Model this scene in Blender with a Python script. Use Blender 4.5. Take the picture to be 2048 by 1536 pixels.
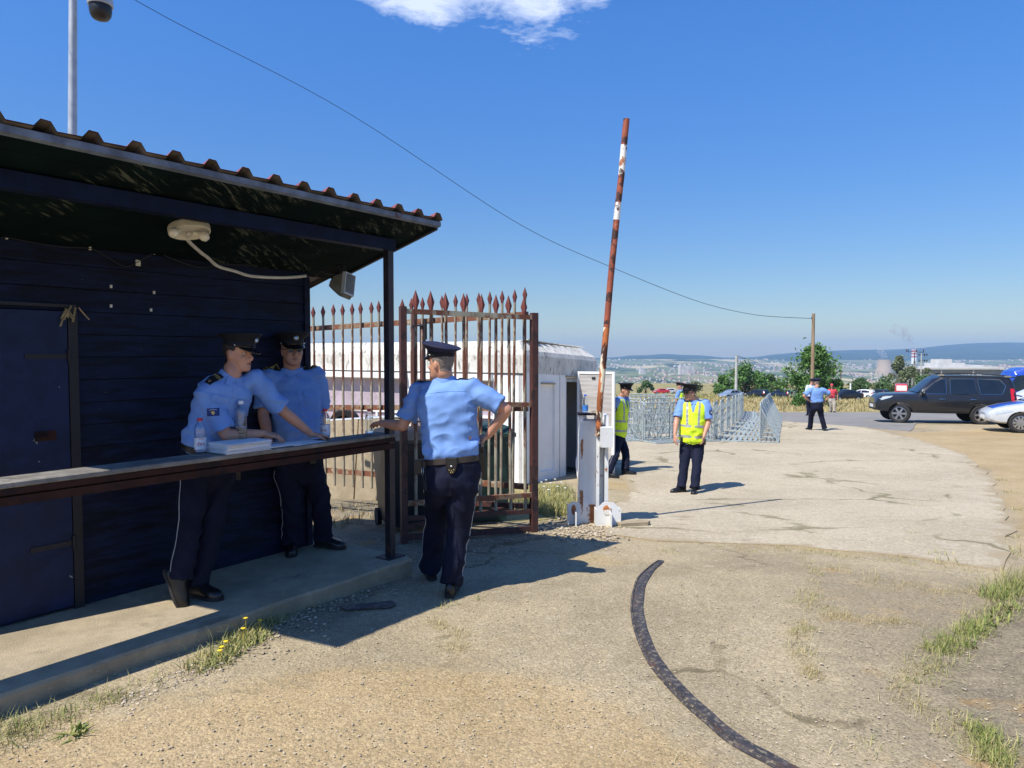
import bpy, bmesh, math, random
import numpy as np
from mathutils import Vector as V, Matrix, noise, geometry
from mathutils.bvhtree import BVHTree
for o in list(bpy.data.objects): bpy.data.objects.remove(o)
random.seed(7); R = math.radians
S = bpy.context.scene; COL = S.collection

# ------------------------------------------------------------ camera
F, PITCH = 1420.0, R(2.42)            # focal length in pixels of the 2048 px wide photograph
CAM = V((0, 0, 1.75))
cd = bpy.data.cameras.new('camera'); cam = bpy.data.objects.new('camera', cd); COL.objects.link(cam)
cam.location = CAM; cam.rotation_euler = (R(90) - PITCH, 0, 0)
cd.sensor_width = 36; cd.lens = 36 * F / 2048; cd.clip_start = .05; cd.clip_end = 30000
S.camera = cam
# ------------------------------------------------------------ sky and sun
SUN_EL, SUN_H = R(54), V((.766, .643, 0))       # SUN_H: the way the light travels over the ground
S.view_settings.view_transform = 'Standard'; S.view_settings.look = 'None'
S.view_settings.exposure = .52; S.view_settings.gamma = 1; S.view_settings.use_curve_mapping = False
W = bpy.data.worlds.new('World'); S.world = W; W.use_nodes = True
nt = W.node_tree; nt.nodes.clear(); N = nt.nodes.new; L = nt.links.new
sky = N('ShaderNodeTexSky'); sky.sky_type = 'NISHITA'; sky.sun_disc = False
sky.sun_elevation = SUN_EL; sky.sun_rotation = math.atan2(-SUN_H.x, -SUN_H.y)
sky.altitude = 600; sky.air_density = 1.0; sky.dust_density = .4; sky.ozone_density = 4.0
def wmath(op, a, b=None, c=None):
    n = N('ShaderNodeMath'); n.operation = op
    for i, x in enumerate((a, b, c)):
        if x is None: continue
        if isinstance(x, (int, float)): n.inputs[i].default_value = x
        else: L(x, n.inputs[i])
    return n.outputs[0]
tc = N('ShaderNodeTexCoord'); sx = N('ShaderNodeSeparateXYZ'); L(tc.outputs['Generated'], sx.inputs[0])
zz = wmath('MAXIMUM', sx.outputs[2], .02)
cx, cy = wmath('DIVIDE', sx.outputs[0], zz), wmath('DIVIDE', sx.outputs[1], zz)   # a flat cloud layer
cmb = N('ShaderNodeCombineXYZ'); L(cx, cmb.inputs[0]); L(cy, cmb.inputs[1]); cmb.inputs[2].default_value = 8.35
nz = N('ShaderNodeTexNoise'); nz.inputs['Scale'].default_value = 6.5; nz.inputs['Detail'].default_value = 12; nz.inputs['Roughness'].default_value = .66; nz.inputs['Distortion'].default_value = .35
L(cmb.outputs[0], nz.inputs['Vector'])
def blob(x0, y0, rx, ry):
    a = wmath('DIVIDE', wmath('SUBTRACT', cx, x0), rx); b = wmath('DIVIDE', wmath('SUBTRACT', cy, y0), ry)
    return wmath('SUBTRACT', 1.0, wmath('SQRT', wmath('ADD', wmath('MULTIPLY', a, a), wmath('MULTIPLY', b, b))))
m = wmath('MAXIMUM', blob(.06, 1.98, .21, .38), blob(-.25, 2.06, .20, .17))
m = wmath('MAXIMUM', wmath('MAXIMUM', m, blob(-.06, 1.99, .14, .16)), blob(.19, 1.98, .15, .20)); m = wmath('MAXIMUM', m, -1.0)
cl = wmath('ADD', wmath('MULTIPLY', m, 1.05), wmath('MULTIPLY', wmath('SUBTRACT', nz.outputs[0], .5), 2.7))
cl = wmath('SMOOTH_MIN', wmath('MAXIMUM', wmath('MULTIPLY', wmath('SUBTRACT', cl, .10), 1.2), 0.0), 1.0, .2)
cl = wmath('MULTIPLY', cl, .58)
hs = N('ShaderNodeHueSaturation'); hs.inputs['Saturation'].default_value = 1.28; hs.inputs['Value'].default_value = 1.0; hs.inputs['Hue'].default_value = .509
L(sky.outputs[0], hs.inputs['Color'])
el_ = N('ShaderNodeMapRange'); L(sx.outputs[2], el_.inputs[0]); el_.inputs[1].default_value = 0.0; el_.inputs[2].default_value = .42; el_.inputs[3].default_value = .52; el_.inputs[4].default_value = 1.15
sc_ = N('ShaderNodeVectorMath'); sc_.operation = 'SCALE'; L(hs.outputs[0], sc_.inputs[0]); L(el_.outputs[0], sc_.inputs['Scale'])      # hand-set scale darkens the sky colour towards the horizon
ht_ = N('ShaderNodeMix'); ht_.data_type = 'RGBA'; ht_.blend_type = 'MULTIPLY'; hz_ = N('ShaderNodeMapRange'); L(sx.outputs[2], hz_.inputs[0]); hz_.inputs[1].default_value = .30; hz_.inputs[2].default_value = .0; L(hz_.outputs[0], ht_.inputs[0]); L(sc_.outputs[0], ht_.inputs[6]); ht_.inputs[7].default_value = (1.0, .95, .90, 1)
mx = N('ShaderNodeMix'); mx.data_type = 'RGBA'; L(cl, mx.inputs[0]); L(ht_.outputs[2], mx.inputs[6]); mx.inputs[7].default_value = (7.2, 7.6, 8.4, 1)
bg = N('ShaderNodeBackground'); bg.inputs[1].default_value = .127; L(mx.outputs[2], bg.inputs[0])
ow = N('ShaderNodeOutputWorld'); L(bg.outputs[0], ow.inputs[0])
sl = bpy.data.lights.new('sun', 'SUN'); sun = bpy.data.objects.new('sun', sl); COL.objects.link(sun)
sl.energy = 4.6; sl.angle = R(.53); sl.color = (1, .945, .845)
sd = V((SUN_H.x * math.cos(SUN_EL), SUN_H.y * math.cos(SUN_EL), -math.sin(SUN_EL)))
sun.rotation_euler = sd.to_track_quat('-Z', 'Y').to_euler()

# ------------------------------------------------------------ terrain height and photo rays
_t = [(-40, .0), (5, 0), (8, -.2), (11.6, -.5), (14, -.58), (18, -.7), (24, -.86), (27, -.93), (31, -1.1), (35, -1.3), (40, -1.55),
      (60, -2.7), (125, -6.0), (200, -9.4), (400, -16.5), (600, -23), (760, -34), (900, -48), (1200, -70), (9000, -70)]
_ys = np.arange(-40, 1300, .25); _zs = np.interp(_ys, [a for a, b in _t], [b for a, b in _t])
_k = np.hanning(13); _k /= _k.sum(); _zp = np.pad(_zs, 6, mode='edge'); _zs = np.convolve(_zp, _k, 'valid')
_zl = _zs.tolist()
def gz(x, y):
    i = (y + 40) * 4
    if i < 0: return 0.0
    j = int(i)
    if j >= len(_zl) - 1: return -70.0
    return _zl[j] + (_zl[j + 1] - _zl[j]) * (i - j)
cp, sp = math.cos(PITCH), math.sin(PITCH)
def ray(u, v):
    a, b = (u - 1024) / F, -(v - 768) / F
    d = V((a, cp + b * sp, -sp + b * cp)); return d / d.y
def P(u, v, Y): return CAM + ray(u, v) * Y
def G(u, v):
    d = ray(u, v); y = .5; st = .5
    for _ in range(4000):
        p = CAM + d * y
        if p.z < gz(p.x, p.y):
            if st < .002: return V((p.x, p.y, gz(p.x, p.y)))
            y -= st; st *= .3
        y += st
        if st > .1: st = max(.1, y * .02)
    return p
def on_plane(u, v, z): d = ray(u, v); return CAM + d * ((z - CAM.z) / d.z)

# ------------------------------------------------------------ materials
MT = {}
def _n(nt, t, **k):
    n = nt.nodes.new(t)
    for a, b in k.items():
        if a in n.inputs: n.inputs[a].default_value = b
        else: setattr(n, a, b)
    return n
def rgb(c, k=1): return (min(1, c[0] * k), min(1, c[1] * k), min(1, c[2] * k), 1)
def mixc(nt, f, a, b, blend='MIX'):
    n = nt.nodes.new('ShaderNodeMix'); n.data_type = 'RGBA'; n.blend_type = blend
    for i, x in ((0, f), (6, a), (7, b)):
        if hasattr(x, 'links') or hasattr(x, 'is_linked'): nt.links.new(x, n.inputs[i])
        else: n.inputs[i].default_value = x
    return n.outputs[2]
def ramp(nt, src, a, b):
    n = nt.nodes.new('ShaderNodeMapRange'); n.interpolation_type = 'SMOOTHSTEP'
    nt.links.new(src, n.inputs[0]); n.inputs[1].default_value = a; n.inputs[2].default_value = b; return n.outputs[0]
def nmath(nt, op, a, b=0.0):
    n = nt.nodes.new('ShaderNodeMath'); n.operation = op
    for i, x in ((0, a), (1, b)):
        if hasattr(x, 'is_linked'): nt.links.new(x, n.inputs[i])
        else: n.inputs[i].default_value = x
    return n.outputs[0]
def coords(nt, sc=(1, 1, 1), rot=(0, 0, 0), kind='Object'):
    t = nt.nodes.new('ShaderNodeTexCoord'); mp = nt.nodes.new('ShaderNodeMapping'); mp.inputs['Scale'].default_value = sc; mp.inputs['Rotation'].default_value = rot
    nt.links.new(t.outputs[kind], mp.inputs[0]); return mp.outputs[0]
def tnoise(nt, vec, scale, detail=5, rough=.6, dist=0.0):
    n = _n(nt, 'ShaderNodeTexNoise'); n.inputs['Scale'].default_value = scale; n.inputs['Detail'].default_value = detail
    n.inputs['Roughness'].default_value = rough; n.inputs['Distortion'].default_value = dist; nt.links.new(vec, n.inputs['Vector']); return n.outputs[0]
def new_mat(name):
    m = bpy.data.materials.new(name); m.use_nodes = True; MT[name] = m
    return m, m.node_tree, m.node_tree.nodes['Principled BSDF']
def bumpto(nt, b, h, strength, dist):
    n = nt.nodes.new('ShaderNodeBump'); n.inputs['Strength'].default_value = strength; n.inputs['Distance'].default_value = dist
    nt.links.new(h, n.inputs['Height']); nt.links.new(n.outputs[0], b.inputs['Normal'])
def mat(name, col, rough=.6, var=.2, scale=6, bump=0, bscale=60, metal=0, col2=None, thr=(.55, .62), scale2=9, stretch=(1, 1, 1), spec=.5, coat=0, rvar=.1, bdist=.004, col3=None, thr3=(.6, .65), scale3=20):
    m, nt, b = new_mat(name); v = coords(nt, stretch)
    n1 = tnoise(nt, v, scale); c = mixc(nt, ramp(nt, n1, .3, .7), rgb(col, 1 - var), rgb(col, 1 + var))
    if col2:
        n2 = tnoise(nt, v, scale2, 7, .65, .3); f2 = ramp(nt, n2, *thr); c = mixc(nt, f2, c, rgb(col2))
    if col3:
        n3 = tnoise(nt, v, scale3, 7, .65, .2); c = mixc(nt, ramp(nt, n3, *thr3), c, rgb(col3))
    nt.links.new(c, b.inputs['Base Color'])
    rr = nt.nodes.new('ShaderNodeMapRange'); nt.links.new(n1, rr.inputs[0]); rr.inputs[3].default_value = max(.02, rough - rvar); rr.inputs[4].default_value = min(1, rough + rvar)
    nt.links.new(rr.outputs[0], b.inputs['Roughness'])
    b.inputs['Metallic'].default_value = metal; b.inputs['Specular IOR Level'].default_value = spec; b.inputs['Coat Weight'].default_value = coat
    b.inputs['Coat Roughness'].default_value = .08
    if bump:
        h = tnoise(nt, v, bscale, 6, .65)
        bumpto(nt, b, h, bump, bdist)
    return m
mat('shirt', (.165, .300, .62), .8, .10, 7, .25, 300, bdist=.002, spec=.3)
mat('shirt_white', (.62, .68, .78), .75, .06, 3)
mat('navy', (.009, .011, .026), .8, .25, 5, .2, 400, bdist=.001, spec=.14)
mat('capnavy', (.017, .017, .045), .7, .2, 6, .2, 400, bdist=.001, spec=.3)
mat('capblack', (.008, .008, .012), .7, .2, 6, .2, 400, bdist=.001, spec=.3)
mat('visor', (.008, .008, .01), .18, .1, 5, spec=.6)
mat('skin', (.50, .255, .165), .5, .10, 14, .15, 160, bdist=.0015, col2=(.52, .21, .14), thr=(.5, .85), scale2=9)
mat('skin_dark', (.42, .21, .135), .5, .10, 14, .15, 160, bdist=.0015)
mat('hair_dark', (.018, .013, .011), .6, .4, 60, .5, 220)
mat('hair_grey', (.17, .14, .12), .7, .4, 80, .5, 220)
mat('leather', (.012, .011, .010), .42, .3, 12, .25, 150, bdist=.002)
mat('belt_brown', (.030, .022, .019), .5, .3, 12, .25, 150, bdist=.002)
mat('shoe', (.010, .010, .010), .3, .3, 14, .15, 60, bdist=.002)
mat('sole', (.02, .019, .017), .8, .3, 14)
mat('silver', (.6, .6, .62), .3, .1, 20, metal=1)
mat('gold', (.62, .45, .13), .5, .1, 20)
mat('white', (.75, .75, .75), .6, .06, 10)
mat('paper', (.80, .81, .84), .8, .04, 10)
mat('eye', (.6, .58, .55), .3, .05, 10)
mat('dark', (.012, .012, .013), .4, .2, 20)
mat('lip', (.33, .13, .10), .45, .1, 30)
mat('flagblue', (.012, .03, .16), .7, .1, 30)
mat('hivis', (.62, .86, .02), .65, .08, 6, .2, 200, bdist=.002)
mat('reflective', (.30, .31, .32), .45, .1, 40, spec=.6)
mat('red_cloth', (.62, .05, .07), .75, .1, 6)
mat('beige_cloth', (.40, .35, .28), .8, .4, 30)
mat('water', (.9, .95, 1), .0, 0, 1)
def glass(name, col, rough, ior, trans=1.0):
    m, nt, b = new_mat(name); b.inputs['Base Color'].default_value = rgb(col); b.inputs['Roughness'].default_value = rough
    b.inputs['IOR'].default_value = ior; b.inputs['Transmission Weight'].default_value = trans; return m
glass('bottle', (.95, .97, .98), .03, 1.5)
glass('water', (.9, .95, .98), .02, 1.33)
mat('redcap', (.55, .02, .025), .4, .1, 20)
mat('bluecap', (.03, .12, .6), .4, .1, 20)
mat('label', (.72, .74, .80), .6, .1, 40)
mat('labelblue', (.05, .22, .62), .5, .3, 60)
mat('redink', (.45, .015, .02), .6, .05, 20)
RUST = (.16, .055, .028); RUSTD = (.055, .02, .013)
mat('rustbar', (.33, .30, .22), .75, .25, 9, .5, 90, col2=RUST, thr=(.47, .56), scale2=7, stretch=(1, 1, .35), col3=RUSTD, thr3=(.62, .7), scale3=16)
mat('rustrail', (.30, .20, .12), .8, .3, 9, .5, 90, col2=(.19, .07, .035), thr=(.42, .52), scale2=9, col3=(.38, .33, .24), thr3=(.58, .66), scale3=7)
mat('spear', (.23, .06, .045), .75, .35, 14, .6, 70, col2=(.07, .028, .03), thr=(.55, .66), scale2=10, stretch=(2.5, 2.5, .4))
mat('gatepost', (.085, .030, .024), .6, .3, 6, .4, 80, col2=(.03, .016, .015), thr=(.5, .62), scale2=6)
mat('postpaint', (.018, .015, .022), .5, .4, 8, .3, 80, col2=(.07, .025, .015), thr=(.58, .66), scale2=9)
mat('plank_navy', (.0052, .0098, .034), .62, .4, 5, .8, 40, stretch=(1, 1, 6), spec=.22, col2=(.003, .0045, .012), thr=(.45, .62), scale2=3, bdist=.003, col3=(.15, .16, .18), thr3=(.71, .73), scale3=13)
mat('door_navy', (.0075, .0165, .056), .55, .3, 4, .5, 60, spec=.25, col2=(.004, .008, .026), thr=(.5, .7), scale2=2, col3=(.40, .40, .38), thr3=(.705, .715), scale3=9)
mat('trim_dark', (.007, .0065, .010), .6, .4, 8, .4, 70)
mat('splinter', (.30, .22, .11), .8, .4, 20, .5, 60)
mat('beam_navy', (.005, .010, .034), .65, .3, 6, .3, 60, spec=.15)
mat('fascia_grey', (.12, .15, .21), .7, .35, 9, .5, 60, col2=(.10, .035, .025), thr=(.62, .7), scale2=5)
mat('roof_red', (.20, .045, .045), .6, .25, 5, .3, 50, col2=(.085, .065, .05), thr=(.55, .7), scale2=4)
mat('roof_under', (.11, .092, .08), .75, .4, 9, .5, 60, col2=(.07, .055, .045), thr=(.5, .65), scale2=6)
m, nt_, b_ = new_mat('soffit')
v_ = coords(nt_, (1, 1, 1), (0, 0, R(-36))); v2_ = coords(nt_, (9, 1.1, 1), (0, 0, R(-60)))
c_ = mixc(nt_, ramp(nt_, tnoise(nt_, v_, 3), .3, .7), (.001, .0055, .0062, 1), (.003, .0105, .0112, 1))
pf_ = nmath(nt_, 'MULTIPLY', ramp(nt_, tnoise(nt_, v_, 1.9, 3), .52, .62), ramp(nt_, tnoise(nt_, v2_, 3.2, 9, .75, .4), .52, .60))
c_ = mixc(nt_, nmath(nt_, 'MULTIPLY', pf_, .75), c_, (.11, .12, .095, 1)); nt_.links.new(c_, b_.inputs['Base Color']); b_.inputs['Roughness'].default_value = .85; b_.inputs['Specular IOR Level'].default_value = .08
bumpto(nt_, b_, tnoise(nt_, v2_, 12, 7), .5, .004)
mat('wood_grey', (.20, .185, .16), .85, .35, 5, .7, 30, stretch=(1, 1, 1), bdist=.004, col2=(.11, .10, .085), thr=(.5, .65), scale2=6)
mat('rust_beam', (.034, .012, .009), .7, .35, 7, .4, 70, col2=(.016, .009, .009), thr=(.5, .6), scale2=5, spec=.2)
mat('concrete', (.37, .305, .205), .92, .2, 3, .9, 110, spec=.2, col2=(.20, .17, .12), thr=(.52, .75), scale2=3, bdist=.008, col3=(.50, .44, .33), thr3=(.60, .68), scale3=60)
mat('concrete_dark', (.17, .15, .125), .9, .3, 5, .7, 60, col2=(.09, .08, .07), thr=(.5, .7), scale2=5, bdist=.008)
mat('lamp_white', (.62, .59, .50), .5, .12, 10)
mat('bulb', (.72, .68, .58), .25, .06, 10)
mat('cable_white', (.58, .57, .53), .6, .12, 20)
mat('black_plastic', (.012, .012, .014), .45, .3, 12)
mat('flood_grey', (.14, .14, .12), .6, .3, 12, .3, 60)
mat('galv', (.36, .41, .41), .5, .25, 12, .15, 60, metal=.25)
mat('galv_pole', (.42, .46, .50), .45, .12, 9, .15, 60, metal=.3)
mat('cabin_white', (.80, .80, .78), .6, .05, 2.5, .2, 40, col2=(.52, .50, .45), thr=(.62, .78), scale2=1.6)
mat('cabin_roof', (.64, .62, .56), .85, .14, 2, .6, 30, col2=(.22, .21, .18), thr=(.50, .68), scale2=14, stretch=(1, 1, .35), bdist=.02)
mat('lilac', (.42, .35, .40), .6, .15, 3, col2=(.35, .29, .33), thr=(.5, .6), scale2=6)
mat('cabin_dark', (.05, .055, .06), .6, .2, 3)
mat('door_frame', (.34, .37, .41), .5, .1, 6)
mat('door_leaf', (.46, .44, .42), .6, .16, 3, .2, 30, stretch=(.6, .6, 9), col2=(.38, .35, .32), thr=(.45, .62), scale2=2)
mat('barrier_white', (.70, .71, .70), .6, .08, 4, .3, 60, stretch=(1, 1, .45), col2=(.30, .11, .04), thr=(.60, .66), scale2=8, col3=(.09, .045, .03), thr3=(.64, .68), scale3=16)
mat('barrier_rust', (.36, .13, .04), .8, .35, 9, .5, 60, col2=(.70, .68, .63), thr=(.52, .56), scale2=5)
mat('pole_white', (.74, .72, .67), .6, .06, 6, .3, 60, col2=(.07, .03, .02), thr=(.56, .60), scale2=9, col3=(.38, .13, .04), thr3=(.58, .62), scale3=6)
mat('pole_red', (.30, .075, .035), .7, .25, 6, .4, 60, col2=(.05, .018, .014), thr=(.52, .57), scale2=9, col3=(.70, .62, .5), thr3=(.66, .69), scale3=12)
mat('pole_rusty', (.40, .12, .035), .8, .35, 6, .5, 60, stretch=(1, 1, .5), col2=(.06, .02, .014), thr=(.50, .55), scale2=10, col3=(.72, .64, .46), thr3=(.53, .56), scale3=7)
mat('rail_steel', (.050, .043, .042), .6, .4, 12, .6, 60, col2=(.24, .20, .135), thr=(.50, .68), scale2=34, col3=(.10, .05, .035), thr3=(.56, .7), scale3=7)
mat('bin_green', (.018, .05, .04), .5, .25, 6, .2, 60)
mat('bin_black', (.012, .014, .018), .5, .25, 6, .2, 60)
mat('rubber', (.02, .02, .02), .85, .3, 12, .3, 60)
mat('woodpole', (.27, .19, .12), .85, .25, 6, .5, 30, stretch=(1, 1, .15))
mat('greypole', (.42, .42, .39), .85, .15, 3)
mat('bark', (.09, .065, .045), .9, .3, 6, .6, 20)
for nm, c in (('leaf_a', (.085, .175, .04)), ('leaf_b', (.07, .125, .04)), ('leaf_c', (.13, .155, .075))):
    m, nt_, b_ = new_mat(nm); oi = nt_.nodes.new('ShaderNodeNewGeometry')
    cc = mixc(nt_, oi.outputs['Random Per Island'], rgb(c, .6), rgb(c, 1.5)); nt_.links.new(cc, b_.inputs['Base Color'])
    b_.inputs['Roughness'].default_value = .6; b_.inputs['Specular IOR Level'].default_value = .3
for nm, ca, cb in (('grass_green', (.10, .16, .03), (.30, .30, .08)), ('grass_dry', (.30, .24, .10), (.48, .40, .20)), ('grass_mid', (.13, .17, .035), (.46, .39, .16))):
    m, nt_, b_ = new_mat(nm); oi = nt_.nodes.new('ShaderNodeNewGeometry')
    cc = mixc(nt_, oi.outputs['Random Per Island'], rgb(ca), rgb(cb)); nt_.links.new(cc, b_.inputs['Base Color']); b_.inputs['Roughness'].default_value = .7
mat('flower', (.75, .55, .02), .6, .1, 10)
mat('flower_white', (.75, .75, .68), .6, .1, 10)
m, nt_, b_ = new_mat('pebble'); oi = nt_.nodes.new('ShaderNodeNewGeometry')
cc = mixc(nt_, oi.outputs['Random Per Island'], (.27, .22, .155, 1), (.52, .44, .32, 1)); nt_.links.new(cc, b_.inputs['Base Color']); b_.inputs['Roughness'].default_value = .9
for nm, c, k in (('paint_black', (.012, .013, .016), .45), ('paint_navy', (.012, .018, .04), .8), ('paint_silver', (.52, .55, .58), .7), ('paint_blue', (.015, .06, .42), .8), ('paint_white', (.78, .78, .78), .8), ('paint_red', (.52, .02, .03), .8), ('paint_grey', (.20, .25, .33), .7)):
    mat(nm, c, .32, .08, 4, coat=k, rvar=.06, spec=.5)
mat('car_glass', (.010, .013, .016), .07, .2, 3, rvar=.03, spec=.8)
mat('chrome', (.55, .56, .58), .15, .1, 10, metal=1)
mat('alloy', (.45, .46, .48), .3, .1, 10, metal=.9)
mat('tail_red', (.55, .01, .02), .2, .15, 20, coat=.6)
mat('head_lens', (.42, .47, .52), .12, .2, 25, coat=.8)
mat('trim_black', (.015, .015, .015), .6, .2, 10)
mat('tower_conc', (.40, .31, .22), .9, .05, .02)
mat('bandred', (.45, .09, .07), .8, .1, .1)
mat('bldg_grey', (.27, .28, .30), .8, .08, .6)
mat('bldg_pale', (.50, .50, .49), .8, .08, .6)

# ------------------------------------------------------------ mesh helpers
class MB:
    def __init__(s): s.v, s.f = [], []
    def add(s, vs, fs):
        o = len(s.v); s.v += [V(p) for p in vs]; s.f += [tuple(i + o for i in f) for f in fs]; return s
    def box(s, c, size, M=None, taper=1.0):
        a, b, h = size[0] / 2, size[1] / 2, size[2] / 2; M = M or Matrix.Identity(3); c = V(c)
        vs = [c + M @ V((x * (taper if z > 0 else 1), y * (taper if z > 0 else 1), z)) for x, y, z in ((-a, -b, -h), (a, -b, -h), (a, b, -h), (-a, b, -h), (-a, -b, h), (a, -b, h), (a, b, h), (-a, b, h))]
        return s.add(vs, [(0, 3, 2, 1), (4, 5, 6, 7), (0, 1, 5, 4), (1, 2, 6, 5), (2, 3, 7, 6), (3, 0, 4, 7)])
    def loft(s, rings, cap=True, closed=True):
        n = len(rings[0]); vs = [p for r in rings for p in r]; fs = []
        for i in range(len(rings) - 1):
            for j in range(n if closed else n - 1):
                k = (j + 1) % n; fs.append((i * n + j, i * n + k, (i + 1) * n + k, (i + 1) * n + j))
        if cap and closed:
            o = len(vs); vs.append(sum((V(p) for p in rings[0]), V()) / n); vs.append(sum((V(p) for p in rings[-1]), V()) / n); b = (len(rings) - 1) * n
            for j in range(n): k = (j + 1) % n; fs.append((o, k, j)); fs.append((o + 1, b + j, b + k))
        return s.add(vs, fs)
    def tube(s, pts, rad, n=8, cap=True, rnd=False):
        pts = [V(p) for p in pts]; m_ = len(pts); rad = list(rad) if hasattr(rad, '__len__') else [rad] * m_
        if rnd:
            d0 = (pts[0] - pts[1]).normalized(); d1 = (pts[-1] - pts[-2]).normalized(); r0, r1 = rad[0], rad[-1]
            A = [(pts[0] + d0 * r0 * .95, r0 * .3), (pts[0] + d0 * r0 * .6, r0 * .8)]; B = [(pts[-1] + d1 * r1 * .6, r1 * .8), (pts[-1] + d1 * r1 * .95, r1 * .3)]
            pts = [a for a, b in A] + pts + [a for a, b in B]; rad = [b for a, b in A] + rad + [b for a, b in B]; m_ = len(pts)
        T = [(pts[min(i + 1, m_ - 1)] - pts[max(i - 1, 0)]).normalized() for i in range(m_)]
        x = T[0].orthogonal().normalized()
        if abs(T[0].z) > .9: x = (V((1, 0, 0)) - T[0] * T[0].x).normalized()
        rings = []
        for i in range(m_):
            x = (x - T[i] * x.dot(T[i])).normalized(); y = T[i].cross(x)
            rings.append([pts[i] + (x * math.cos(2 * math.pi * j / n) + y * math.sin(2 * math.pi * j / n)) * rad[i] for j in range(n)])
        return s.loft(rings, cap)
    def bar(s, a, b, w, h=None, up=(0, 0, 1)):
        a, b = V(a), V(b); t = (b - a).normalized(); up = V(up); x = t.cross(up)
        if x.length < 1e-3: x = t.cross(V((0, 1, 0)))
        x.normalize(); y = x.cross(t); h = h or w
        return s.loft([[p + x * w / 2 * i + y * h / 2 * j for i, j in ((-1, -1), (1, -1), (1, 1), (-1, 1))] for p in (a, b)])
    def lathe(s, prof, n=16, c=(0, 0, 0), M=None):
        M = M or Matrix.Identity(3); c = V(c)
        return s.loft([[c + M @ V((r * math.cos(2 * math.pi * j / n), r * math.sin(2 * math.pi * j / n), z)) for j in range(n)] for r, z in prof])
    def ell(s, c, r, M=None, n=12):
        return s.lathe([(max(.02, math.sin(math.pi * i / 8)) , -math.cos(math.pi * i / 8)) for i in range(9)], n, c, (M or Matrix.Identity(3)) @ Matrix.Diagonal(V(r)))
    def prism(s, pts, d):
        n = len(pts); d = V(d); vs = [V(p) for p in pts] + [V(p) + d for p in pts]
        return s.add(vs, [tuple(range(n)), tuple(range(2 * n - 1, n - 1, -1))] + [(i, i + n, (i + 1) % n + n, (i + 1) % n) for i in range(n)])
    def mesh(s, name='m', recalc=True):
        me = bpy.data.meshes.new(name); me.from_pydata([tuple(p) for p in s.v], [], s.f)
        if recalc:
            b = bmesh.new(); b.from_mesh(me); bmesh.ops.recalc_face_normals(b, faces=b.faces); b.to_mesh(me); b.free()
        return me
    def build(s, name, mt, parent=None, smooth=35, recalc=True, **k):
        return place(name, s.mesh(name, recalc), mt, parent, smooth, **k)
def place(name, me, mt, parent=None, smooth=35, origin=None):
    o = bpy.data.objects.new(name, me); COL.objects.link(o); me.name = name
    if mt is not None: me.materials.clear(); me.materials.append(MT[mt] if isinstance(mt, str) else mt)
    if smooth: me.shade_smooth(); me.set_sharp_from_angle(angle=R(smooth))
    if parent is not None:
        o.parent = parent
        if parent.parent is None and parent.type == 'EMPTY': o.location = -parent.location
    if origin is not None:
        me.transform(Matrix.Translation(-V(origin))); o.location = origin
    return o
def tag(o, label=None, cat=None, group=None, kind=None):
    for k, x in (('label', label), ('category', cat), ('group', group), ('kind', kind)):
        if x: o[k] = x
    return o
def thing(name, label, cat, loc=(0, 0, 0), group=None):
    o = bpy.data.objects.new(name, None); COL.objects.link(o); o.location = loc; o.empty_display_size = .1; return tag(o, label, cat, group)
def dup(root, loc, rotz=0, label=None, group=None, scale=None):
    def cp_(o, par):
        c = o.copy(); COL.objects.link(c); c.parent = par
        for ch in [x for x in KIDS.get(o.name, [])]: cp_(ch, c)
        return c
    KIDS = {}
    for x in bpy.data.objects:
        if x.parent: KIDS.setdefault(x.parent.name, []).append(x)
    r = cp_(root, None); r.location = loc; r.rotation_euler = (0, 0, rotz)
    if label: r['label'] = label
    if group: r['group'] = group
    if scale: r.scale = (scale,) * 3
    return r
def remesh(mb, voxel, it=4, fac=.5):
    me = mb.mesh(); o = bpy.data.objects.new('tmp', me); COL.objects.link(o)
    a = o.modifiers.new('r', 'REMESH'); a.mode = 'VOXEL'; a.voxel_size = voxel
    if it: b = o.modifiers.new('s', 'SMOOTH'); b.iterations = it; b.factor = fac
    r = bpy.data.meshes.new_from_object(o.evaluated_get(bpy.context.evaluated_depsgraph_get()))
    bpy.data.objects.remove(o); bpy.data.meshes.remove(me); return r
def vco(me):
    a = np.empty(len(me.vertices) * 3, np.float32); me.vertices.foreach_get('co', a); return a.reshape(-1, 3)
def vno(me):
    a = np.empty(len(me.vertices) * 3, np.float32); me.vertex_normals.foreach_get('vector', a); return a.reshape(-1, 3)
def setco(me, a): me.vertices.foreach_set('co', np.ascontiguousarray(a, np.float32).ravel()); me.update()
def displace(me, fn):
    c, n = vco(me), vno(me); d = np.array([fn(V(p), V(q)) for p, q in zip(c.tolist(), n.tolist())], np.float32); setco(me, c + n * d[:, None])
def submesh(me, pred, off):
    c, n = vco(me), vno(me); ok = [pred(V(p)) for p in c.tolist()]; idx = {}; vs = []; fs = []
    for p in me.polygons:
        if all(ok[i] for i in p.vertices):
            f = []
            for i in p.vertices:
                if i not in idx: idx[i] = len(vs); vs.append(tuple(c[i] + n[i] * off))
                f.append(idx[i])
            fs.append(f)
    m2 = bpy.data.meshes.new('sub'); m2.from_pydata(vs, [], fs); return m2
def bvh(me): return BVHTree.FromPolygons([v.co.copy() for v in me.vertices], [tuple(p.vertices) for p in me.polygons])
def project(mb, tree, c, nrm, up, off=.003, start=.12):
    """drop flat shape (x right, y up about the origin) on to a surface round c, seen along -nrm"""
    nrm = V(nrm).normalized(); up = V(up); r = up.cross(nrm).normalized(); up = nrm.cross(r)
    out = []
    for p in mb.v:
        q = V(c) + r * p.x + up * p.y + nrm * start; h = tree.ray_cast(q, -nrm, start + .2)
        out.append((h[0] if h[0] else q - nrm * start) + nrm * (off + p.z))
    mb.v = out; return mb
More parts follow.
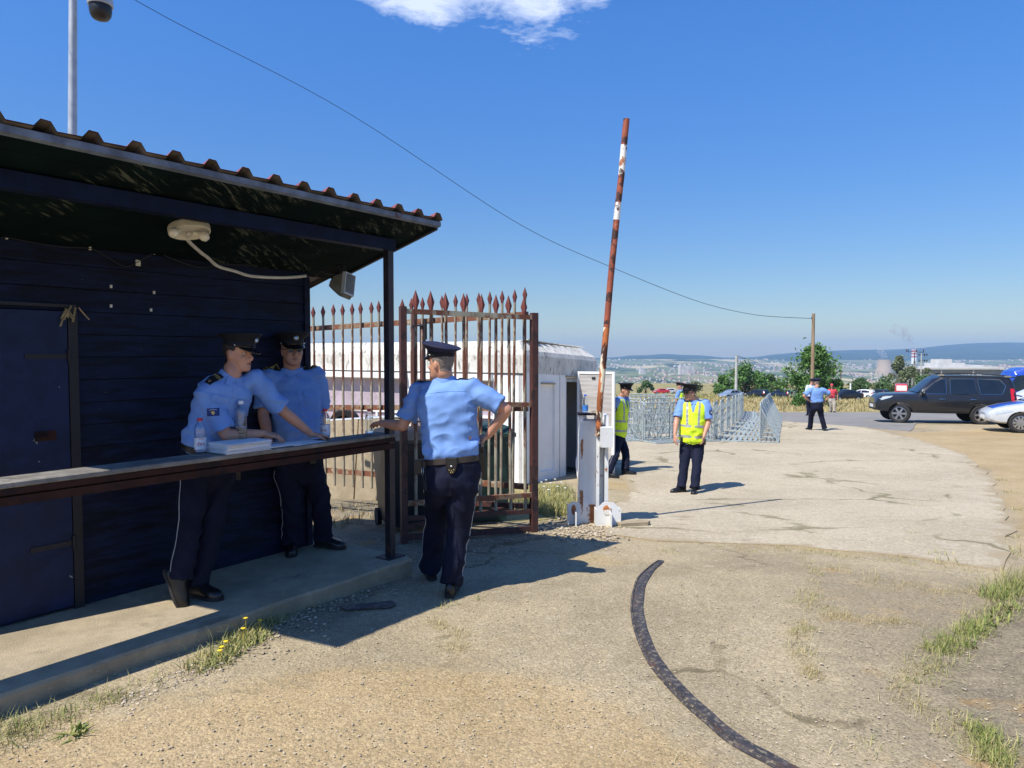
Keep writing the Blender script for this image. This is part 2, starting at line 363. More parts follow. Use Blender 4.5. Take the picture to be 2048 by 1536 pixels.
def quadgrid(w, h, nx=6, ny=6, z=0, x0=0, y0=0):
    m_ = MB(); vs = [(x0 + w * (i / nx - .5), y0 + h * (j / ny - .5), z) for j in range(ny + 1) for i in range(nx + 1)]
    return m_.add(vs, [(j * (nx + 1) + i, j * (nx + 1) + i + 1, (j + 1) * (nx + 1) + i + 1, (j + 1) * (nx + 1) + i) for j in range(ny) for i in range(nx)])
def text_mb(txt, size, z=0, x0=0, y0=0):
    cu = bpy.data.curves.new('t', 'FONT'); cu.body = txt; cu.size = size; cu.align_x = 'CENTER'; cu.align_y = 'CENTER'; cu.resolution_u = 2
    o = bpy.data.objects.new('t', cu); COL.objects.link(o)
    me = bpy.data.meshes.new_from_object(o.evaluated_get(bpy.context.evaluated_depsgraph_get())); m_ = MB()
    m_.add([(v.co.x + x0, v.co.y + y0, z) for v in me.vertices], [tuple(p.vertices) for p in me.polygons]); bpy.data.objects.remove(o); return m_
HAZE = 1.45e-4
# ------------------------------------------------------------ ground, road, cross road
def inpoly(px, py, poly):
    r = np.zeros(px.shape, bool); n = len(poly); j = n - 1
    for i in range(n):
        xi, yi = poly[i][0], poly[i][1]; xj, yj = poly[j][0], poly[j][1]
        c = ((yi > py) != (yj > py)) & (px < (xj - xi) * (py - yi) / (yj - yi + 1e-12) + xi); r ^= c; j = i
    return r
def gpoly(pts): return [tuple(G(u, v))[:2] for u, v in pts]
rng = np.random.default_rng(3)
sand1 = [(-9, -6), (-9, 2.6)] + gpoly([(-300, 1600), (0, 1462), (300, 1405), (560, 1350), (800, 1335), (1000, 1352), (1180, 1375), (1330, 1440), (1450, 1530)]) + [(1.6, 1.2), (3.0, -6)]
sand2 = gpoly([(1738, 872), (1880, 862), (2048, 852), (2400, 850)]) + [(40, 22), (30, 14), (16, 12.6)] + gpoly([(2048, 955), (1930, 925), (1810, 897)])
sand3 = gpoly([(1985, 940), (2048, 925), (2300, 1000), (2200, 1150), (2040, 1110), (2025, 1020)])
brown = gpoly([(1830, 1300), (1960, 1200), (2060, 1120), (2300, 1180), (2300, 1700), (2080, 1600), (1960, 1480), (1870, 1400)])
dirt_in = gpoly([(620, 960), (1060, 980), (1070, 1085), (980, 1090), (830, 1130), (720, 1230), (590, 1270), (470, 1300), (760, 1130), (700, 1080), (640, 1000)])
lawn = gpoly([(1000, 965), (1140, 968), (1160, 1010), (1120, 1040), (1060, 1045), (950, 1040), (900, 1000)])
def _grid():
    y = [-30, -12, -6, -3, -1.5, -.5]; yy = .2
    while yy < 720: y.append(yy); yy += max(.05, yy * .0105 if yy < 30 else yy * .03)
    xs = np.concatenate([np.arange(-4, 9, .09), np.arange(9, 32, .35)]); a = [-4]; 
    while a[-1] > -700: a.append(a[-1] * 1.12 - .1)
    b = [32]
    while b[-1] < 900: b.append(b[-1] * 1.08)
    return np.array(sorted(a[1:]) + xs.tolist() + b), np.array(y)
gxs, gys = _grid(); nx, ny = len(gxs), len(gys)
X, Y = np.meshgrid(gxs, gys); X = X.ravel(); Y = Y.ravel()
Z = np.interp(Y, _ys, _zs)
near = np.clip((30 - Y) / 12, 0, 1) * np.clip((Y + 3) / 2, 0, 1)
hn = np.array([noise.fractal(V((x * .9, y * .9, 0)), 1, 2, 4) if k > 0 else 0 for x, y, k in zip(X.tolist(), Y.tolist(), near.tolist())])
Z = Z + hn * .007 * near - .004
def soft(poly, r=.25, n=10):
    a = np.zeros(X.shape)
    for k in range(n):
        t = 2 * math.pi * k / n; q = r * math.sqrt((k + .5) / n); a += inpoly(X + q * math.cos(t * 3.1), Y + q * math.sin(t * 3.1), poly)
    return a / n
me = bpy.data.meshes.new('ground')
idx = np.arange(nx * ny).reshape(ny, nx)
faces = np.stack([idx[:-1, :-1], idx[:-1, 1:], idx[1:, 1:], idx[1:, :-1]], -1).reshape(-1, 4)
me.vertices.add(nx * ny); me.vertices.foreach_set('co', np.stack([X, Y, Z], -1).astype(np.float32).ravel())
me.loops.add(faces.size); me.loops.foreach_set('vertex_index', faces.ravel().astype(np.int32))
me.polygons.add(len(faces)); me.polygons.foreach_set('loop_start', np.arange(0, faces.size, 4, dtype=np.int32)); me.update(calc_edges=True)
mr = np.maximum(soft(sand1, .5), np.maximum(soft(sand2, .5), soft(sand3, .3)))
mg = np.clip((Y - 40) / 2, 0, 1); mg = np.maximum(mg, soft(lawn, .3)); old_ = gpoly([(1480, 1100), (2010, 1150), (2400, 1250), (2400, 1800), (1760, 1700), (1600, 1500), (1540, 1300)]); mb_ = np.maximum(np.maximum(soft(brown, .3), soft(dirt_in, .3)), .52 * soft(old_, .5))
ca = me.color_attributes.new('mask', 'FLOAT_COLOR', 'POINT'); ca.data.foreach_set('color', np.stack([mr, mg, mb_, np.ones_like(mr)], -1).astype(np.float32).ravel())
m, nt_, b_ = new_mat('ground_mat')
at = _n(nt_, 'ShaderNodeAttribute', attribute_name='mask'); sp_ = nt_.nodes.new('ShaderNodeSeparateColor'); nt_.links.new(at.outputs['Color'], sp_.inputs[0])
v0 = coords(nt_)
big, mid, fine = tnoise(nt_, v0, .8, 6), tnoise(nt_, v0, 6, 6, .7), tnoise(nt_, v0, 70, 5, .7)
vor = _n(nt_, 'ShaderNodeTexVoronoi'); vor.inputs['Scale'].default_value = 75; nt_.links.new(v0, vor.inputs['Vector'])
vsm = _n(nt_, 'ShaderNodeTexVoronoi'); vsm.inputs['Scale'].default_value = 95; nt_.links.new(v0, vsm.inputs['Vector'])
grey = mixc(nt_, ramp(nt_, big, .35, .65), (.31, .255, .165, 1), (.42, .345, .222, 1)); grey = mixc(nt_, ramp(nt_, mid, .5, .75), grey, (.44, .375, .26, 1)); grey = mixc(nt_, nmath(nt_, 'MULTIPLY', ramp(nt_, tnoise(nt_, v0, .45, 5, .6), .54, .66), .8), grey, (.42, .315, .165, 1))
sandc = mixc(nt_, ramp(nt_, big, .3, .7), (.37, .275, .145, 1), (.45, .345, .20, 1)); sandc = mixc(nt_, ramp(nt_, mid, .48, .8), sandc, (.45, .36, .23, 1))
grs = mixc(nt_, ramp(nt_, tnoise(nt_, v0, .12, 8, .7), .4, .6), (.40, .32, .15, 1), (.22, .21, .08, 1)); grs = mixc(nt_, ramp(nt_, mid, .55, .8), grs, (.46, .37, .19, 1))
brn = mixc(nt_, ramp(nt_, mid, .35, .65), (.21, .175, .12, 1), (.30, .25, .165, 1)); brn = mixc(nt_, ramp(nt_, tnoise(nt_, v0, 1.6, 6), .56, .66), brn, (.36, .24, .11, 1))
def jit(ch, k=.9):
    q = nmath(nt_, 'ADD', ch, nmath(nt_, 'MULTIPLY', nmath(nt_, 'SUBTRACT', mid, .5), k)); return ramp(nt_, q, .3, .7)
c = mixc(nt_, jit(sp_.outputs[0]), grey, sandc); c = mixc(nt_, jit(sp_.outputs[2]), c, brn); c = mixc(nt_, jit(sp_.outputs[1], .6), c, grs)
st = nt_.nodes.new('ShaderNodeMapRange'); nt_.links.new(vor.outputs['Color'], st.inputs[0]); st.inputs[3].default_value = .78; st.inputs[4].default_value = 1.16
cv = nt_.nodes.new('ShaderNodeCombineColor'); [nt_.links.new(st.outputs[0], cv.inputs[i]) for i in range(3)]
c = mixc(nt_, 1.0, c, cv.outputs[0], 'MULTIPLY')
st2 = nt_.nodes.new('ShaderNodeMapRange'); nt_.links.new(vsm.outputs['Color'], st2.inputs[0]); st2.inputs[3].default_value = .72; st2.inputs[4].default_value = 1.22
cv2 = nt_.nodes.new('ShaderNodeCombineColor'); [nt_.links.new(st2.outputs[0], cv2.inputs[i]) for i in range(3)]
c = mixc(nt_, 1.0, c, cv2.outputs[0], 'MULTIPLY')
c = mixc(nt_, nmath(nt_, 'MULTIPLY', ramp(nt_, tnoise(nt_, v0, 22, 6, .75), .60, .68), .5), c, (.17, .135, .085, 1))
c = mixc(nt_, nmath(nt_, 'MULTIPLY', ramp(nt_, fine, .62, .72), .45), c, (.55, .48, .36, 1)); c = mixc(nt_, nmath(nt_, 'MULTIPLY', ramp(nt_, fine, .36, .28), .5), c, (.12, .10, .075, 1))
# long cracks in the old paving
dv = nt_.nodes.new('ShaderNodeVectorMath'); dv.operation = 'ADD'; nt_.links.new(v0, dv.inputs[0])
nv = _n(nt_, 'ShaderNodeTexNoise'); nv.inputs['Scale'].default_value = 1.6; nv.inputs['Detail'].default_value = 6; nt_.links.new(v0, nv.inputs['Vector']); nt_.links.new(nv.outputs['Color'], dv.inputs[1])
ve = _n(nt_, 'ShaderNodeTexVoronoi', feature='DISTANCE_TO_EDGE'); ve.inputs['Scale'].default_value = .42; nt_.links.new(dv.outputs[0], ve.inputs['Vector'])
crk = nmath(nt_, 'MULTIPLY', ramp(nt_, ve.outputs['Distance'], .016, .006), nmath(nt_, 'SUBTRACT', 1.0, jit(sp_.outputs[0])))
crk = nmath(nt_, 'MULTIPLY', crk, ramp(nt_, tnoise(nt_, v0, 1.1, 3), .45, .6))
c = mixc(nt_, nmath(nt_, 'MULTIPLY', crk, .75), c, (.12, .10, .055, 1))
stn = ramp(nt_, tnoise(nt_, coords(nt_, (1, 1, 1), (0, 0, .6)), 1.4, 4, .5), .64, .76)
c = mixc(nt_, nmath(nt_, 'MULTIPLY', stn, .28), c, (.15, .125, .09, 1))
nt_.links.new(c, b_.inputs['Base Color']); b_.inputs['Roughness'].default_value = .95; b_.inputs['Specular IOR Level'].default_value = .15
h = nmath(nt_, 'ADD', nmath(nt_, 'MULTIPLY', vor.outputs['Distance'], -.3), nmath(nt_, 'ADD', nmath(nt_, 'MULTIPLY', fine, 1.3), nmath(nt_, 'ADD', nmath(nt_, 'MULTIPLY', mid, 1.5), nmath(nt_, 'MULTIPLY', vsm.outputs['Distance'], -.45))))
bumpto(nt_, b_, h, .7, .009)
g_ = place('ground', me, 'ground_mat', smooth=180); tag(g_, kind='structure')

def sheet(name, poly, mt, lift, step=.35, jag=.05, kind='structure', smooth=60):
    """a surface laid on the terrain inside a ground polygon"""
    b = []
    for i in range(len(poly)):
        p, q = V(poly[i]).to_2d(), V(poly[(i + 1) % len(poly)]).to_2d(); n = max(1, int((q - p).length / step))
        for k in range(n):
            t = p.lerp(q, k / n); d = noise.noise_vector(V((t.x * 1.7, t.y * 1.7, 1))) * jag + noise.noise_vector(V((t.x * 6, t.y * 6, 4))) * jag * .5; b.append(V((t.x + d.x, t.y + d.y)))
    a = np.array([tuple(p) for p in b]); x0, y0 = a.min(0); x1, y1 = a.max(0)
    gx, gy = np.meshgrid(np.arange(x0, x1, step), np.arange(y0, y1, step)); gx = gx.ravel(); gy = gy.ravel(); ok = inpoly(gx, gy, a.tolist())
    pts = b + [V((x, y)) for x, y in zip(gx[ok].tolist(), gy[ok].tolist())]; n = len(b)
    r = geometry.delaunay_2d_cdt(pts, [], [list(range(n))], 1, 1e-4)
    m_ = MB(); m_.v = [V((p.x, p.y, gz(p.x, p.y) + lift)) for p in r[0]]; m_.f = [tuple(f) for f in r[2]]
    o_ = len(m_.v); m_.v += [V((p.x, p.y, gz(p.x, p.y) - .03)) for p in b]; m_.f += [(i, (i + 1) % n, o_ + (i + 1) % n, o_ + i) for i in range(n)]
    o = m_.build(name, mt, smooth=18, recalc=False); ed = [1.0 if i < n or i >= o_ else 0.0 for i in range(len(m_.v))]; ea = o.data.color_attributes.new('edge', 'FLOAT_COLOR', 'POINT'); ea.data.foreach_set('color', np.repeat(np.array(ed, np.float32), 4)); return tag(o, kind=kind)
m, nt_, b_ = new_mat('road_mat'); v0 = coords(nt_)
big, mid, fine = tnoise(nt_, v0, .5, 6), tnoise(nt_, v0, 5, 6, .7), tnoise(nt_, v0, 60, 5, .7)
c = mixc(nt_, ramp(nt_, big, .35, .65), (.41, .35, .25, 1), (.48, .415, .30, 1)); c = mixc(nt_, ramp(nt_, mid, .5, .8), c, (.51, .45, .34, 1))
vor = _n(nt_, 'ShaderNodeTexVoronoi'); vor.inputs['Scale'].default_value = 40; nt_.links.new(v0, vor.inputs['Vector'])
st = nt_.nodes.new('ShaderNodeMapRange'); nt_.links.new(vor.outputs['Color'], st.inputs[0]); st.inputs[3].default_value = .76; st.inputs[4].default_value = 1.15
cv = nt_.nodes.new('ShaderNodeCombineColor'); [nt_.links.new(st.outputs[0], cv.inputs[i]) for i in range(3)]
c = mixc(nt_, 1.0, c, cv.outputs[0], 'MULTIPLY'); c = mixc(nt_, nmath(nt_, 'MULTIPLY', ramp(nt_, fine, .38, .28), .5), c, (.16, .14, .10, 1))
dv = nt_.nodes.new('ShaderNodeVectorMath'); dv.operation = 'ADD'; nt_.links.new(v0, dv.inputs[0])
nv = _n(nt_, 'ShaderNodeTexNoise'); nv.inputs['Scale'].default_value = 1.2; nv.inputs['Detail'].default_value = 7; nt_.links.new(v0, nv.inputs['Vector']); nt_.links.new(nv.outputs['Color'], dv.inputs[1])
ve = _n(nt_, 'ShaderNodeTexVoronoi', feature='DISTANCE_TO_EDGE'); ve.inputs['Scale'].default_value = .33; nt_.links.new(dv.outputs[0], ve.inputs['Vector'])
crk = nmath(nt_, 'MULTIPLY', ramp(nt_, ve.outputs['Distance'], .022, .006), ramp(nt_, tnoise(nt_, v0, .7, 3), .42, .58))
c = mixc(nt_, nmath(nt_, 'MULTIPLY', crk, .8), c, (.17, .15, .08, 1))
ea_ = _n(nt_, 'ShaderNodeAttribute', attribute_name='edge'); ef = ramp(nt_, nmath(nt_, 'ADD', ea_.outputs['Fac'], nmath(nt_, 'MULTIPLY', nmath(nt_, 'SUBTRACT', tnoise(nt_, v0, 3.5, 7, .7), .5), 1.6)), .35, .85); c = mixc(nt_, ef, c, (.35, .285, .185, 1))
stn = ramp(nt_, tnoise(nt_, coords(nt_, (1, 2.2, 1), (0, 0, .3)), 1.3, 3, .5), .66, .74); c = mixc(nt_, nmath(nt_, 'MULTIPLY', stn, .45), c, (.17, .13, .085, 1))
nt_.links.new(c, b_.inputs['Base Color']); b_.inputs['Roughness'].default_value = .95; b_.inputs['Specular IOR Level'].default_value = .15
bumpto(nt_, b_, nmath(nt_, 'ADD', nmath(nt_, 'MULTIPLY', vor.outputs['Distance'], -.6), nmath(nt_, 'ADD', fine, mid)), .6, .01)
roadp = gpoly([(1215, 1068), (1300, 1082), (1400, 1086), (1600, 1096), (1800, 1112), (2005, 1142), (2025, 1090), (2010, 1010), (1985, 955), (1930, 908), (1850, 882), (1745, 858), (1640, 838), (1500, 830), (1240, 832)]) + [(-.5, 26), (.8, 17), (2.1, 14.5), (1.95, 11.5), (1.3, 9.3)]
sheet('road', roadp, 'road_mat', .008, .4, .09)
mat('asphalt_far', (.215, .205, .19), .92, .14, .6, .3, 40, col2=(.26, .24, .2), thr=(.5, .7), scale2=2)
sheet('cross_road', [(-25, 33.5), (3, 32), (10.5, 30.5), (12.2, 26.6), (13.4, 23.8), (14.6, 25.6), (15.6, 27.4), (18, 28.6), (26, 29.5), (70, 31), (70, 39.5), (20, 40), (-25, 42)], 'asphalt_far', .014, .9, .15)
for i, poly in enumerate(([(1690, 842), (1700, 850), (1745, 858), (1760, 868), (1752, 846)],)): pass

# ------------------------------------------------------------ valley, hills, town
m, nt_, b_ = new_mat('valley_mat'); v0 = coords(nt_, (1, .35, 1), (0, 0, .25))
vo = _n(nt_, 'ShaderNodeTexVoronoi'); vo.inputs['Scale'].default_value = .006; nt_.links.new(v0, vo.inputs['Vector'])
hv = nt_.nodes.new('ShaderNodeSeparateColor'); nt_.links.new(vo.outputs['Color'], hv.inputs[0])
c = mixc(nt_, ramp(nt_, hv.outputs[0], .45, .62), (.15, .18, .085, 1), (.48, .40, .24, 1)); c = mixc(nt_, ramp(nt_, hv.outputs[1], .62, .75), c, (.24, .24, .13, 1))
c = mixc(nt_, ramp(nt_, tnoise(nt_, coords(nt_, (1, .3, 1)), .008, 8, .7), .52, .6), c, (.045, .07, .045, 1))
nt_.links.new(c, b_.inputs['Base Color']); b_.inputs['Roughness'].default_value = 1; b_.inputs['Specular IOR Level'].default_value = 0
def vz(x, y):
    z = -70 + 34 * max(0, min(1, (y - 3300) / 1500)) ** 1.3
    if y > 2600: z += max(0, 26 * math.exp(-((x - 860 - (y - 3600) * .25) / 200) ** 2 - ((y - 3600) / 260) ** 2)); z += noise.noise(V((x / 500, y / 900, 0))) * 7 * min(1, (y - 2600) / 800)
    return z
xs = np.linspace(-3500, 5200, 120); ys = np.concatenate([np.linspace(690, 2600, 20), np.linspace(2700, 4900, 50)])
mb = MB(); mb.v = [V((x, y, -72 if y < 1000 else vz(x, y))) for y in ys for x in xs]; n = len(xs)
mb.f = [(j * n + i, j * n + i + 1, (j + 1) * n + i + 1, (j + 1) * n + i) for j in range(len(ys) - 1) for i in range(n - 1)]
tag(mb.build('valley_plain', 'valley_mat', smooth=180, recalc=False), kind='structure')
mat('hill_mat', (.030, .055, .028), 1, .35, .004, spec=0, col2=(.11, .12, .05), thr=(.60, .70), scale2=.006)
rid = [(-900, 700), (300, 704), (900, 716), (1190, 719), (1260, 711), (1330, 708), (1400, 711), (1455, 716), (1500, 715), (1560, 708), (1600, 704), (1650, 702), (1700, 700), (1780, 699), (1840, 697), (1880, 691), (1950, 686), (2048, 685), (2200, 690), (2600, 700)]
mb = MB(); us = np.arange(-800, 2600, 14); K = [0, .12, .25, .4, .55, .7, .84, .94, 1, 1.15, 1.6]
for u in us:
    vt = np.interp(u, [a for a, b in rid], [b for a, b in rid]) + noise.fractal(V((u / 60, 0, 0)), 1, 2, 4) * 1.0
    T = P(u, vt, 6600); d = V((T.x, T.y, 0)).normalized()
    for k in K:
        q = V((T.x, T.y, 0)) - d * 2300 * (1 - k); z0 = vz(q.x, q.y) - 3
        z = z0 + (T.z - z0) * (max(0, min(1, k)) ** 1.25 if k <= 1 else 1 - (k - 1) * .9); z += noise.fractal(V((q.x / 300, q.y / 300, 3)), 1, 2, 5) * 9 * math.sin(min(k, 1) * math.pi) ** .7
        mb.v.append(V((q.x, q.y, z)))
n = len(K); mb.f = [(i * n + j, (i + 1) * n + j, (i + 1) * n + j + 1, i * n + j + 1) for i in range(len(us) - 1) for j in range(n - 1)]
tag(mb.build('hills', 'hill_mat', smooth=180, recalc=False), kind='structure')
mat('town_wall', (.55, .50, .45), .8, .2, .05); mat('town_roof', (.33, .18, .12), .8, .3, .05)
rt = random.Random(5); mb = MB(); fm = []
def house(x, y, w, d, h, rz, roof, z=None):
    z = vz(x, y) - 1 if z is None else z; ca_, sa_ = math.cos(rz), math.sin(rz); M = lambda a, b, c: V((x + a * ca_ - b * sa_, y + a * sa_ + b * ca_, z + c))
    A = [M(a * w / 2, b * d / 2, 0) for a, b in ((-1, -1), (1, -1), (1, 1), (-1, 1))]; B = [p + V((0, 0, h)) for p in A]
    n0 = len(mb.f); mb.add(A + B, [(0, 1, 5, 4), (1, 2, 6, 5), (2, 3, 7, 6), (3, 0, 4, 7)] + ([] if roof else [(4, 5, 6, 7)])); fm.extend([0] * (len(mb.f) - n0))
    if roof:
        n0 = len(mb.f); k = 1.12; C = [M(a * w / 2 * k, b * d / 2 * k, h) for a, b in ((-1, -1), (1, -1), (1, 1), (-1, 1))] + [M(-w * .3, 0, h + d * .35), M(w * .3, 0, h + d * .35)]
        mb.add(C, [(0, 1, 5, 4), (1, 2, 5), (2, 3, 4, 5), (3, 0, 4)]); fm.extend([1] * (len(mb.f) - n0))
for i in range(1300):
    y = 1500 + 2300 * rt.random() ** 1.5; u = rt.uniform(1180, 2060); x = (u - 1024) / F * y
    if noise.noise(V((x / 260, y / 420, 9))) < -.08: continue
    s = y / 2000; house(x, y, rt.uniform(5, 9) * s, rt.uniform(4, 7) * s, rt.uniform(3, 5) * s, rt.uniform(0, 3), rt.random() < .6)
for i in range(420):
    y = rt.uniform(3600, 4800); u = rt.uniform(1190, 2060); x = (u - 1024) / F * y
    if noise.noise(V((x / 300, y / 300, 2))) < .12: continue
    house(x, y, rt.uniform(8, 14), rt.uniform(7, 10), rt.uniform(6, 9), rt.uniform(0, 3), rt.random() < .4)
for u, w, h in ((1365, 26, 32), (1380, 22, 30), (1372, 30, 26), (1283, 14, 24), (1288, 10, 16)): house((u - 1024) / F * 2500, 2500, w, 18, h, .2, False)
o = mb.build('town', 'town_wall', smooth=0, recalc=False); o.data.materials.append(MT['town_roof'])
o.data.polygons.foreach_set('material_index', np.array(fm, np.int32)); tag(o, 'pale houses with red roofs spread over the valley floor below the hills', 'town', kind='stuff')
# cooling tower, chimney, smoke
c = P(1769, 754, 2600); zb = -70; hgt = (P(1769, 719, 2600).z - zb); mb = MB()
k = 2600 / F
mb.lathe([(r * k, zb + hgt * t) for r, t in ((17.5, -.05), (17.2, .1), (15.8, .3), (14.4, .5), (13.4, .7), (13, .85), (13.2, 1), (12.6, 1), (12.4, .9))], 32, (c.x, c.y, 0))
ct = thing('cooling_tower', 'pale concave cooling tower with steam rising, on the plain beyond the white hatchback', 'cooling tower', (c.x, c.y, zb)); mb.build('shell', 'tower_conc', ct)
mb = MB(); mb.lathe([(13.4 * k, zb + hgt * 1.0), (13.5 * k, zb + hgt * 1.012), (12.2 * k, zb + hgt * 1.012), (12.2 * k, zb + hgt)], 32, (c.x, c.y, 0)); mb.build('rim', 'bldg_grey', ct)
c2 = P(1828, 728, 3000); k3 = 3000 / F; zt = P(1828, 699, 3000).z; ch = thing('power_plant_chimney', 'tall chimney banded red and white trailing smoke, right of the cooling tower', 'chimney', (c2.x, c2.y, -70))
mb = MB(); mb.lathe([(5.6 * k3, -72), (5.2 * k3, zt - 20), (5.0 * k3, zt), (4.2 * k3, zt)], 20, (c2.x, c2.y, 0)); mb.build('shaft', 'cabin_white', ch)
for i in range(5):
    mb = MB(); zz_ = zt - 2 - i * 12.5; mb.lathe([(5.32 * k3, zz_ - 6.5), (5.28 * k3, zz_), (4.9 * k3, zz_)], 20, (c2.x, c2.y, 0)); mb.build('red_band', 'bandred', ch)
def smoke(name, pts, rad, dens, col, label):
    m_ = bpy.data.materials.new(name); m_.use_nodes = True; nt2 = m_.node_tree; nt2.nodes.clear(); ou = nt2.nodes.new('ShaderNodeOutputMaterial'); vv = nt2.nodes.new('ShaderNodeVolumePrincipled')
    vv.inputs['Color'].default_value = (*col, 1); nn = tnoise(nt2, coords(nt2), 1 / (rad[-1] * 1.2), 4, .6)
    nt2.links.new(nmath(nt2, 'MULTIPLY', ramp(nt2, nn, .42, .7), dens), vv.inputs['Density']); nt2.links.new(vv.outputs[0], ou.inputs['Volume']); MT[name] = m_
    mb = MB(); mb.tube(pts, rad, 14); o = mb.build(name, name, origin=pts[0]); tag(o, label, 'smoke', kind='stuff')
smoke('steam_plume', [P(1769, 716, 2600), P(1766, 708, 2600), P(1760, 702, 2600), P(1757, 696, 2600)], [12, 13, 12, 6], .09, (1, 1, 1), 'thin white steam rising from the cooling tower')
smoke('smoke_plume', [P(1827, 697, 3000), P(1824, 688, 3000), P(1816, 675, 3000), P(1803, 664, 3000), P(1785, 656, 3000)], [6, 11, 20, 26, 22], .034, (.95, .85, .7), 'faint tan smoke drifting left from the red and white chimney')

# ------------------------------------------------------------ grass, weeds, stones (stuff)
def blades(name, cs, mt, label, seed=1):
    """cs: (x, y, z, count, radius, height, width, lean)"""
    r = np.random.default_rng(seed); vs = []; fs = []; o = 0
    for x, y, z, n, rad, h, w, lean in cs:
        a = r.uniform(0, 2 * np.pi, n); q = rad * np.sqrt(r.random(n)); bx = x + q * np.cos(a); by = y + q * np.sin(a); t = r.uniform(0, 2 * np.pi, n); hh = h * r.uniform(.4, 1.1, n); ln = lean * r.uniform(.2, 1.2, n); ww = w * r.uniform(.6, 1.3, n)
        bz = np.array([gz(p, s) for p, s in zip(bx.tolist(), by.tolist())]) if z is None else np.full(n, z)
        dx, dy = np.cos(t), np.sin(t); px, py = -dy, dx
        for i in range(n):
            b = (bx[i], by[i], bz[i] - .01); m1 = (b[0] + dx[i] * ln[i] * hh[i] * .35, b[1] + dy[i] * ln[i] * hh[i] * .35, b[2] + hh[i] * .6 * max(.1, 1 - .42 * ln[i])); e = (b[0] + dx[i] * ln[i] * hh[i], b[1] + dy[i] * ln[i] * hh[i], b[2] + .012 + hh[i] * max(.0, 1 - .62 * ln[i]))
            s_ = ww[i] / 2; vs += [(b[0] - px[i] * s_, b[1] - py[i] * s_, b[2]), (b[0] + px[i] * s_, b[1] + py[i] * s_, b[2]), (m1[0] + px[i] * s_ * .8, m1[1] + py[i] * s_ * .8, m1[2]), (m1[0] - px[i] * s_ * .8, m1[1] - py[i] * s_ * .8, m1[2]), e]
            fs += [(o, o + 1, o + 2, o + 3), (o + 3, o + 2, o + 4)]; o += 5
    me = bpy.data.meshes.new(name); me.from_pydata(vs, [], fs); return tag(place(name, me, mt, smooth=0), label, 'grass', kind='stuff')
rg = random.Random(11)
def spots(lst, n, h, w, lean, sz, z=None):
    out = []
    for u, v in lst:
        g = on_plane(u, v, z) if z is not None else G(u, v); out.append((g.x, g.y, z, n, sz, h, w, lean))
    return out
cs = []
for y in np.arange(41, 150, 1.0):                          # the dry field beyond the cross road
    for k in range(46):
        x = rg.uniform(-.05, .80) * y; yy = y + rg.uniform(-.5, .5)
        if 111 < yy < 126 and x > .27 * yy and rg.random() < .6: continue
        cs.append((x, yy, None, 7, .45, .34 if yy < 60 else .5, .05 if yy < 70 else .09, .5))
blades('dry_grass', cs, 'grass_dry', 'dry yellow grass covering the field beyond the cross road', 2)
cs = []
for k in range(420):
    y = rg.uniform(95, 170); cs.append((rg.uniform(.08, .42) * y, y, None, 10, .9, rg.choice((.5, .8, 1.1)) if noise.noise(V((y * .15, k * .0, 1))) > -.1 else .4, .14, .5))
blades('tall_grass', cs, 'grass_mid', 'tall green and yellow weeds growing through the far field', 3)
cs = spots([(1890, 1290), (1920, 1275), (1945, 1262), (1860, 1330), (1880, 1310), (1840, 1350)], 80, .10, .0030, 1.35, .15) + spots([(1975, 1240), (2005, 1225), (2030, 1215), (2040, 1180), (2010, 1165), (2045, 1160), (1985, 1180), (2030, 1150)], 90, .14, .0032, 1.1, .16) \
    + spots([(1985, 1500), (1960, 1470), (2010, 1525), (1990, 1530), (1940, 1440), (2030, 1500), (1965, 1505)], 70, .09, .003, 1.3, .10) + spots([(1600, 1205), (1620, 1195), (1650, 1215), (1640, 1103), (1660, 1108), (1600, 1100), (1680, 1112), (1335, 1100), (1350, 1105), (1730, 1495)], 46, .05, .003, 1.3, .1) \
    + spots([(1835, 1050), (1830, 1070), (1838, 1035), (1842, 1015), (1830, 1082), (1860, 1000)], 20, .06, .005, 1, .09) + spots([(960, 1195), (885, 1212), (905, 1207), (1300, 1024), (1290, 1030), (1345, 975), (1225, 1010), (1240, 1000), (1280, 965), (1310, 958)], 16, .05, .004, 1, .06) \
    + spots([(2030, 1100), (2040, 1075), (2035, 1020), (2020, 985), (2000, 960), (2045, 1110), (1880, 1110), (1900, 1125)], 26, .08, .006, .9, .12)
def along(pl, n, spread):
    out = []
    for k in range(n):
        t = rg.random() * (len(pl) - 1); i = int(t); f = t - i; u = pl[i][0] + (pl[i + 1][0] - pl[i][0]) * f + rg.gauss(0, spread); v = pl[i][1] + (pl[i + 1][1] - pl[i][1]) * f + rg.gauss(0, spread * .35); out.append((u, v))
    return out
CR = [[(1590, 1108), (1640, 1150), (1615, 1205), (1605, 1260), (1600, 1310), (1625, 1355)], [(1650, 1130), (1760, 1160), (1880, 1180), (1990, 1190)], [(1640, 1228), (1720, 1240), (1815, 1246)], [(2010, 1195), (1930, 1275), (1860, 1335), (1800, 1368), (1840, 1420), (1900, 1470), (1985, 1530)], [(860, 1240), (930, 1275), (905, 1305)], [(1420, 1095), (1560, 1100), (1700, 1112), (1850, 1128), (2000, 1148)], [(1240, 1010), (1300, 975), (1340, 955)]]
st_ = []
for pl_ in CR: st_ += spots(along(pl_, 46, 11), 14, .06, .0026, 1.6, .06)
for k in range(260): st_ += spots([(rg.uniform(1300, 2048), rg.uniform(1100, 1536))], 1, .10, .0028, 2.2, .02)
blades('dry_straw', st_, 'grass_dry', 'bits of dry straw lying along the cracks of the worn paving', 14)
for pl_ in (CR[0], CR[3], CR[5]): cs += spots(along(pl_, 14, 10), 24, .05, .003, 1.3, .06)
blades('weed_tufts', cs, 'grass_mid', 'small green and straw tufts growing in the cracks of the paving', 4)
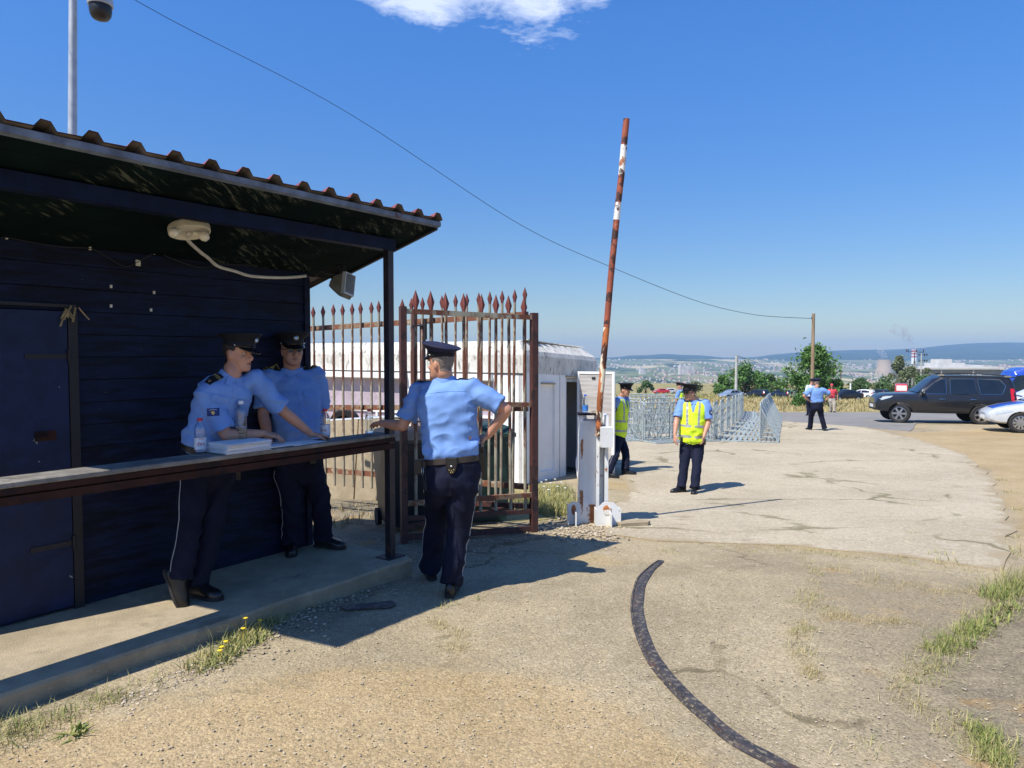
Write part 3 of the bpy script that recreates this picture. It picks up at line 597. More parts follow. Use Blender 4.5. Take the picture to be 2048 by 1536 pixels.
cs = spots([(1905, 1285), (1935, 1268), (1880, 1300), (1950, 1255)], 150, .09, .004, 1.1, .09) + spots([(2015, 1185), (2040, 1172), (1995, 1195)], 170, .13, .004, .9, .12) + spots([(1985, 1500), (1972, 1478), (1995, 1520), (1958, 1462)], 110, .07, .004, 1.0, .06)
cs += spots([(1955, 1262), (1975, 1248), (1990, 1240), (1930, 1290), (2000, 1225), (2020, 1215)], 26, .075, .014, 1.2, .07) + spots([(470, 1300), (495, 1285), (515, 1272), (450, 1312), (425, 1330)], 34, .06, .011, 1.1, .09) + spots([(150, 1462), (160, 1470)], 22, .07, .016, 1.4, .03) + spots([(40, 1450), (150, 1425), (230, 1395)], 18, .05, .008, 1.2, .08)
blades('leafy_weeds', cs, 'grass_green', 'clumps of fresh green leafy weeds beside the platform and on the right paving edge', 24)
cs = spots([(1085, 1010), (1100, 1000), (1115, 1012), (1130, 1000), (1095, 1025), (1075, 1022), (1110, 1030), (1125, 985), (1100, 985), (1080, 992), (1135, 1015), (1060, 1010), (1040, 1012), (1020, 1016), (1000, 1010), (1045, 1000)], 110, .22, .008, .7, .22)
blades('grass_patch', cs, 'grass_mid', 'green and yellow grass growing beside the white cabin', 5)
cs = spots([(430, 1310), (460, 1290), (480, 1275), (510, 1262), (530, 1250), (440, 1320), (500, 1280), (545, 1240), (400, 1335), (415, 1325), (470, 1300), (520, 1275)], 90, .08, .006, 1.1, .11) + spots([(430, 1310), (480, 1275), (530, 1250), (610, 1205), (650, 1190), (380, 1345), (560, 1230)], 12, .24, .0035, .8, .07) + spots([(20, 1450), (60, 1440), (110, 1432), (150, 1420), (180, 1410), (30, 1465), (90, 1450), (230, 1395), (600, 1215), (640, 1200), (680, 1180), (570, 1235), (620, 1210), (45, 1475), (0, 1470), (130, 1440), (250, 1385), (300, 1365), (15, 1490), (75, 1465)], 34, .10, .0035, 1.1, .11)
blades('slab_weeds', cs, 'grass_mid', 'straggly weeds growing along the edge of the concrete platform', 6)
cs = spots([(640, 1060), (660, 1040), (700, 1020), (730, 1040), (690, 1050), (740, 1010), (760, 1030)], 45, .14, .008, .8, .25)
blades('fence_weeds', cs, 'grass_dry', 'dull dry grass in the shade under the spiked fence', 8)
def flowers(name, pts, mt, label, s):
    mb = MB()
    for u, v, h in pts:
        g = G(u, v); q = g + V((0, 0, h)); mb.tube([g, q], .0015, 4); 
        for k in range(5): a = k * 1.257; mb.ell(q + V((math.cos(a), math.sin(a), .3)) * s * .6, (s * .6, s * .6, s * .25), n=5)
    tag(mb.build(name, mt), label, 'flower', kind='stuff')
flowers('yellow_flowers', [(440, 1322, .06), (444, 1318, .07), (452, 1300, .05), (487, 1290, .10), (492, 1268, .10), (520, 1262, .07)], 'flower', 'small yellow flowers blooming in the weeds beside the platform', .013)
flowers('white_flowers', [(u, v, .2) for u, v in ((1083, 990), (1092, 985), (1101, 992), (1110, 983), (1088, 1000), (1122, 990), (1097, 1008), (1115, 1000), (1075, 1000), (1130, 1004))], 'flower_white', 'tiny white flowers in the grass beside the cabin', .018)
def stones(name, cs, label, seed):
    r = np.random.default_rng(seed); base = np.array([(1, 0, 0), (-1, 0, 0), (0, 1, 0), (0, -1, 0), (0, 0, 1), (0, 0, -1), (.6, .6, .6), (-.6, .6, .6), (.6, -.6, .6), (-.6, -.6, .6)]); vs = []; fs = []; o = 0
    F_ = [(0, 6, 8), (0, 2, 6), (2, 7, 6), (2, 1, 7), (1, 9, 7), (1, 3, 9), (3, 8, 9), (3, 0, 8), (4, 6, 7), (4, 7, 9), (4, 9, 8), (4, 8, 6), (5, 2, 0), (5, 1, 2), (5, 3, 1), (5, 0, 3)]
    for x, y, z, s in cs:
        a = r.uniform(0, 6.28); p = base * r.uniform(.6, 1.2, (10, 3)) * np.array([s, s * r.uniform(.6, 1), s * r.uniform(.35, .7)]); c_, s_ = math.cos(a), math.sin(a)
        q = np.stack([x + p[:, 0] * c_ - p[:, 1] * s_, y + p[:, 0] * s_ + p[:, 1] * c_, z + p[:, 2]], -1); vs += q.tolist(); fs += [tuple(i + o for i in f) for f in F_]; o += 10
    me = bpy.data.meshes.new(name); me.from_pydata(vs, [], fs); return tag(place(name, me, 'pebble', smooth=0), label, 'gravel', kind='stuff')
cs = []
for i in range(5200):
    u, v = rg.uniform(-40, 2090), 1110 + 470 * rg.random() ** .8
    g = G(u, v); s = .0025 + .007 * rg.random() ** 3
    if rg.random() < .006: s *= 1.8
    cs.append((g.x, g.y, g.z + s * .1, s))
for i in range(800):
    t = rg.random(); u = 240 + 560 * t; v = 1395 - 265 * t + abs(rg.gauss(0, 24)); g = G(u, v); s = .004 + .014 * rg.random() ** 2; cs.append((g.x, g.y, g.z + s * .2, s))
stones('loose_stones', cs, 'loose pebbles scattered over the sandy forecourt', 4)
cs = []
for i in range(900):
    u, v = rg.gauss(1165, 55), rg.gauss(1058, 13)
    if v < 1035: continue
    g = G(u, v); s = .007 + .022 * rg.random() ** 2; cs.append((g.x, g.y, g.z + s * .2, s))
for i in range(700):
    u, v = rg.uniform(640, 1065), rg.uniform(1075, 1135); g = G(u, v); s = .005 + .012 * rg.random() ** 2; cs.append((g.x, g.y, g.z + s * .2, s))
stones('gravel_heap', cs, 'pale gravel lying around the foot of the barrier and under the gate', 5)
# ------------------------------------------------------------ guard shed (own axes: a along the wall, n out of the front wall)
AX, AN, PB = V((.588, .809, 0)), V((.809, -.588, 0)), V((-.99, 5.72, 0))
def SH(t, p, z): return PB + AX * t + AN * p + V((0, 0, z))
MS = Matrix((AX, AN * -1, V((0, 0, 1)))).transposed()        # box axes: x along the wall, y towards the wall, z up
def sbox(mb, t0, t1, p0, p1, z0, z1): return mb.box(SH((t0 + t1) / 2, (p0 + p1) / 2, (z0 + z1) / 2), (abs(t1 - t0), abs(p1 - p0), abs(z1 - z0)), MS)
TL, WP, TR = -2.97, -.84, -.135          # left end, wall line, right end of the wall
# concrete platform the shed stands on
mb = MB(); rp = random.Random(2); top = []; n = 60
for k in range(n + 1):
    t = -5.2 + (5.27) * k / n; e = .17 + noise.noise(V((t * 2.2, 0, 0))) * .02 + noise.noise(V((t * 9, 0, 5))) * .008; top.append((t, e))
rings = []
for t, e in top: rings.append([SH(t, e - .01, -.06), SH(t, e, .08), SH(t, e - .012, .097), SH(t, e - .05, .1), SH(t, -.3, .1), SH(t, -1.2, .1), SH(t, -1.2, -.06)])
mb.loft(rings); tag(mb.build('concrete_platform', 'concrete', smooth=30), kind='structure')
shed = thing('guard_shed', 'dark navy plank hut with a red corrugated roof over an open counter', 'hut', tuple(SH(-1.8, WP, .1)))
mb = MB(); zb = .1; i = 0
while zb < 2.43:                                    # lapped boards
    zt = min(zb + .148, 2.447); j = rp.uniform(-.004, .004)
    a0, a1 = TL, TR; pr = []
    for t in np.linspace(a0, a1, 24):
        w = noise.noise(V((t * 1.5, zb * 3, 0))) * .006
        pr.append([SH(t, WP - .03, zb), SH(t, WP + .016 + w + j, zb + .004), SH(t, WP + .014 + w + j, zb + .02), SH(t, WP + .001 + w * .5 + j, zt), SH(t, WP - .03, zt)])
    mb.loft(pr); zb += .148; i += 1
mb.build('front_wall', 'plank_navy', shed, smooth=20)
mb = MB(); sbox(mb, TR - .03, TR, WP - 1.9, WP - .031, .1, 2.28); sbox(mb, TL, TL + .03, WP - 1.9, WP - .031, .1, 2.28); sbox(mb, TL + .031, TR - .031, WP - 1.9, WP - 1.87, .1, 2.0); mb.build('side_wall', 'plank_navy', shed)
mb = MB(); sbox(mb, TR - .05, TR + .006, WP - .05, WP + .024, .1, 2.40); mb.build('corner_board', 'plank_navy', shed)
# door with strap hinges
d0, d1 = -2.92, -2.045
mb = MB(); sbox(mb, d0, d1, WP + .018, WP + .048, .125, 2.02); dr = mb.build('door', 'door_navy', shed)
for z in (.52, 1.72):
    mb = MB(); sbox(mb, d1 - .24, d1 + .04, WP + .049, WP + .055, z, z + .032); mb.tube([SH(d1 + .005, WP + .06, z - .03), SH(d1 + .005, WP + .06, z + .06)], .011, 8); mb.build('hinge', 'trim_dark', dr)
mb = MB(); sbox(mb, d1 - .20, d1 - .08, WP + .049, WP + .056, 1.21, 1.27); mb.tube([SH(d1 - .14, WP + .05, 1.24), SH(d1 - .14, WP + .085, 1.24), SH(d1 - .20, WP + .085, 1.235)], .009, 8); mb.build('door_handle', 'rust_beam', dr)
mb = MB(); sbox(mb, d1 + .006, d1 + .062, WP + .016, WP + .050, .1, 2.045); sbox(mb, d0 - .05, d1 + .062, WP + .016, WP + .040, 2.046, 2.066); mb.build('door_frame', 'trim_dark', shed)
mb = MB(); rr = random.Random(4)
for k in range(9): a = rr.uniform(-.9, .9); b = SH(d1 + .03 + rr.uniform(-.05, .06), WP + .055, 2.03 + rr.uniform(-.02, .03)); mb.bar(b, b + AX * math.sin(a) * .07 + V((0, 0, -.05 - .05 * rr.random())) + AN * .015, .010, .006)
mb.build('splintered_wood', 'splinter', shed)
# roof: sheet pitch .213 m, falls to the back
RZ, SL, E0, TE = 2.80, .275, .35, .24
def rz(p): return RZ - (E0 - p) * SL
mb = MB(); xs_ = []; t = TE - .057
prof = []
tt = TE
k0 = TE - .035 - .045
ridges = [TE - .297 + .24 - .213 * k for k in range(20)]
ridges = [r for r in ridges if r > TL - .3]
pts_ = [(TE, 0.0)]
for r in ridges:
    pts_ += [(r + .052, 0.0), (r + .026, .041), (r - .018, .043), (r - .048, .004)]
pts_.append((TL - .14, 0))
pts_ = [(t, z + noise.noise(V((t * 3, 1, 0))) * .006) for t, z in pts_]
for z_off, nm, mt_ in ((.012, 'roof_sheet', 'roof_red'), (.006, 'roof_sheet_underside', 'roof_under')):
    mb = MB(); mb.loft([[SH(t, p, rz(p) + z + z_off) for t, z in pts_] for p in (E0 + .02, -.2, -.9, -1.8, -2.85)], cap=False, closed=False); mb.build(nm, mt_, shed, smooth=0, recalc=False)
mb = MB()
def slope_box(mb, t0, t1, p0, p1, za, zb_):
    A = [SH(t0, p0, rz(p0) + za), SH(t1, p0, rz(p0) + za), SH(t1, p1, rz(p1) + za), SH(t0, p1, rz(p1) + za)]; B = [q + V((0, 0, zb_ - za)) for q in A]
    return mb.add(A + B, [(0, 3, 2, 1), (4, 5, 6, 7), (0, 1, 5, 4), (1, 2, 6, 5), (2, 3, 7, 6), (3, 0, 4, 7)])
wb = [E0 - .035, .2, .05, -.11, -.27, -.43, -.59, -.75, -.90]
for a, b in zip(wb[:-1], wb[1:]): slope_box(mb, TL - .12, TE - .03, a, b + .004, -.034, -.014)
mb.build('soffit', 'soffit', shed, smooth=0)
mb = MB(); slope_box(mb, TL - .13, TE, E0, E0 - .034, -.034, .0); mb.build('eave_board', 'fascia_grey', shed, smooth=0)
mb = MB(); slope_box(mb, TE - .029, TE, E0 - .035, -.95, -.05, .0); mb.build('gable_board', 'trim_dark', shed, smooth=0)
mb = MB(); sbox(mb, TL - .1, .04, -.045, .045, 2.575, 2.665); mb.build('front_beam', 'beam_navy', shed, smooth=0)
mb = MB(); sbox(mb, -.029, .029, -.029, .029, .1, 2.574); sbox(mb, -.09, .09, -.08, .08, .098, .108); mb.build('corner_post', 'postpaint', shed, smooth=0)
# counter
mb = MB(); z0 = 1.075; ks = np.linspace(TL - .6, .03, 40); rings = []
for t in ks:
    w = noise.noise(V((t * 2, 0, 3))) * .006; rings.append([SH(t, -.175 + w, z0), SH(t, .032 + w, z0), SH(t, .040 + w, z0 + .006), SH(t, .038 + w, z0 + .026), SH(t, .030 + w, z0 + .031), SH(t, -.175 + w, z0 + .031)])
mb.loft(rings); mb.build('counter_plank', 'wood_grey', shed, smooth=25)
mb = MB(); sbox(mb, TL - .6, .028, -.172, .036, z0 - .0335, z0 - .0025); sbox(mb, TL - .6, .031, -.02, .012, 1.031, z0 - .035); sbox(mb, TL - .6, .031, -.03, .030, .985, 1.030); mb.build('counter_beam', 'rust_beam', shed, smooth=0)
# ceiling lamp, its flex, thin wire on the wall, floodlight
lp = SH(-1.50, -.30, rz(-.30) - .036); ln = (AN * -SL * -1 + V((0, 0, -1))).normalized()
q = V((0, 0, -1)).rotation_difference((V((0, 0, -1)) + AN * SL * 1).normalized()).to_matrix()
tl = thing('ceiling_lamp', 'round cream ceiling lamp without its shade, two bare bulbs, under the hut roof', 'lamp', tuple(lp))
mb = MB(); mb.lathe([(.125, 0), (.13, -.012), (.128, -.046), (.118, -.047), (.113, -.03), (.03, -.028)], 32, lp, q); mb.build('lamp_base', 'lamp_white', tl)
for dx in (-.095, .035):
    mb = MB(); b0 = lp + AX * dx + V((0, 0, -.05)) + AN * .03; dirv = (AX * (-1 if dx < 0 else .6) + AN * .8).normalized() * .8 + V((0, 0, -.25)); mb.tube([b0 - dirv * .02, b0 + dirv * .02, b0 + dirv * .035, b0 + dirv * .06, b0 + dirv * .085, b0 + dirv * .1], [.014, .014, .024, .032, .028, .012], 14); mb.build('bulb', 'bulb', tl)
def spline(pts, n=12):
    pts = [V(p) for p in pts]; out = []
    for i in range(len(pts) - 1):
        a, b, c, d = pts[max(i - 1, 0)], pts[i], pts[i + 1], pts[min(i + 2, len(pts) - 1)]
        for k in range(n):
            t = k / n; out.append(.5 * ((2 * b) + (c - a) * t + (2 * a - 5 * b + 4 * c - d) * t * t + (3 * b - a - 3 * c + d) * t ** 3))
    return out + [pts[-1]]
def wallpt(u, v, off=.03):
    d = ray(u, v); k = (SH(0, WP + off, 0) - CAM).dot(AN) / d.dot(AN); return CAM + d * k
def ceilpt(u, v, dz=.05):
    nrm = V((0, 0, 1)) - AN * SL; p0 = SH(0, E0, RZ - dz); d = ray(u, v); return CAM + d * ((p0 - CAM).dot(nrm) / d.dot(nrm))
pts = [lp + V((0, 0, -.05)), ceilpt(375, 478), ceilpt(398, 502), ceilpt(416, 515), wallpt(436, 533), wallpt(470, 543), wallpt(500, 550), wallpt(545, 553), wallpt(580, 556), wallpt(612, 551)]
rw = random.Random(3); pts = [pts[0]] + [p + V((0, 0, rw.uniform(-.008, .008))) for p in pts[1:]]
mb = MB(); mb.tube(spline(pts, 6), .0125, 8); tag(mb.build('lamp_cable', 'cable_white', origin=pts[0]), 'sagging white conduit running from the ceiling lamp to the hut corner', 'cable')
pts = [wallpt(u, v, .035) for u, v in ((0, 476), (13, 475), (60, 484), (120, 494), (180, 497), (215, 515), (250, 533), (275, 524), (300, 510), (312, 503), (345, 518), (400, 535), (450, 529), (545, 533))]
mb = MB(); mb.tube(spline(pts, 5), .0035, 5); wv = mb.build('wall_wire', 'trim_dark', origin=pts[0]); tag(wv, 'thin dark wire stapled across the top of the navy plank wall', 'wire')
for u, v in ((13, 475), (180, 497), (276, 526), (308, 506), (296, 484), (412, 516), (552, 534), (578, 535), (222, 573), (222, 612), (308, 585), (302, 620)):
    p = wallpt(u, v, .03); mb = MB(); mb.box(p, (.012 if u != 276 else .03, .012, .02 if u != 276 else .04), MS); st_ = mb.build('wire_clip', 'lamp_white'); st_.parent = wv; st_.location = -wv.location
# floodlight hanging off the gable
fc = P(683, 571, 6.15); fl = thing('floodlight', 'grey floodlight hanging by two arms from the end of the hut roof', 'floodlight', tuple(fc))
fx = V((.96, -.28, -.05)).normalized(); fz = V((.1, .1, 1)).normalized(); fy = fz.cross(fx).normalized(); fz = fx.cross(fy); MF = Matrix((fx, fy, fz)).transposed()
mb = MB(); k = .0037
prof = [(-19, 6), (-21, -6), (-9, -16), (6, -27), (13, -30), (22, -18), (22, 26), (8, 24), (-10, 17), (-14, 10)]
mb.prism([fc + fx * a * k - fy * .075 + fz * b * k for a, b in prof], fy * .15); mb.build('housing', 'flood_grey', fl, smooth=20)
mb = MB(); mb.box(fc + fx * 17.5 * k + fz * 3 * k, (9 * k, .17, 50 * k), MF); mb.build('rim', 'galv_pole', fl)
for a, u0 in ((-4, 676), (9, 688)):
    mb = MB(); mb.bar(fc + fx * a * k + fz * 22 * k, ceilpt(u0, 531, .04), .02, .008); mb.build('arm', 'black_plastic', fl)
mb = MB(); mb.ell(fc - fx * 14 * k + fz * 25 * k, (.022, .022, .026)); mb.build('junction_box', 'black_plastic', fl)
pts = [ceilpt(617, 552, .05), P(628, 553, 6.1), ceilpt(642, 543, .045), P(655, 548, 6.1), fc - fx * 14 * k + fz * 28 * k]; mb = MB(); mb.tube(spline(pts, 6), .005, 6); mb.build('flex', 'black_plastic', fl)

# ------------------------------------------------------------ spiked gate leaf and the long spiked fence
def picket(root, p, z0, z1, zs, r, sr, mesh_cache={}):
    """bar with a leaf-shaped spearhead"""
    h = round(z1 - z0, 2); key = (h, r, sr)
    if key not in mesh_cache:
        mb = MB(); mb.tube([(0, 0, 0), (0, 0, h)], r, 8); a = mb.build('picket', 'rustbar', root)
        mb = MB(); L_ = sr * 4.6
        mb.lathe([(r * 1.02, -.1), (r * 1.02, 0), (r * 1.2, .02), (sr, L_ * .42), (sr * .5, L_ * .72), (.0015, L_)], 4, (0, 0, h), Matrix.Diagonal(V((1, .5, 1)))); b = mb.build('spearhead', 'spear', a, smooth=20); b.location = (0, 0, 0)
        mesh_cache[key] = (a.data, b.data)
    else:
        a = bpy.data.objects.new('picket', mesh_cache[key][0]); COL.objects.link(a); a.parent = root
        b = bpy.data.objects.new('spearhead', mesh_cache[key][1]); COL.objects.link(b); b.parent = a
    a.location = V((p.x, p.y, z0)) - root.location; a.rotation_euler = (rp.uniform(-.01, .01), rp.uniform(-.01, .01), math.atan2(p.y - 7, p.x) * 0 + .5); return a
gl0, gl1 = P(806, 700, 6.97), P(1068, 700, 7.64); gl0.z = gl1.z = 0
gt = thing('gate_leaf', 'open rusty gate leaf with tall red spearheads behind the officer seen from behind', 'gate', (gl0.x, gl0.y, 0))
gd = (gl1 - gl0).normalized(); GL = (gl1 - gl0).length
def gp(s, z, o=0): return gl0 + gd * s + V((-gd.y, gd.x, 0)) * o + V((0, 0, z))
def gzr(s): return 2.19 - .012 * s
mb = MB(); mb.bar(gp(0, -.12), gp(0, 2.215), .062, up=gd); mb.build('hinge_post', 'gatepost', gt, smooth=0)
mb = MB(); mb.bar(gp(GL, -.18), gp(GL, 2.19), .07, up=gd); mb.build('latch_post', 'gatepost', gt, smooth=0)
for z, w, mt_, dz in ((gzr(0) - .02, .05, 'rustbar', -.02), (1.27, .05, 'rustrail', -.045), (.27, .05, 'rustrail', -.03), (.12, .045, 'gatepost', -.05), (-.07, .06, 'gatepost', -.05)):
    mb = MB(); mb.bar(gp(.032, z), gp(GL - .036, z + dz * GL), .035, w); mb.build('rail', mt_, gt, smooth=0)
for k in range(8):
    s = .135 + k * .178; picket(gt, gp(s, 0, .032), .13 - .01 * k, gzr(s) - .0, 0, .0175, .042)
f0, fd = V((.20, 7.66, 0)), V((-.877, .48, 0)); fn = V((.48, .877, 0))
fc_ = thing('spiked_fence', 'long rusty fence with small spearheads running behind the gate leaf and hut', 'fence', (f0.x, f0.y, 0))
def fp(s, z, o=0): return f0 + fd * s + fn * o + V((0, 0, z - .032 * s))
SL_ = 3.95
for z, mt_ in ((2.18, 'rustrail'), (1.16, 'rustrail'), (.30, 'rustrail')):
    mb = MB(); mb.bar(fp(.05, z, .03), fp(SL_, z - (.0 if z > 1 else -.06), .03), .04, .062); mb.build('rail', mt_, fc_, smooth=0)
for k in range(25):
    s = .06 + .153 * k + rp.uniform(-.006, .006); picket(fc_, fp(s, 0), .16 - .032 * s, 2.32 - .032 * s + rp.uniform(-.006, .006), 0, .0155, .031)
mb = MB(); mb.bar(fp(1.55, -.1, .01), fp(1.55, 2.3, .01), .05, up=fd); mb.bar(fp(1.43, -.1, .01), fp(1.43, 2.16, .01), .05, up=fd); mb.build('fence_post', 'gatepost', fc_, smooth=0)
for z in (2.08, .95): mb = MB(); mb.tube([fp(1.36, z + .12, -.03), fp(1.36, z - .12, -.03)], .018, 8); mb.bar(fp(1.36, z + .05, -.03), fp(1.56, z + .05, -.02), .03, .02); mb.build('hinge', 'trim_dark', fc_)
mb = MB(); mb.bar(gp(.03, .02, .05), gp(GL - .03, -.0, .45), .05); mb.bar(gp(GL - .04, .10, .03), gp(.6, .10, .75), .05); mb.build('brace_frame', 'gatepost', gt, smooth=0)
# wheelie bins behind the gate
def bin_(label, c, w, d, h, mt_, rz_):
    M = Matrix.Rotation(rz_, 3, 'Z'); t = thing('wheelie_bin', label, 'bin', tuple(c))
    mb = MB(); mb.loft([[c + M @ V((a * w / 2 * k, b * d / 2 * k, z)) for a, b in ((-1, -1), (1, -1), (1, 1), (-1, 1))] for z, k in ((.08, .78), (.2, .82), (h * .82, .97), (h * .82, 1.04), (h * .88, 1.04))]); mb.build('body', mt_, t, smooth=20)
    mb = MB(); mb.loft([[c + M @ V((a * w / 2 * k, b * d / 2 * k + (z > h * .95) * -.0, z)) for a, b in ((-1, -1), (1, -1), (1, 1), (-1, 1))] for z, k in ((h * .885, 1.08), (h * .92, 1.08), (h * .98, .9), (h, .7))]); mb.build('lid', mt_, t, smooth=20)
    for s in (-1, 1): mb = MB(); q_ = c + M @ V((s * w * .42, d * .36, .1)); ax_ = M @ V((1, 0, 0)); mb.tube([q_ - ax_ * .025, q_ + ax_ * .025], .1, 16); mb.build('wheel', 'rubber', t)
g = P(812, 1000, 7.9); g.z = -.2; bin_('black wheelie bin standing behind the gate between hut post and officer', g, .62, .7, 1.12, 'bin_black', .4)
g = P(962, 1000, 8.5); g.z = -.28; bin_('dark green wheelie bin behind the gate, right of the officer', g, .58, .7, 1.2, 'bin_green', .35)

# ------------------------------------------------------------ stored concrete slabs and dish behind the fence
for i, (u0, u1, vt, Yd, lb) in enumerate(((652, 716, 842, 10.8, 'grey concrete slab leaning behind the fence nearest the hut corner'), (718, 800, 840, 10.6, 'grey concrete slab behind the fence nearest the hut post'))):
    a, b = P(u0, vt, Yd), P(u1, vt - 4, Yd - .15); mb = MB(); zb = -.75; n_ = V((-(b - a).y, (b - a).x, 0)).normalized()
    A = [V((a.x, a.y, zb)) - n_ * .22, V((b.x, b.y, zb)) - n_ * .22, b, a]; mb.prism(A, n_ * .13); o = mb.build('concrete_slab', 'concrete', origin=tuple((a + b) / 2), smooth=0); tag(o, lb, 'slab', 'concrete slabs stored behind the fence')
mb = MB(); mb.tube([P(655, 842, 10.9), P(800, 833, 10.45)], .026, 8); mb.tube([P(655, 841, 10.9), P(655, 880, 10.9)], .02, 8); tag(mb.build('pipe_rail', 'galv_pole', origin=tuple(P(655, 842, 10.9))), 'pale horizontal pipe lying along the top of the concrete slabs', 'pipe')
c = P(690, 842, 11.4); mb = MB(); Mx = Matrix.Rotation(R(90), 3, 'X') @ Matrix.Identity(3); mb.lathe([(.14, -.11), (.22, -.12), (.24, -.06), (.24, .06), (.22, .12), (.14, .11), (.13, 0)], 28, c - V((0, 0, .04)), Mx); tag(mb.build('tyre', 'rubber', origin=tuple(c)), 'dark round-topped tyre standing behind the concrete slabs and fence', 'tyre')

# ------------------------------------------------------------ white cabin (slopes with the road along its end wall)
CA, CW, CE = V((.18, 12.2, 0)), V((-.835, .55, 0)), V((.55, .835, 0)); TILT = -.05
def CB(w, e, z): return CA + CW * w + CE * e + V((0, 0, z + TILT * e))      # w: along the long wall, e: along the end wall, z above the corner's ground
Z0 = -.56; LW, LE = 7.2, 2.75
def cquad(mb, pts, th, nrm): mb.prism([V(p) for p in pts], V(nrm) * th)
OW, OE = (-CE).copy(), (-CW).copy()                              # outward normals of the long wall and the end wall
cb = thing('cabin', 'long low white prefabricated guard cabin with rounded roof edge and open end door', 'cabin', tuple(CB(0, 0, Z0)))
MC = Matrix((CW, CE, V((0, 0, 1)))).transposed()
def cbox(mb, w0, w1, e0, e1, z0, z1):
    A = [CB(w, e, z) for z in (Z0 + z0, Z0 + z1) for w, e in ((w0, e0), (w1, e0), (w1, e1), (w0, e1))]
    return mb.add(A, [(0, 3, 2, 1), (4, 5, 6, 7), (0, 1, 5, 4), (1, 2, 6, 5), (2, 3, 7, 6), (3, 0, 4, 7)])
HC = 2.36
mb = MB()                                                         # roof: bevelled parapet
def rr_(i, z): return [CB(w, e, Z0 + z) for w, e in ((i, i), (LW - i, i), (LW - i, LE - i), (i, LE - i))]
mb.loft([rr_(-.02, 1.98), rr_(-.03, 2.30), rr_(0, 2.38), rr_(.20, 2.545), rr_(.30, 2.56), rr_(.45, 2.50)]); mb.build('roof', 'cabin_roof', cb, smooth=20)
mb = MB()
for k in range(9): w = .02 + k * .05; mb.prism([CB(.35 + rp.uniform(-.1, .3) + k * .1, .4 + k * .24, Z0 + 2.55), CB(.1 + k * .05, .35 + k * .25, Z0 + 2.575 + rp.uniform(0, .02)), CB(.15, .62 + k * .24, Z0 + 2.57), CB(.6, .6 + k * .24, Z0 + 2.55)], (0, 0, .012))
mb.build('roofing_felt', 'cabin_roof', cb, smooth=0)
# long wall: plinth, window band with lilac blinds, white frames
mb = MB(); cbox(mb, .0, LW, .0, .10, 0, .78); cbox(mb, .0, .62, .0, .1, .78, 1.98); cbox(mb, 2.42, 2.62, .0, .1, .78, 1.98); cbox(mb, 6.9, LW, .0, .1, .78, 1.98); cbox(mb, .62, 6.9, .02, .1, 1.82, 1.98)
cbox(mb, LW - .1, LW, .1, LE, 0, 1.98); cbox(mb, .1, LW - .1, LE - .1, LE, 0, 1.98); mb.build('long_wall', 'cabin_white', cb, smooth=0)
for w0, w1 in ((.62, 2.42), (2.62, 6.9)):
    mb = MB(); cbox(mb, w0, w1, .07, .09, .78, 1.82); wn = mb.build('window', 'lilac', cb, smooth=0)
    mb = MB(); cbox(mb, w0, w1, .03, .068, 1.16, 1.21); cbox(mb, w0, w1, .03, .068, .78, .82)
    n_ = max(2, int((w1 - w0) / .72))
    for k in range(n_ + 1): w = w0 + (w1 - w0) * k / n_; cbox(mb, max(w0, w - .025), min(w1, w + .025), .032, .066, .821, 1.159)
    f = mb.build('window_frame', 'white', wn, smooth=0); f.location = (0, 0, 0)
    mb = MB(); cbox(mb, w0, w1, -.14, .0, 1.84, 1.95); f = mb.build('shutter_box', 'cabin_white', wn, smooth=0); f.location = (0, 0, 0)
mb = MB(); cbox(mb, -.01, LW, -.012, .0, 1.955, 1.975); mb.build('drip_edge', 'cabin_dark', cb, smooth=0)
mb = MB()
for z in (.30, .52): cbox(mb, .3, LW, -.01, .0, z, z + .02)
mb.build('wall_groove', 'door_frame', cb, smooth=0)
# end wall: two slabs, recessed panel, doorway, open leaf
D0, D1, DT = 1.50, 2.12, 2.0
mb = MB(); cbox(mb, -.02, .08, .0, .10, 0, 1.98); cbox(mb, -.02, .08, .1, .56, .0, 1.98); cbox(mb, -.02, .08, 1.08, D0, 0, 1.98); cbox(mb, -.02, .08, .56, 1.08, 0, .22); cbox(mb, -.02, .08, .56, 1.08, 1.80, 1.98); cbox(mb, -.02, .08, D1, LE, 0, 1.98); cbox(mb, -.02, .08, D0, D1, 1.93, 1.98); cbox(mb, .02, .08, .56, 1.08, .22, 1.80)
mb.build('end_wall', 'cabin_white', cb, smooth=0)
mb = MB(); cbox(mb, -.026, -.0205, 1.255, 1.27, .02, 1.97); mb.build('panel_joint', 'door_frame', cb, smooth=0)
for e0, e1, z in ((.58, 1.05, 1.80), (D0 - .02, D1 + .03, 1.945)): mb = MB(); cbox(mb, -.055, -.021, e0, e1, z, z + .03); mb.build('lintel', 'concrete', cb, smooth=0)
mb = MB(); cbox(mb, .5, .52, D0 - .2, D1 + .2, .05, 1.92); cbox(mb, .081, .5, D0 - .22, D0 - .2, .05, 1.92); mb.build('interior', 'cabin_dark', cb, smooth=0)
mb = MB(); cbox(mb, .0, .06, D0 + .001, D0 + .06, .06, 1.92); cbox(mb, .0, .06, D1 - .06, D1 - .001, .06, 1.92); cbox(mb, .0, .06, D0 + .061, D1 - .061, 1.86, 1.92); cbox(mb, -.04, .06, D0, D1, .0, .055); mb.build('door_frame', 'door_frame', cb, smooth=0)
h0 = CB(-.06, D1, Z0); dl = (P(1232, 800, 13.55) - P(1156, 800, 13.9)); dl.z = 0; dl.normalize(); dn = V((dl.y, -dl.x, 0)); WDL = .75
hz0 = V((P(1156, 800, 13.75).x, 13.75, Z0 - .11)); mb = MB()
def lf(s, o, z): return hz0 + dl * s + dn * o + V((0, 0, z))
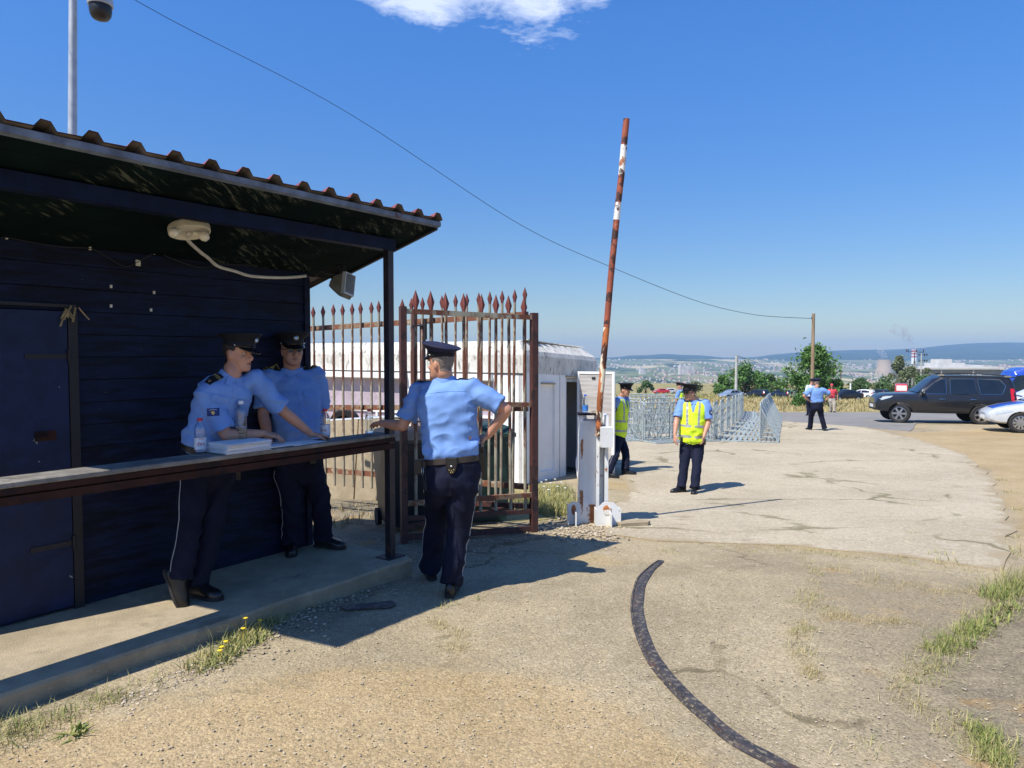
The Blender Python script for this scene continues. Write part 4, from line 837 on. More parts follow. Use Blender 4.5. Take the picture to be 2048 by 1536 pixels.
def lbox(mb, s0, s1, o0, o1, z0, z1): return mb.add([lf(s, o, z) for z in (z0, z1) for s, o in ((s0, o0), (s1, o0), (s1, o1), (s0, o1))], [(0, 3, 2, 1), (4, 5, 6, 7), (0, 1, 5, 4), (1, 2, 6, 5), (2, 3, 7, 6), (3, 0, 4, 7)])
DH = 2.08; lbox(mb, 0, WDL, 0, .04, 0, DH); lf_ = mb.build('door_leaf', 'door_leaf', cb, smooth=0)
mb = MB(); lbox(mb, WDL - .045, WDL + .004, .0, .052, 0, DH + .004); lbox(mb, 0, .045, .0, .052, 0, DH + .004); lbox(mb, .046, WDL - .046, .0, .052, DH - .04, DH + .004); lbox(mb, .046, WDL - .046, .0, .052, 0, .05); lbox(mb, .3, .31, .041, .05, .05, .9); lbox(mb, WDL - .13, WDL - .12, .041, .05, .05, .9); f = mb.build('leaf_frame', 'cabin_white', lf_, smooth=0); f.location = (0, 0, 0)
mb = MB(); lbox(mb, .3, .37, .041, .055, DH - .14, DH - .1); f = mb.build('name_plate', 'trim_black', lf_, smooth=0); f.location = (0, 0, 0)
mb = MB(); lbox(mb, WDL - .1, WDL - .06, .041, .056, .86, 1.04); mb.tube([lf(WDL - .08, .055, .98), lf(WDL - .08, .09, .98), lf(WDL - .16, .09, .98)], .01, 8); f = mb.build('door_handle', 'rust_beam', lf_); f.location = (0, 0, 0)
pts = [P(1156, 880, 13.3), P(1158, 900, 13.2), P(1153, 925, 13.1), P(1157, 960, 13)]; mb = MB(); mb.tube(spline(pts, 5), .018, 8); mb.build('hose', 'cabin_white', cb)

# ------------------------------------------------------------ rising barrier
bz = gz(1.0, 8.3) - .02; bc = V((.955, 8.3, bz)); br = thing('road_barrier', 'rusty white barrier cabinet with its red and white pole raised', 'barrier', tuple(bc))
kx = 8.3 / F
def bx(mb, u0, u1, v0_, v1_, y0, y1):
    x0, x1 = (u0 - 1024) * kx, (u1 - 1024) * kx; za, zb_ = 1.75 + (708 - v0_) * kx, 1.75 + (708 - v1_) * kx
    return mb.box(((x0 + x1) / 2, 8.3 + (y0 + y1) / 2, (za + zb_) / 2), (x1 - x0, y1 - y0, za - zb_))
mb = MB(); bx(mb, 1158, 1165, 829, 1056, -.13, .12); bx(mb, 1165.5, 1190.5, 840, 1056, -.09, .1); bx(mb, 1191, 1197, 829, 1056, -.13, .12); bx(mb, 1197.5, 1208, 838, 1056, .0, .1); bx(mb, 1208.5, 1215, 829, 1056, -.12, .12); mb.build('cabinet', 'barrier_white', br, smooth=0)
mb = MB(); bx(mb, 1177, 1190, 1008, 1056, -.094, -.0905); mb.build('rust_stain', 'barrier_rust', br, smooth=0)
mb = MB(); bx(mb, 1155, 1196, 826.5, 828.8, -.15, .13); mb.build('top_plate', 'rust_beam', br, smooth=0)
mb = MB(); bx(mb, 1197, 1221, 851, 890, -.26, -.135); mb.build('counterweight_box', 'barrier_white', br, smooth=0)
def bracket(u0, u1, vt, yy, nm):
    mb = MB(); w_ = (u1 - u0); x0 = (u0 - 1024) * kx; x1 = (u1 - 1024) * kx; zt = 1.75 + (708 - vt) * kx; zb_ = bz - .05; b = .3 * (x1 - x0)
    mb.prism([(x0, 8.3 + yy, zb_), (x1, 8.3 + yy, zb_), (x1, 8.3 + yy, zt - b), (x1 - b, 8.3 + yy, zt), (x0 + b, 8.3 + yy, zt), (x0, 8.3 + yy, zt - b)], (0, .012, 0))
    mb.box(((x0 * .45 + x1 * .55), 8.3 + yy - .075, (zb_ + zt - .1) / 2), (.012, .15, zt - .1 - zb_)); mb.box((x0 + .006, 8.3 + yy + .09, (zb_ + zt - b) / 2), (.012, .15, zt - b - zb_)); mb.box((x1 - .006, 8.3 + yy + .09, (zb_ + zt - b) / 2), (.012, .15, zt - b - zb_)); mb.build(nm, 'barrier_white', br, smooth=0)
    mb = MB(); mb.ell(V((x0 * .55 + x1 * .45, 8.3 + yy - .004, zt - .09)), (.05 * w_ / 48, .006, .06)); mb.build('rust_stain', 'barrier_rust', br)
bracket(1187, 1236, 996, -.30, 'base_bracket'); bracket(1134, 1159, 998, -.22, 'base_bracket')
segs = [(1197, 872, 'pole_rusty'), (1200, 800, 'pole_rusty'), (1213, 655, 'pole_rusty'), (1221, 560, 'pole_red'), (1233, 440, 'pole_red'), (1236.5, 405, 'pole_white'), (1243, 350, 'pole_red'), (1248, 290, 'pole_white'), (1253, 238, 'pole_red')]
sg = [(a[0], a[1], b[0], b[1], b[2]) for a, b in zip(segs[:-1], segs[1:])]
for u0, v0_, u1, v1_, mt_ in sg:
    mb = MB(); mb.tube([P(u0, v0_, 8.16), P(u1, v1_, 8.16)], [.036, .036], 14); mb.build('barrier_pole' if mt_ != 'pole_white' else 'white_band', mt_, br)
blk = G(1292, 1052); mb = MB(); mb.prism([blk + V(p) for p in ((-.3, -.10, -.02), (.02, -.02, -.02), (.06, .06, -.02), (-.02, .12, -.02), (-.34, .02, -.02))], (.0, .0, .07)); tag(mb.build('concrete_fragment', 'concrete', origin=tuple(blk), smooth=0), 'broken flat piece of concrete lying right of the barrier foot', 'rubble')

# ------------------------------------------------------------ curved steel rail set in the ground
pl = [(1322, 1122), (1298, 1142), (1282, 1165), (1275, 1195), (1274, 1222), (1282, 1262), (1306, 1318), (1352, 1375), (1410, 1430), (1475, 1484), (1545, 1522), (1600, 1552), (1680, 1592)]
cl_ = spline([G(u, v) for u, v in pl], 6); mb = MB(); rings = []
for i, p in enumerate(cl_):
    t = (cl_[min(i + 1, len(cl_) - 1)] - cl_[max(i - 1, 0)]); t.z = 0; t.normalize(); n_ = V((t.y, -t.x, 0)); w = .044 * (.6 + .4 * min(1, i / 8)) * (1 + .10 * noise.noise(V((i * .31, 0, 0)))); z = p.z + .004 * noise.noise(V((i * .23, 3, 0)))
    rings.append([V((p.x, p.y, z)) + n_ * a * w + V((0, 0, h)) for a, h in ((-1, -.02), (-1, .006), (-.8, .010), (.30, .010), (.40, .002), (.62, .002), (.70, .010), (1, .006), (1, -.02))])
mb.loft(rings); tag(mb.build('gate_track', 'rail_steel', smooth=25, origin=tuple(cl_[0])), 'curved dark steel track set in the worn ground of the forecourt', 'track')
a = [G(680, 1215), G(785, 1204), G(792, 1212), G(780, 1217), G(690, 1222)]; mb = MB(); mb.prism([p + V((0, 0, .006)) for p in a], (0, 0, .006)); tag(mb.build('metal_strip', 'rail_steel', origin=tuple(a[0]), smooth=0), 'short flat dark metal strip on the ground in the shade before the hut post', 'strip')

# ------------------------------------------------------------ poles and wires
cm = thing('camera_mast', 'tall galvanised mast behind the hut carrying a dark dome camera', 'mast', tuple(V((P(145, 300, 7.6).x, 7.6, gz(0, 7.6)))))
pb = cm.location; top_ = P(147, -330, 7.6); mb = MB(); mb.tube([(pb.x, 7.6, pb.z), P(145, 272, 7.6), top_], [.05, .043, .034], 20); mb.build('pole', 'galv_pole', cm)
dc = P(201, 22, 7.5); mb = MB(); mb.tube([P(147, -150, 7.6), P(175, -150, 7.55), V((dc.x, dc.y, P(200, -140, 7.5).z)), dc + V((0, 0, .24))], .022, 10); mb.build('camera_arm', 'galv_pole', cm)
mb = MB(); mb.lathe([(.03, .25), (.10, .23), (.118, .12), (.122, .06), (.118, .05), (.03, .05)], 24, dc); mb.build('camera_hood', 'galv_pole', cm)
mb = MB(); mb.lathe([(.096, .08), (.106, .05), (.106, .0), (.098, -.045), (.075, -.08), (.04, -.095), (.005, -.1)], 24, dc); mb.build('camera_dome', 'dark', cm)
wp = [(270 - 620, -400, 6.0), (270, 0, 9), (700, 228, 12.3), (1040, 449, 17.4), (1215, 531, 22.1), (1400, 604, 30.8), (1500, 628, 39.2), (1560, 634, 47), (1624, 637, 60)]
mb = MB(); pts = spline([P(*q_) for q_ in wp], 8); mb.tube(pts, [max(.004, .00036 * p.y) for p in pts], 6); tag(mb.build('overhead_wire', 'trim_black', origin=tuple(pts[-1])), 'long black overhead wire sagging across the sky to the wooden pole', 'wire')
def upole(label, u, vt, Yd, r0, r1, mt_, name='utility_pole', cat='pole', vb=None):
    t = P(u, vt, Yd); b = V((t.x, Yd, gz(t.x, Yd) - .2))
    if vb: q_ = P(vb, 700, Yd); b.x = q_.x
    r = thing(name, label, cat, tuple(b)); mb = MB(); mb.tube([b, b.lerp(t, .5), t], [r0, (r0 + r1) / 2, r1], 10); mb.build('shaft', mt_, r); return r, t
r, t = upole('weathered brown wooden pole holding the end of the overhead wire', 1627, 627, 60, .16, .13, 'woodpole'); mb = MB(); mb.tube([t - V((0, 0, .3)), t - V((.15, 0, .3)), t - V((.15, 0, .42))], .03, 6); mb.build('insulator', 'trim_black', r)
r, t = upole('pale concrete pole rising beside the bushes behind the silver car', 1473, 711, 112, .27, .18, 'greypole'); mb = MB(); mb.tube([t, P(1515, 725, 150)], .05, 4); mb.build('wire', 'trim_black', r)
r, t = upole('short leaning grey pole in front of the cooling tower', 1754, 742, 145, .22, .14, 'greypole', vb=1760); mb = MB(); mb.bar(t + V((-.5, 0, -.1)), t + V((1.0, 0, -.1)), .12); mb.build('crossarm', 'greypole', r)
r, t = upole('short white post among the bushes behind the woman in red', 1701, 768, 118, .14, .11, 'white'); mb = MB(); mb.lathe([(.13, -.2), (.15, 0), (.02, .1)], 8, t); mb.build('cap', 'white', r)
r, t = upole('thin dark pole beyond the bush right of the wooden pole', 1682, 742, 150, .12, .09, 'bark'); mb = MB(); mb.bar(t + V((-.6, 0, -.2)), t + V((.6, 0, -.2)), .09); mb.build('crossarm', 'bark', r)
r, t = upole('pole carrying a grey transformer box in front of the banded chimney', 1829, 722, 160, .22, .18, 'bark')
mb = MB(); q_ = P(1829, 733, 160); mb.box(q_, (1.1, .8, .95)); mb.box(q_ + V((0, 0, .55)), (1.25, .9, .12)); mb.build('transformer', 'galv_pole', r)
mb = MB(); q_ = P(1829, 705, 160); mb.bar(P(1815, 703.5, 160), P(1848, 704.5, 160), .12); mb.tube([q_, t], .1, 6); [mb.lathe([(.09, 0), (.09, .4), (.13, .42), (.02, .6)], 6, P(u, 703.8, 160)) for u in (1813, 1816, 1833, 1847)]; mb.build('insulator_arm', 'trim_black', r)
r, t = upole('pole with two insulator arms right of the banded chimney', 1843, 707, 165, .16, .13, 'greypole'); mb = MB()
for v in (710, 722): mb.bar(P(1838, v, 165), P(1854, v - 1, 165), .12); [mb.lathe([(.1, -.3), (.12, 0), (.02, .35)], 6, P(u, v - .6, 165)) for u in (1838, 1849, 1854)]
mb.build('insulator_arm', 'trim_black', r)
# grey building behind the black off-roader
def wbox(mb, u0, u1, v0_, v1_, Yd, dep):
    a, b = P(u0, v0_, Yd), P(u1, v1_, Yd); return mb.box(((a.x + b.x) / 2, Yd + dep / 2, (a.z + b.z) / 2), (abs(b.x - a.x), dep, abs(a.z - b.z)))
bb = thing('grey_building', 'long flat-roofed grey building behind the black off-road car', 'building', tuple(P(1925, 775, 175))); YB = 175
mb = MB(); wbox(mb, 1858, 2006, 739.5, 790, YB, 14); mb.build('wall', 'bldg_grey', bb, smooth=0)
mb = MB(); wbox(mb, 1852, 2009, 735, 739, YB - .6, 15); mb.build('roof_edge', 'bldg_pale', bb, smooth=0)
mb = MB(); wbox(mb, 1876, 1930, 726, 734.8, YB + 4, 6); wbox(mb, 1880, 1904, 718.5, 725.8, YB + 5, 4); wbox(mb, 1930.5, 1968, 730, 734.8, YB + 5, 6); mb.build('penthouse', 'bldg_pale', bb, smooth=0)
for u, w, v, h in ((1866, 15, 746, 10), (1984, 9, 749, 8)): mb = MB(); wbox(mb, u, u + w, v, v + h, YB - .05, .5); mb.build('dark_opening', 'cabin_dark', bb, smooth=0)
for u in (1894, 1901, 1908, 1922, 1929, 1936, 1954, 1959): mb = MB(); wbox(mb, u, u + 4, 749, 757.5, YB - .07, .3); mb.build('window', 'white', bb, smooth=0)
for u in (1882, 1946): mb = MB(); wbox(mb, u, u + 2, 739.2, 760, YB - .3, .29); mb.build('column', 'bldg_pale', bb, smooth=0)
# ------------------------------------------------------------ people
def ik(a, c, l1, l2, hint):
    a, c, hint = V(a), V(c), V(hint); d = c - a; n = d.length
    if n > (l1 + l2) * .995: k = n / ((l1 + l2) * .995); l1 *= k; l2 *= k
    u = d.normalized(); x = (l1 * l1 - l2 * l2 + n * n) / (2 * n); h = math.sqrt(max(0, l1 * l1 - x * x)); w = hint - u * hint.dot(u)
    w = w.normalized() if w.length > 1e-4 else u.orthogonal().normalized()
    return a + u * x + w * h
def ering(c, r, f, rx, fy, by, n=30, e=2.3):
    out = []
    for j in range(n):
        t = 2 * math.pi * j / n; a, b = math.cos(t), math.sin(t); a = math.copysign(abs(a) ** (2 / e), a); b = math.copysign(abs(b) ** (2 / e), b)
        out.append(c + r * (a * rx) + f * (b * (fy if b > 0 else by)))
    return out
def limb(mb, pts, rad, n=18, sub=4):
    """smooth tapering limb through joints"""
    pts = [V(p) for p in pts]; P_, R_ = [], []
    sp_ = spline(pts, sub); rr = np.interp(np.linspace(0, len(rad) - 1, len(sp_)), range(len(rad)), rad); mb.tube(sp_, rr.tolist(), n, rnd=True)
HEADR = [(-.122, .016, .076, .040), (-.113, .034, .090, .010), (-.096, .048, .094, -.022), (-.070, .058, .090, -.046), (-.040, .066, .090, -.070), (-.010, .071, .089, -.088), (.020, .075, .088, -.098), (.050, .077, .093, -.101), (.080, .073, .084, -.095), (.104, .058, .062, -.075), (.118, .034, .034, -.045), (.122, .01, .01, -.015)]
def hand(mb, w, d, pn, th, curl=.35, spread=.06, s=1.0, n=8):
    """palm, five unequal fingers and a thumb; d: along the hand, pn: palm side, th: thumb side"""
    d = V(d).normalized(); pn = V(pn); pn = (pn - d * pn.dot(d)).normalized(); t = d.cross(pn)
    if t.dot(V(th)) < 0: t = -t
    rings = []
    for x, hw, ht in ((-.012, .024, .020), (.012, .028, .018), (.035, .036, .017), (.065, .041, .015), (.088, .040, .012), (.096, .034, .009)): rings.append(ering(V(w) + d * x * s, t, pn, hw * s, ht * s, ht * s, 16, 2.6))
    mb.loft(rings)
    for k, (off, ln, r0) in enumerate(((.030, .074, .0092), (.0105, .083, .0096), (-.010, .076, .0092), (-.029, .060, .0080))):
        b = V(w) + d * (.088 - .006 * abs(k - 1)) * s + t * off * s; dd = (d + t * spread * (1.3 - k) ).normalized(); pts = [b - dd * .012 * s, b]; q = b; ang = 0
        for m_, f in enumerate((.46, .30, .24)):
            ang += curl * (.8 if m_ == 0 else 1.0) * (1 + .08 * k); v = dd * math.cos(ang) + pn * math.sin(ang); q = q + v * ln * f * s; pts.append(q)
        mb.tube(pts, [r0 * s, r0 * s, r0 * .97 * s, r0 * .88 * s, r0 * .72 * s], n, rnd=True)
    b = V(w) + d * .022 * s + t * .026 * s; v1 = (d * .55 + t * .75 + pn * .25).normalized(); v2 = (d * .8 + t * .42 + pn * .35).normalized()
    mb.tube([b - v1 * .012 * s, b + v1 * .03 * s, b + v1 * .03 * s + v2 * .032 * s, b + v1 * .03 * s + v2 * .058 * s], [.014 * s, .0125 * s, .0105 * s, .0078 * s], n, rnd=True)

def person(label, group, J, look):
    k = look.get('scale', 1.0); det = look.get('detail', 1.0); vx = look.get('voxel', .0075)
    root = thing('person', label, 'person', tuple(J['base']), group)
    if not group and 'group' in root: del root['group']
    up = V((0, 0, 1)); nb, pv = V(J['neck']), V(J['belt']); rs, rh = V(J['rs']).normalized(), V(J['rh']).normalized(); rs0 = rs.copy()
    sa = (nb - pv).normalized()                     # spine axis
    def fwd(r): f = sa.cross(r); return f.normalized()
    fs, fh = fwd(rs), fwd(rh); rs = fs.cross(sa).normalized(); rh = fh.cross(sa).normalized()
    bel, wd = look.get('belly', 0), look.get('width', 1.0)
    shw = .178 * wd * k
    sh = {1: nb + rs0 * shw - sa * .055 * k, -1: nb - rs0 * shw - sa * .055 * k}
    if 'shL' in J: sh[-1] += V(J['shL'])
    if 'shR' in J: sh[1] += V(J['shR'])
    wr = {1: V(J['wrR']), -1: V(J['wrL'])}; eh = {1: J['elR'], -1: J['elL']}; el = {}
    for s in (1, -1): el[s] = ik(sh[s], wr[s], .295 * k, .265 * k, eh[s])
    hipc = pv - up * .10 * k; hip = {s: hipc + rh * .090 * s * k - up * .02 for s in (1, -1)}
    an = {1: V(J['anR']), -1: V(J['anL'])}; kn = {s: ik(hip[s], an[s], (hip[s] - an[s]).length * .508, (hip[s] - an[s]).length * (.498 + look.get('bend', .004)), J['knR'] if s == 1 else J['knL']) for s in (1, -1)}
    hc, hf = V(J['head']), V(J['hf']).normalized(); hu = V(J.get('hu', (0, 0, 1))); hr = hf.cross(hu).normalized(); hu = hr.cross(hf)
    MH = Matrix((hr, hf, hu)).transposed(); fat = look.get('fat', 1.0)
    def H(x, y, z): return hc + MH @ V((x * k, y * k, z * k))
    # ---- body: one continuous skin
    mb = MB()
    tor = [(-.20, .10, .06, .06), (-.05, .135, .08, .08), (.2, .16, .11 + bel * .8, .10), (.5, .165, .11 + bel * .5, .11), (.8, .165, .10, .10), (.93, .10, .07, .075), (1.0, .062, .055, .06)]
    mb.loft([ering(pv.lerp(nb, t), rh.lerp(rs, max(0, min(1, t))).normalized(), fh.lerp(fs, max(0, min(1, t))).normalized(), a * k * wd, b * k, c * k, 24) for t, a, b, c in tor])
    nk = H(0, -.022, -.062); limb(mb, [nb - sa * .05, nb + sa * .02, nk, H(0, -.015, -.02)], [.070 * k * fat, .060 * k * fat, .057 * k * fat, .055 * k], 20)
    mb.loft([[H(x, y, z) for x, y, z in [(w_ * (1 + (fat - 1) * (.35 if z > -.02 else 1)) * math.copysign(abs(math.cos(t)) ** .9, math.cos(t)), (yf + yb) / 2 + (yf - yb) / 2 * math.copysign(abs(math.sin(t)) ** .9, math.sin(t)), z) for t in [2 * math.pi * j / 28 for j in range(28)]]] for z, w_, yf, yb in HEADR])
    mb.tube([H(0, .080, .022), H(0, .096, -.004), H(0, .112, -.026), H(0, .106, -.036), H(0, .088, -.038)], [.007 * k, .0085 * k, .0115 * k, .0115 * k, .010 * k], 10, rnd=True)
    for s in (1, -1):
        mb.ell(H(s * .011, .098, -.034), (.0085 * k, .010 * k, .008 * k), MH); Me = MH @ Matrix.Rotation(s * -.35, 3, 'Z') @ Matrix.Rotation(.15, 3, 'X'); mb.ell(H(s * .077, -.010, -.010), (.010 * k, .019 * k, .032 * k), Me)
        mb.tube([H(s * .012, .093, .030), H(s * .035, .092, .033), H(s * .058, .078, .025)], [.007 * k, .009 * k, .007 * k], 8, rnd=True); mb.ell(H(s * .042, .070, -.028), (.020 * k, .018 * k, .018 * k), MH)
    mb.tube([H(-.020, .086, -.060), H(0, .093, -.057), H(.020, .086, -.060)], [.005 * k, .0065 * k, .005 * k], 8, rnd=True); mb.tube([H(-.017, .086, -.070), H(0, .093, -.071), H(.017, .086, -.070)], [.005 * k, .007 * k, .005 * k], 8, rnd=True)
    mb.ell(H(0, .084, -.104), (.020 * k, .013 * k, .014 * k), MH)
    am = look.get('arm', 1.0)
    for s in (1, -1):
        limb(mb, [nb + rs * s * .10 * k - sa * .07, sh[s], sh[s].lerp(el[s], .5), el[s]], [.05 * k, .056 * k * am, .051 * k * am, .041 * k * am], 16)
        wv_ = (wr[s] - el[s]); limb(mb, [el[s], el[s] + wv_ * .3, el[s] + wv_ * .7, wr[s]], [.041 * k * am, .043 * k * am, .034 * k * am, .026 * k * am], 16)
        hd = J['haR'] if s == 1 else J['haL']; hand(mb, wr[s], hd[0], hd[1], hd[2], hd[3] if len(hd) > 3 else .35, .06, k * look.get('hand', 1.04))
        limb(mb, [hip[s] - up * .0, hip[s].lerp(kn[s], .5), kn[s], kn[s].lerp(an[s], .35), an[s] + up * .0], [.058 * k, .056 * k, .046 * k, .046 * k, .034 * k], 16)
    body = remesh(mb, vx, 3, .45)
    c = vco(body)                                   # eye sockets, mouth line
    Mi = np.array(MH.transposed()); loc = (c - np.array(hc)) @ Mi.T / k; dz_ = np.zeros(len(c))
    for s in (1, -1): dz_ += .0075 * np.exp(-(((loc[:, 0] - s * .033) / .015) ** 2 + ((loc[:, 2] - .006) / .010) ** 2)) * (loc[:, 1] > .05)
    dz_ += .004 * np.exp(-((loc[:, 0] / .022) ** 2 + ((loc[:, 2] + .0655) / .0035) ** 2)) * (loc[:, 1] > .05)
    c = c - np.array(hf)[None] * (dz_ * k)[:, None]; setco(body, c)
    place('body', body, look.get('skin', 'skin'), root, 180)
    def inhead(p): q = MH.transposed() @ (p - hc) / k; return q
    if look.get('hair'):
        hl = look.get('hairline', -.055)
        def hp(p):
            q = inhead(p)
            if q.z < hl - .02 or q.z > .13 or abs(q.x) > .1 or abs(q.y) > .13: return False
            if q.y < -.035: return q.z > hl
            if q.y < .028: return q.z > (.012 if abs(q.x) > .04 else 0) and not (abs(q.x) > .079)
            return q.z > .058
        hm = submesh(body, hp, .0035 * k * look.get('hairthick', 1.0))
        if len(hm.polygons): place('hair', hm, look['hair'], root, 180)
    if look.get('longhair'):
        mb = MB(); mb.tube([H(0, -.03, .09), H(0, -.085, .02), H(0, -.10, -.08), H(0, -.10, -.20)], [.07 * k, .085 * k, .075 * k, .03 * k], 12, rnd=True)
        for s in (1, -1): mb.tube([H(s * .07, 0, .06), H(s * .085, .01, -.06), H(s * .08, .03, -.19)], [.03 * k, .03 * k, .015 * k], 8, rnd=True)
        mb.build('hair', 'hair_dark', root)
    if look.get('eyes', True) and det >= 1:
        for s in (1, -1):
            mb = MB(); mb.ell(H(s * .033, .0755, .006), (.012 * k, .010 * k, .0065 * k), MH, 12); e_ = mb.build('eye', 'eye', root)
            mb = MB(); mb.ell(H(s * .033 + .001, .0835, .006), (.0055 * k, .0035 * k, .0055 * k), MH, 10); mb.build('iris', 'dark', e_)
            mb = MB(); mb.tube([H(s * .016, .099, .026), H(s * .034, .099, .031), H(s * .054, .087, .025)], [.0028 * k, .0042 * k, .0025 * k], 6, rnd=True); mb.build('eyebrow', 'hair_dark', root)
        mb = MB(); mb.tube([H(-.021, .0875, -.0655), H(-.008, .097, -.0615), H(.008, .097, -.0615), H(.021, .0875, -.0655), H(.0, .0975, -.0745), H(-.021, .0875, -.0655)], .0038 * k, 6); mb.build('lips', 'lip', root)
    if look.get('sunglasses'):
        sg_ = None; mb = MB()
        for s in (1, -1): mb.loft([[H(s * (.034 + .026 * math.cos(t)), .094 - .010 * abs(math.cos(t)) * (1 if math.cos(t) > 0 else 0) + o_, .006 + .017 * math.sin(t)) for t in [2 * math.pi * j / 16 for j in range(16)]] for o_ in (-.002, .003)])
        for s in (1, -1): mb.tube([H(s * .058, .086, .012), H(s * .074, .05, .012), H(s * .080, -.005, .010)], .0028 * k, 6)
        mb.tube([H(-.012, .098, .010), H(.012, .098, .010)], .003 * k, 6); mb.build('sunglasses', 'visor', root)
    # ---- shirt
    tor = [(-.07, .160, .112, .110), (.0, .168, .118 + bel * .7, .112), (.09, .180, .130 + bel, .122), (.27, .181, .132 + bel * 1.05, .120), (.48, .183, .130 + bel * .65, .124), (.68, .192, .130 + bel * .25, .128), (.82, .188, .118, .118), (.91, .150, .092, .100), (.98, .090, .070, .078), (1.03, .072, .062, .066)]
    def R_(t): t = max(0, min(1, t)); return rh.lerp(rs, t).normalized()
    def F_(t): t = max(0, min(1, t)); return fh.lerp(fs, t).normalized()
    def torso(mb, tor, g=0):
        P_ = []
        ts = np.array([q[0] for q in tor]); tt = np.linspace(ts[0], ts[-1], 26)
        for t in tt:
            a, b, c_ = [float(np.interp(t, ts, [q[i] for q in tor])) for i in (1, 2, 3)]; P_.append(ering(pv.lerp(nb, t), R_(t), F_(t), (a * wd + g) * k, (b + g) * k, (c_ + g) * k, 32))
        mb.loft(P_)
    slv = look.get('sleeve', .86); mb = MB(); torso(mb, tor)
    for s in (1, -1):
        a, b = sh[s], el[s]; d = (b - a).normalized(); end = a.lerp(b, slv); inn = nb + rs * s * .085 * k - sa * .062 * k
        pts = [inn, a - d * .01, a.lerp(b, .25), a.lerp(b, .55), end, end, end - d * .03 * k]; rad = [.066 * k, .078 * k * am, .080 * k * am, .077 * k * am, .079 * k * am, .060 * k * am, .052 * k * am]
        sp_ = pts; T_ = []
        x = None; rings = []
        for i, p in enumerate(sp_):
            t_ = d if i > 1 else ((a - inn).normalized() * (1 - i * .6) + d * i * .6).normalized()
            x = (sa - t_ * sa.dot(t_)) if x is None else (x - t_ * x.dot(t_)); x = x.normalized(); y = t_.cross(x); rings.append([p + (x * math.cos(2 * math.pi * j / 22) + y * math.sin(2 * math.pi * j / 22)) * rad[i] for j in range(22)])
        mb.loft(rings); mb.ell(a - d * .005, (.077 * k * am,) * 3)
    shirt = remesh(mb, vx, 5 if det >= 1 else 3, .5); wk = look.get('wrinkle', 1.0)
    pvn, nbn = pv, nb; hgt = (nb - pv).length
    def wr_(p, n_):
        t = (p - pv).dot(sa) / hgt; q = p - pv; lx = q.dot(rs); lz = q.dot(sa); ly = q.dot(fs)
        a = noise.noise(V((lx * 5 + 7 * lz, lz * 9 - lx * 4, ly * 5 + 3))); b = noise.noise(V((lx * 12 - 9 * lz, lz * 15 + lx * 5, ly * 10)));
        am_ = .0075 + .009 * max(0, 1 - abs(t - .08) / .3) + (.003 if abs(lx) > .17 * k else 0)
        return wk * k * am_ * ((1 - abs(a) * 2.4) * .8 - .3 + b * .5)
    if det >= .5: displace(shirt, wr_)
    so = place('shirt', shirt, look.get('shirt', 'shirt'), root, 180)
    tree = bvh(shirt) if det >= 1 else None
    # collar
    mb = MB(); f_ = F_(1); c0 = nb + sa * -.004; rings = []
    for z, g in ((-.010, .012), (.018, .012), (.034, .006), (.030, -.002), (-.02, -.006)):
        rings.append([c0 + sa * (z - .028 * max(0, math.sin(t)) ** 2) * k + rs * math.cos(t) * (.066 + g) * k * fat + f_ * math.sin(t) * (.060 + g) * k * fat for t in [2 * math.pi * j / 24 for j in range(24)]])
    mb.loft(rings, cap=False)
    for s in (1, -1):
        mb.prism([c0 + f_ * .066 * k - sa * .004 * k + rs * s * .006 * k, c0 + f_ * .052 * k + rs * s * .050 * k + sa * .010 * k, c0 + f_ * .085 * k + rs * s * .062 * k - sa * .045 * k, c0 + f_ * .098 * k + rs * s * .018 * k - sa * .052 * k], f_ * .006 * k)
    place('collar', mb.mesh(), look.get('shirt', 'shirt'), so, 50).location = (0, 0, 0)
    def deco(m_, name, mt_, par, c_, nr, upv, off=.003, start=.12):
        project(m_, tree, c_, nr, upv, off, start); o = place(name, m_.mesh(), mt_, par, 60); o.location = (0, 0, 0) if par is not root else o.location; return o
    def epaulette(s, txt=None, rank=False):
        d = (sh[s] - nb).normalized(); c_ = nb.lerp(sh[s], .80) + sa * .06 * k; n_ = V(look['epn']).normalized() if 'epn' in look else (sa * .9 + fs * .30 + rs * s * .25).normalized()
        e_ = deco(quadgrid(.058 * k, .115 * k, 5, 8, .003), 'epaulette', 'capblack', so, c_, n_, d, .004); e_.data.materials[0] = MT['capblack']
        if txt: deco(text_mb(txt, .036 * k, .006, 0, .026 * k), 'number', 'gold', e_, c_, n_, -d, .004)
        if txt or rank: mb = MB(); mb.tube([V((.009 * k * math.cos(t), .009 * k * math.sin(t) + (-.034 if not rank else .03) * k, .007)) for t in np.linspace(0, 6.28, 13)], .0014, 4); deco(mb, 'badge', 'silver' if txt else 'gold', e_, c_, n_, -d if txt else d, .004)
        if rank:
            mb = MB()
            for y0 in (-.012, -.002): mb.add(quadgrid(.052 * k, .005 * k, 4, 1, .006, 0, y0 * k).v, quadgrid(.052, .005, 4, 1).f)
            for x0 in (-.027, .027): mb.add(quadgrid(.004 * k, .112 * k, 1, 8, .006, x0 * k, 0).v, quadgrid(.004, .112, 1, 8).f)
            for y0 in (-.054, .054): mb.add(quadgrid(.058 * k, .004 * k, 4, 1, .006, 0, y0 * k).v, quadgrid(.058, .004, 4, 1).f)
            for i in range(3):
                for j in range(2): mb.add(quadgrid(.011 * k, .011 * k, 1, 1, .006, (-.015 + .015 * i) * k, (-.040 + .015 * j) * k).v, quadgrid(1, 1, 1, 1).f)
            deco(mb, 'rank_stripes', 'gold', e_, c_, n_, d, .004)
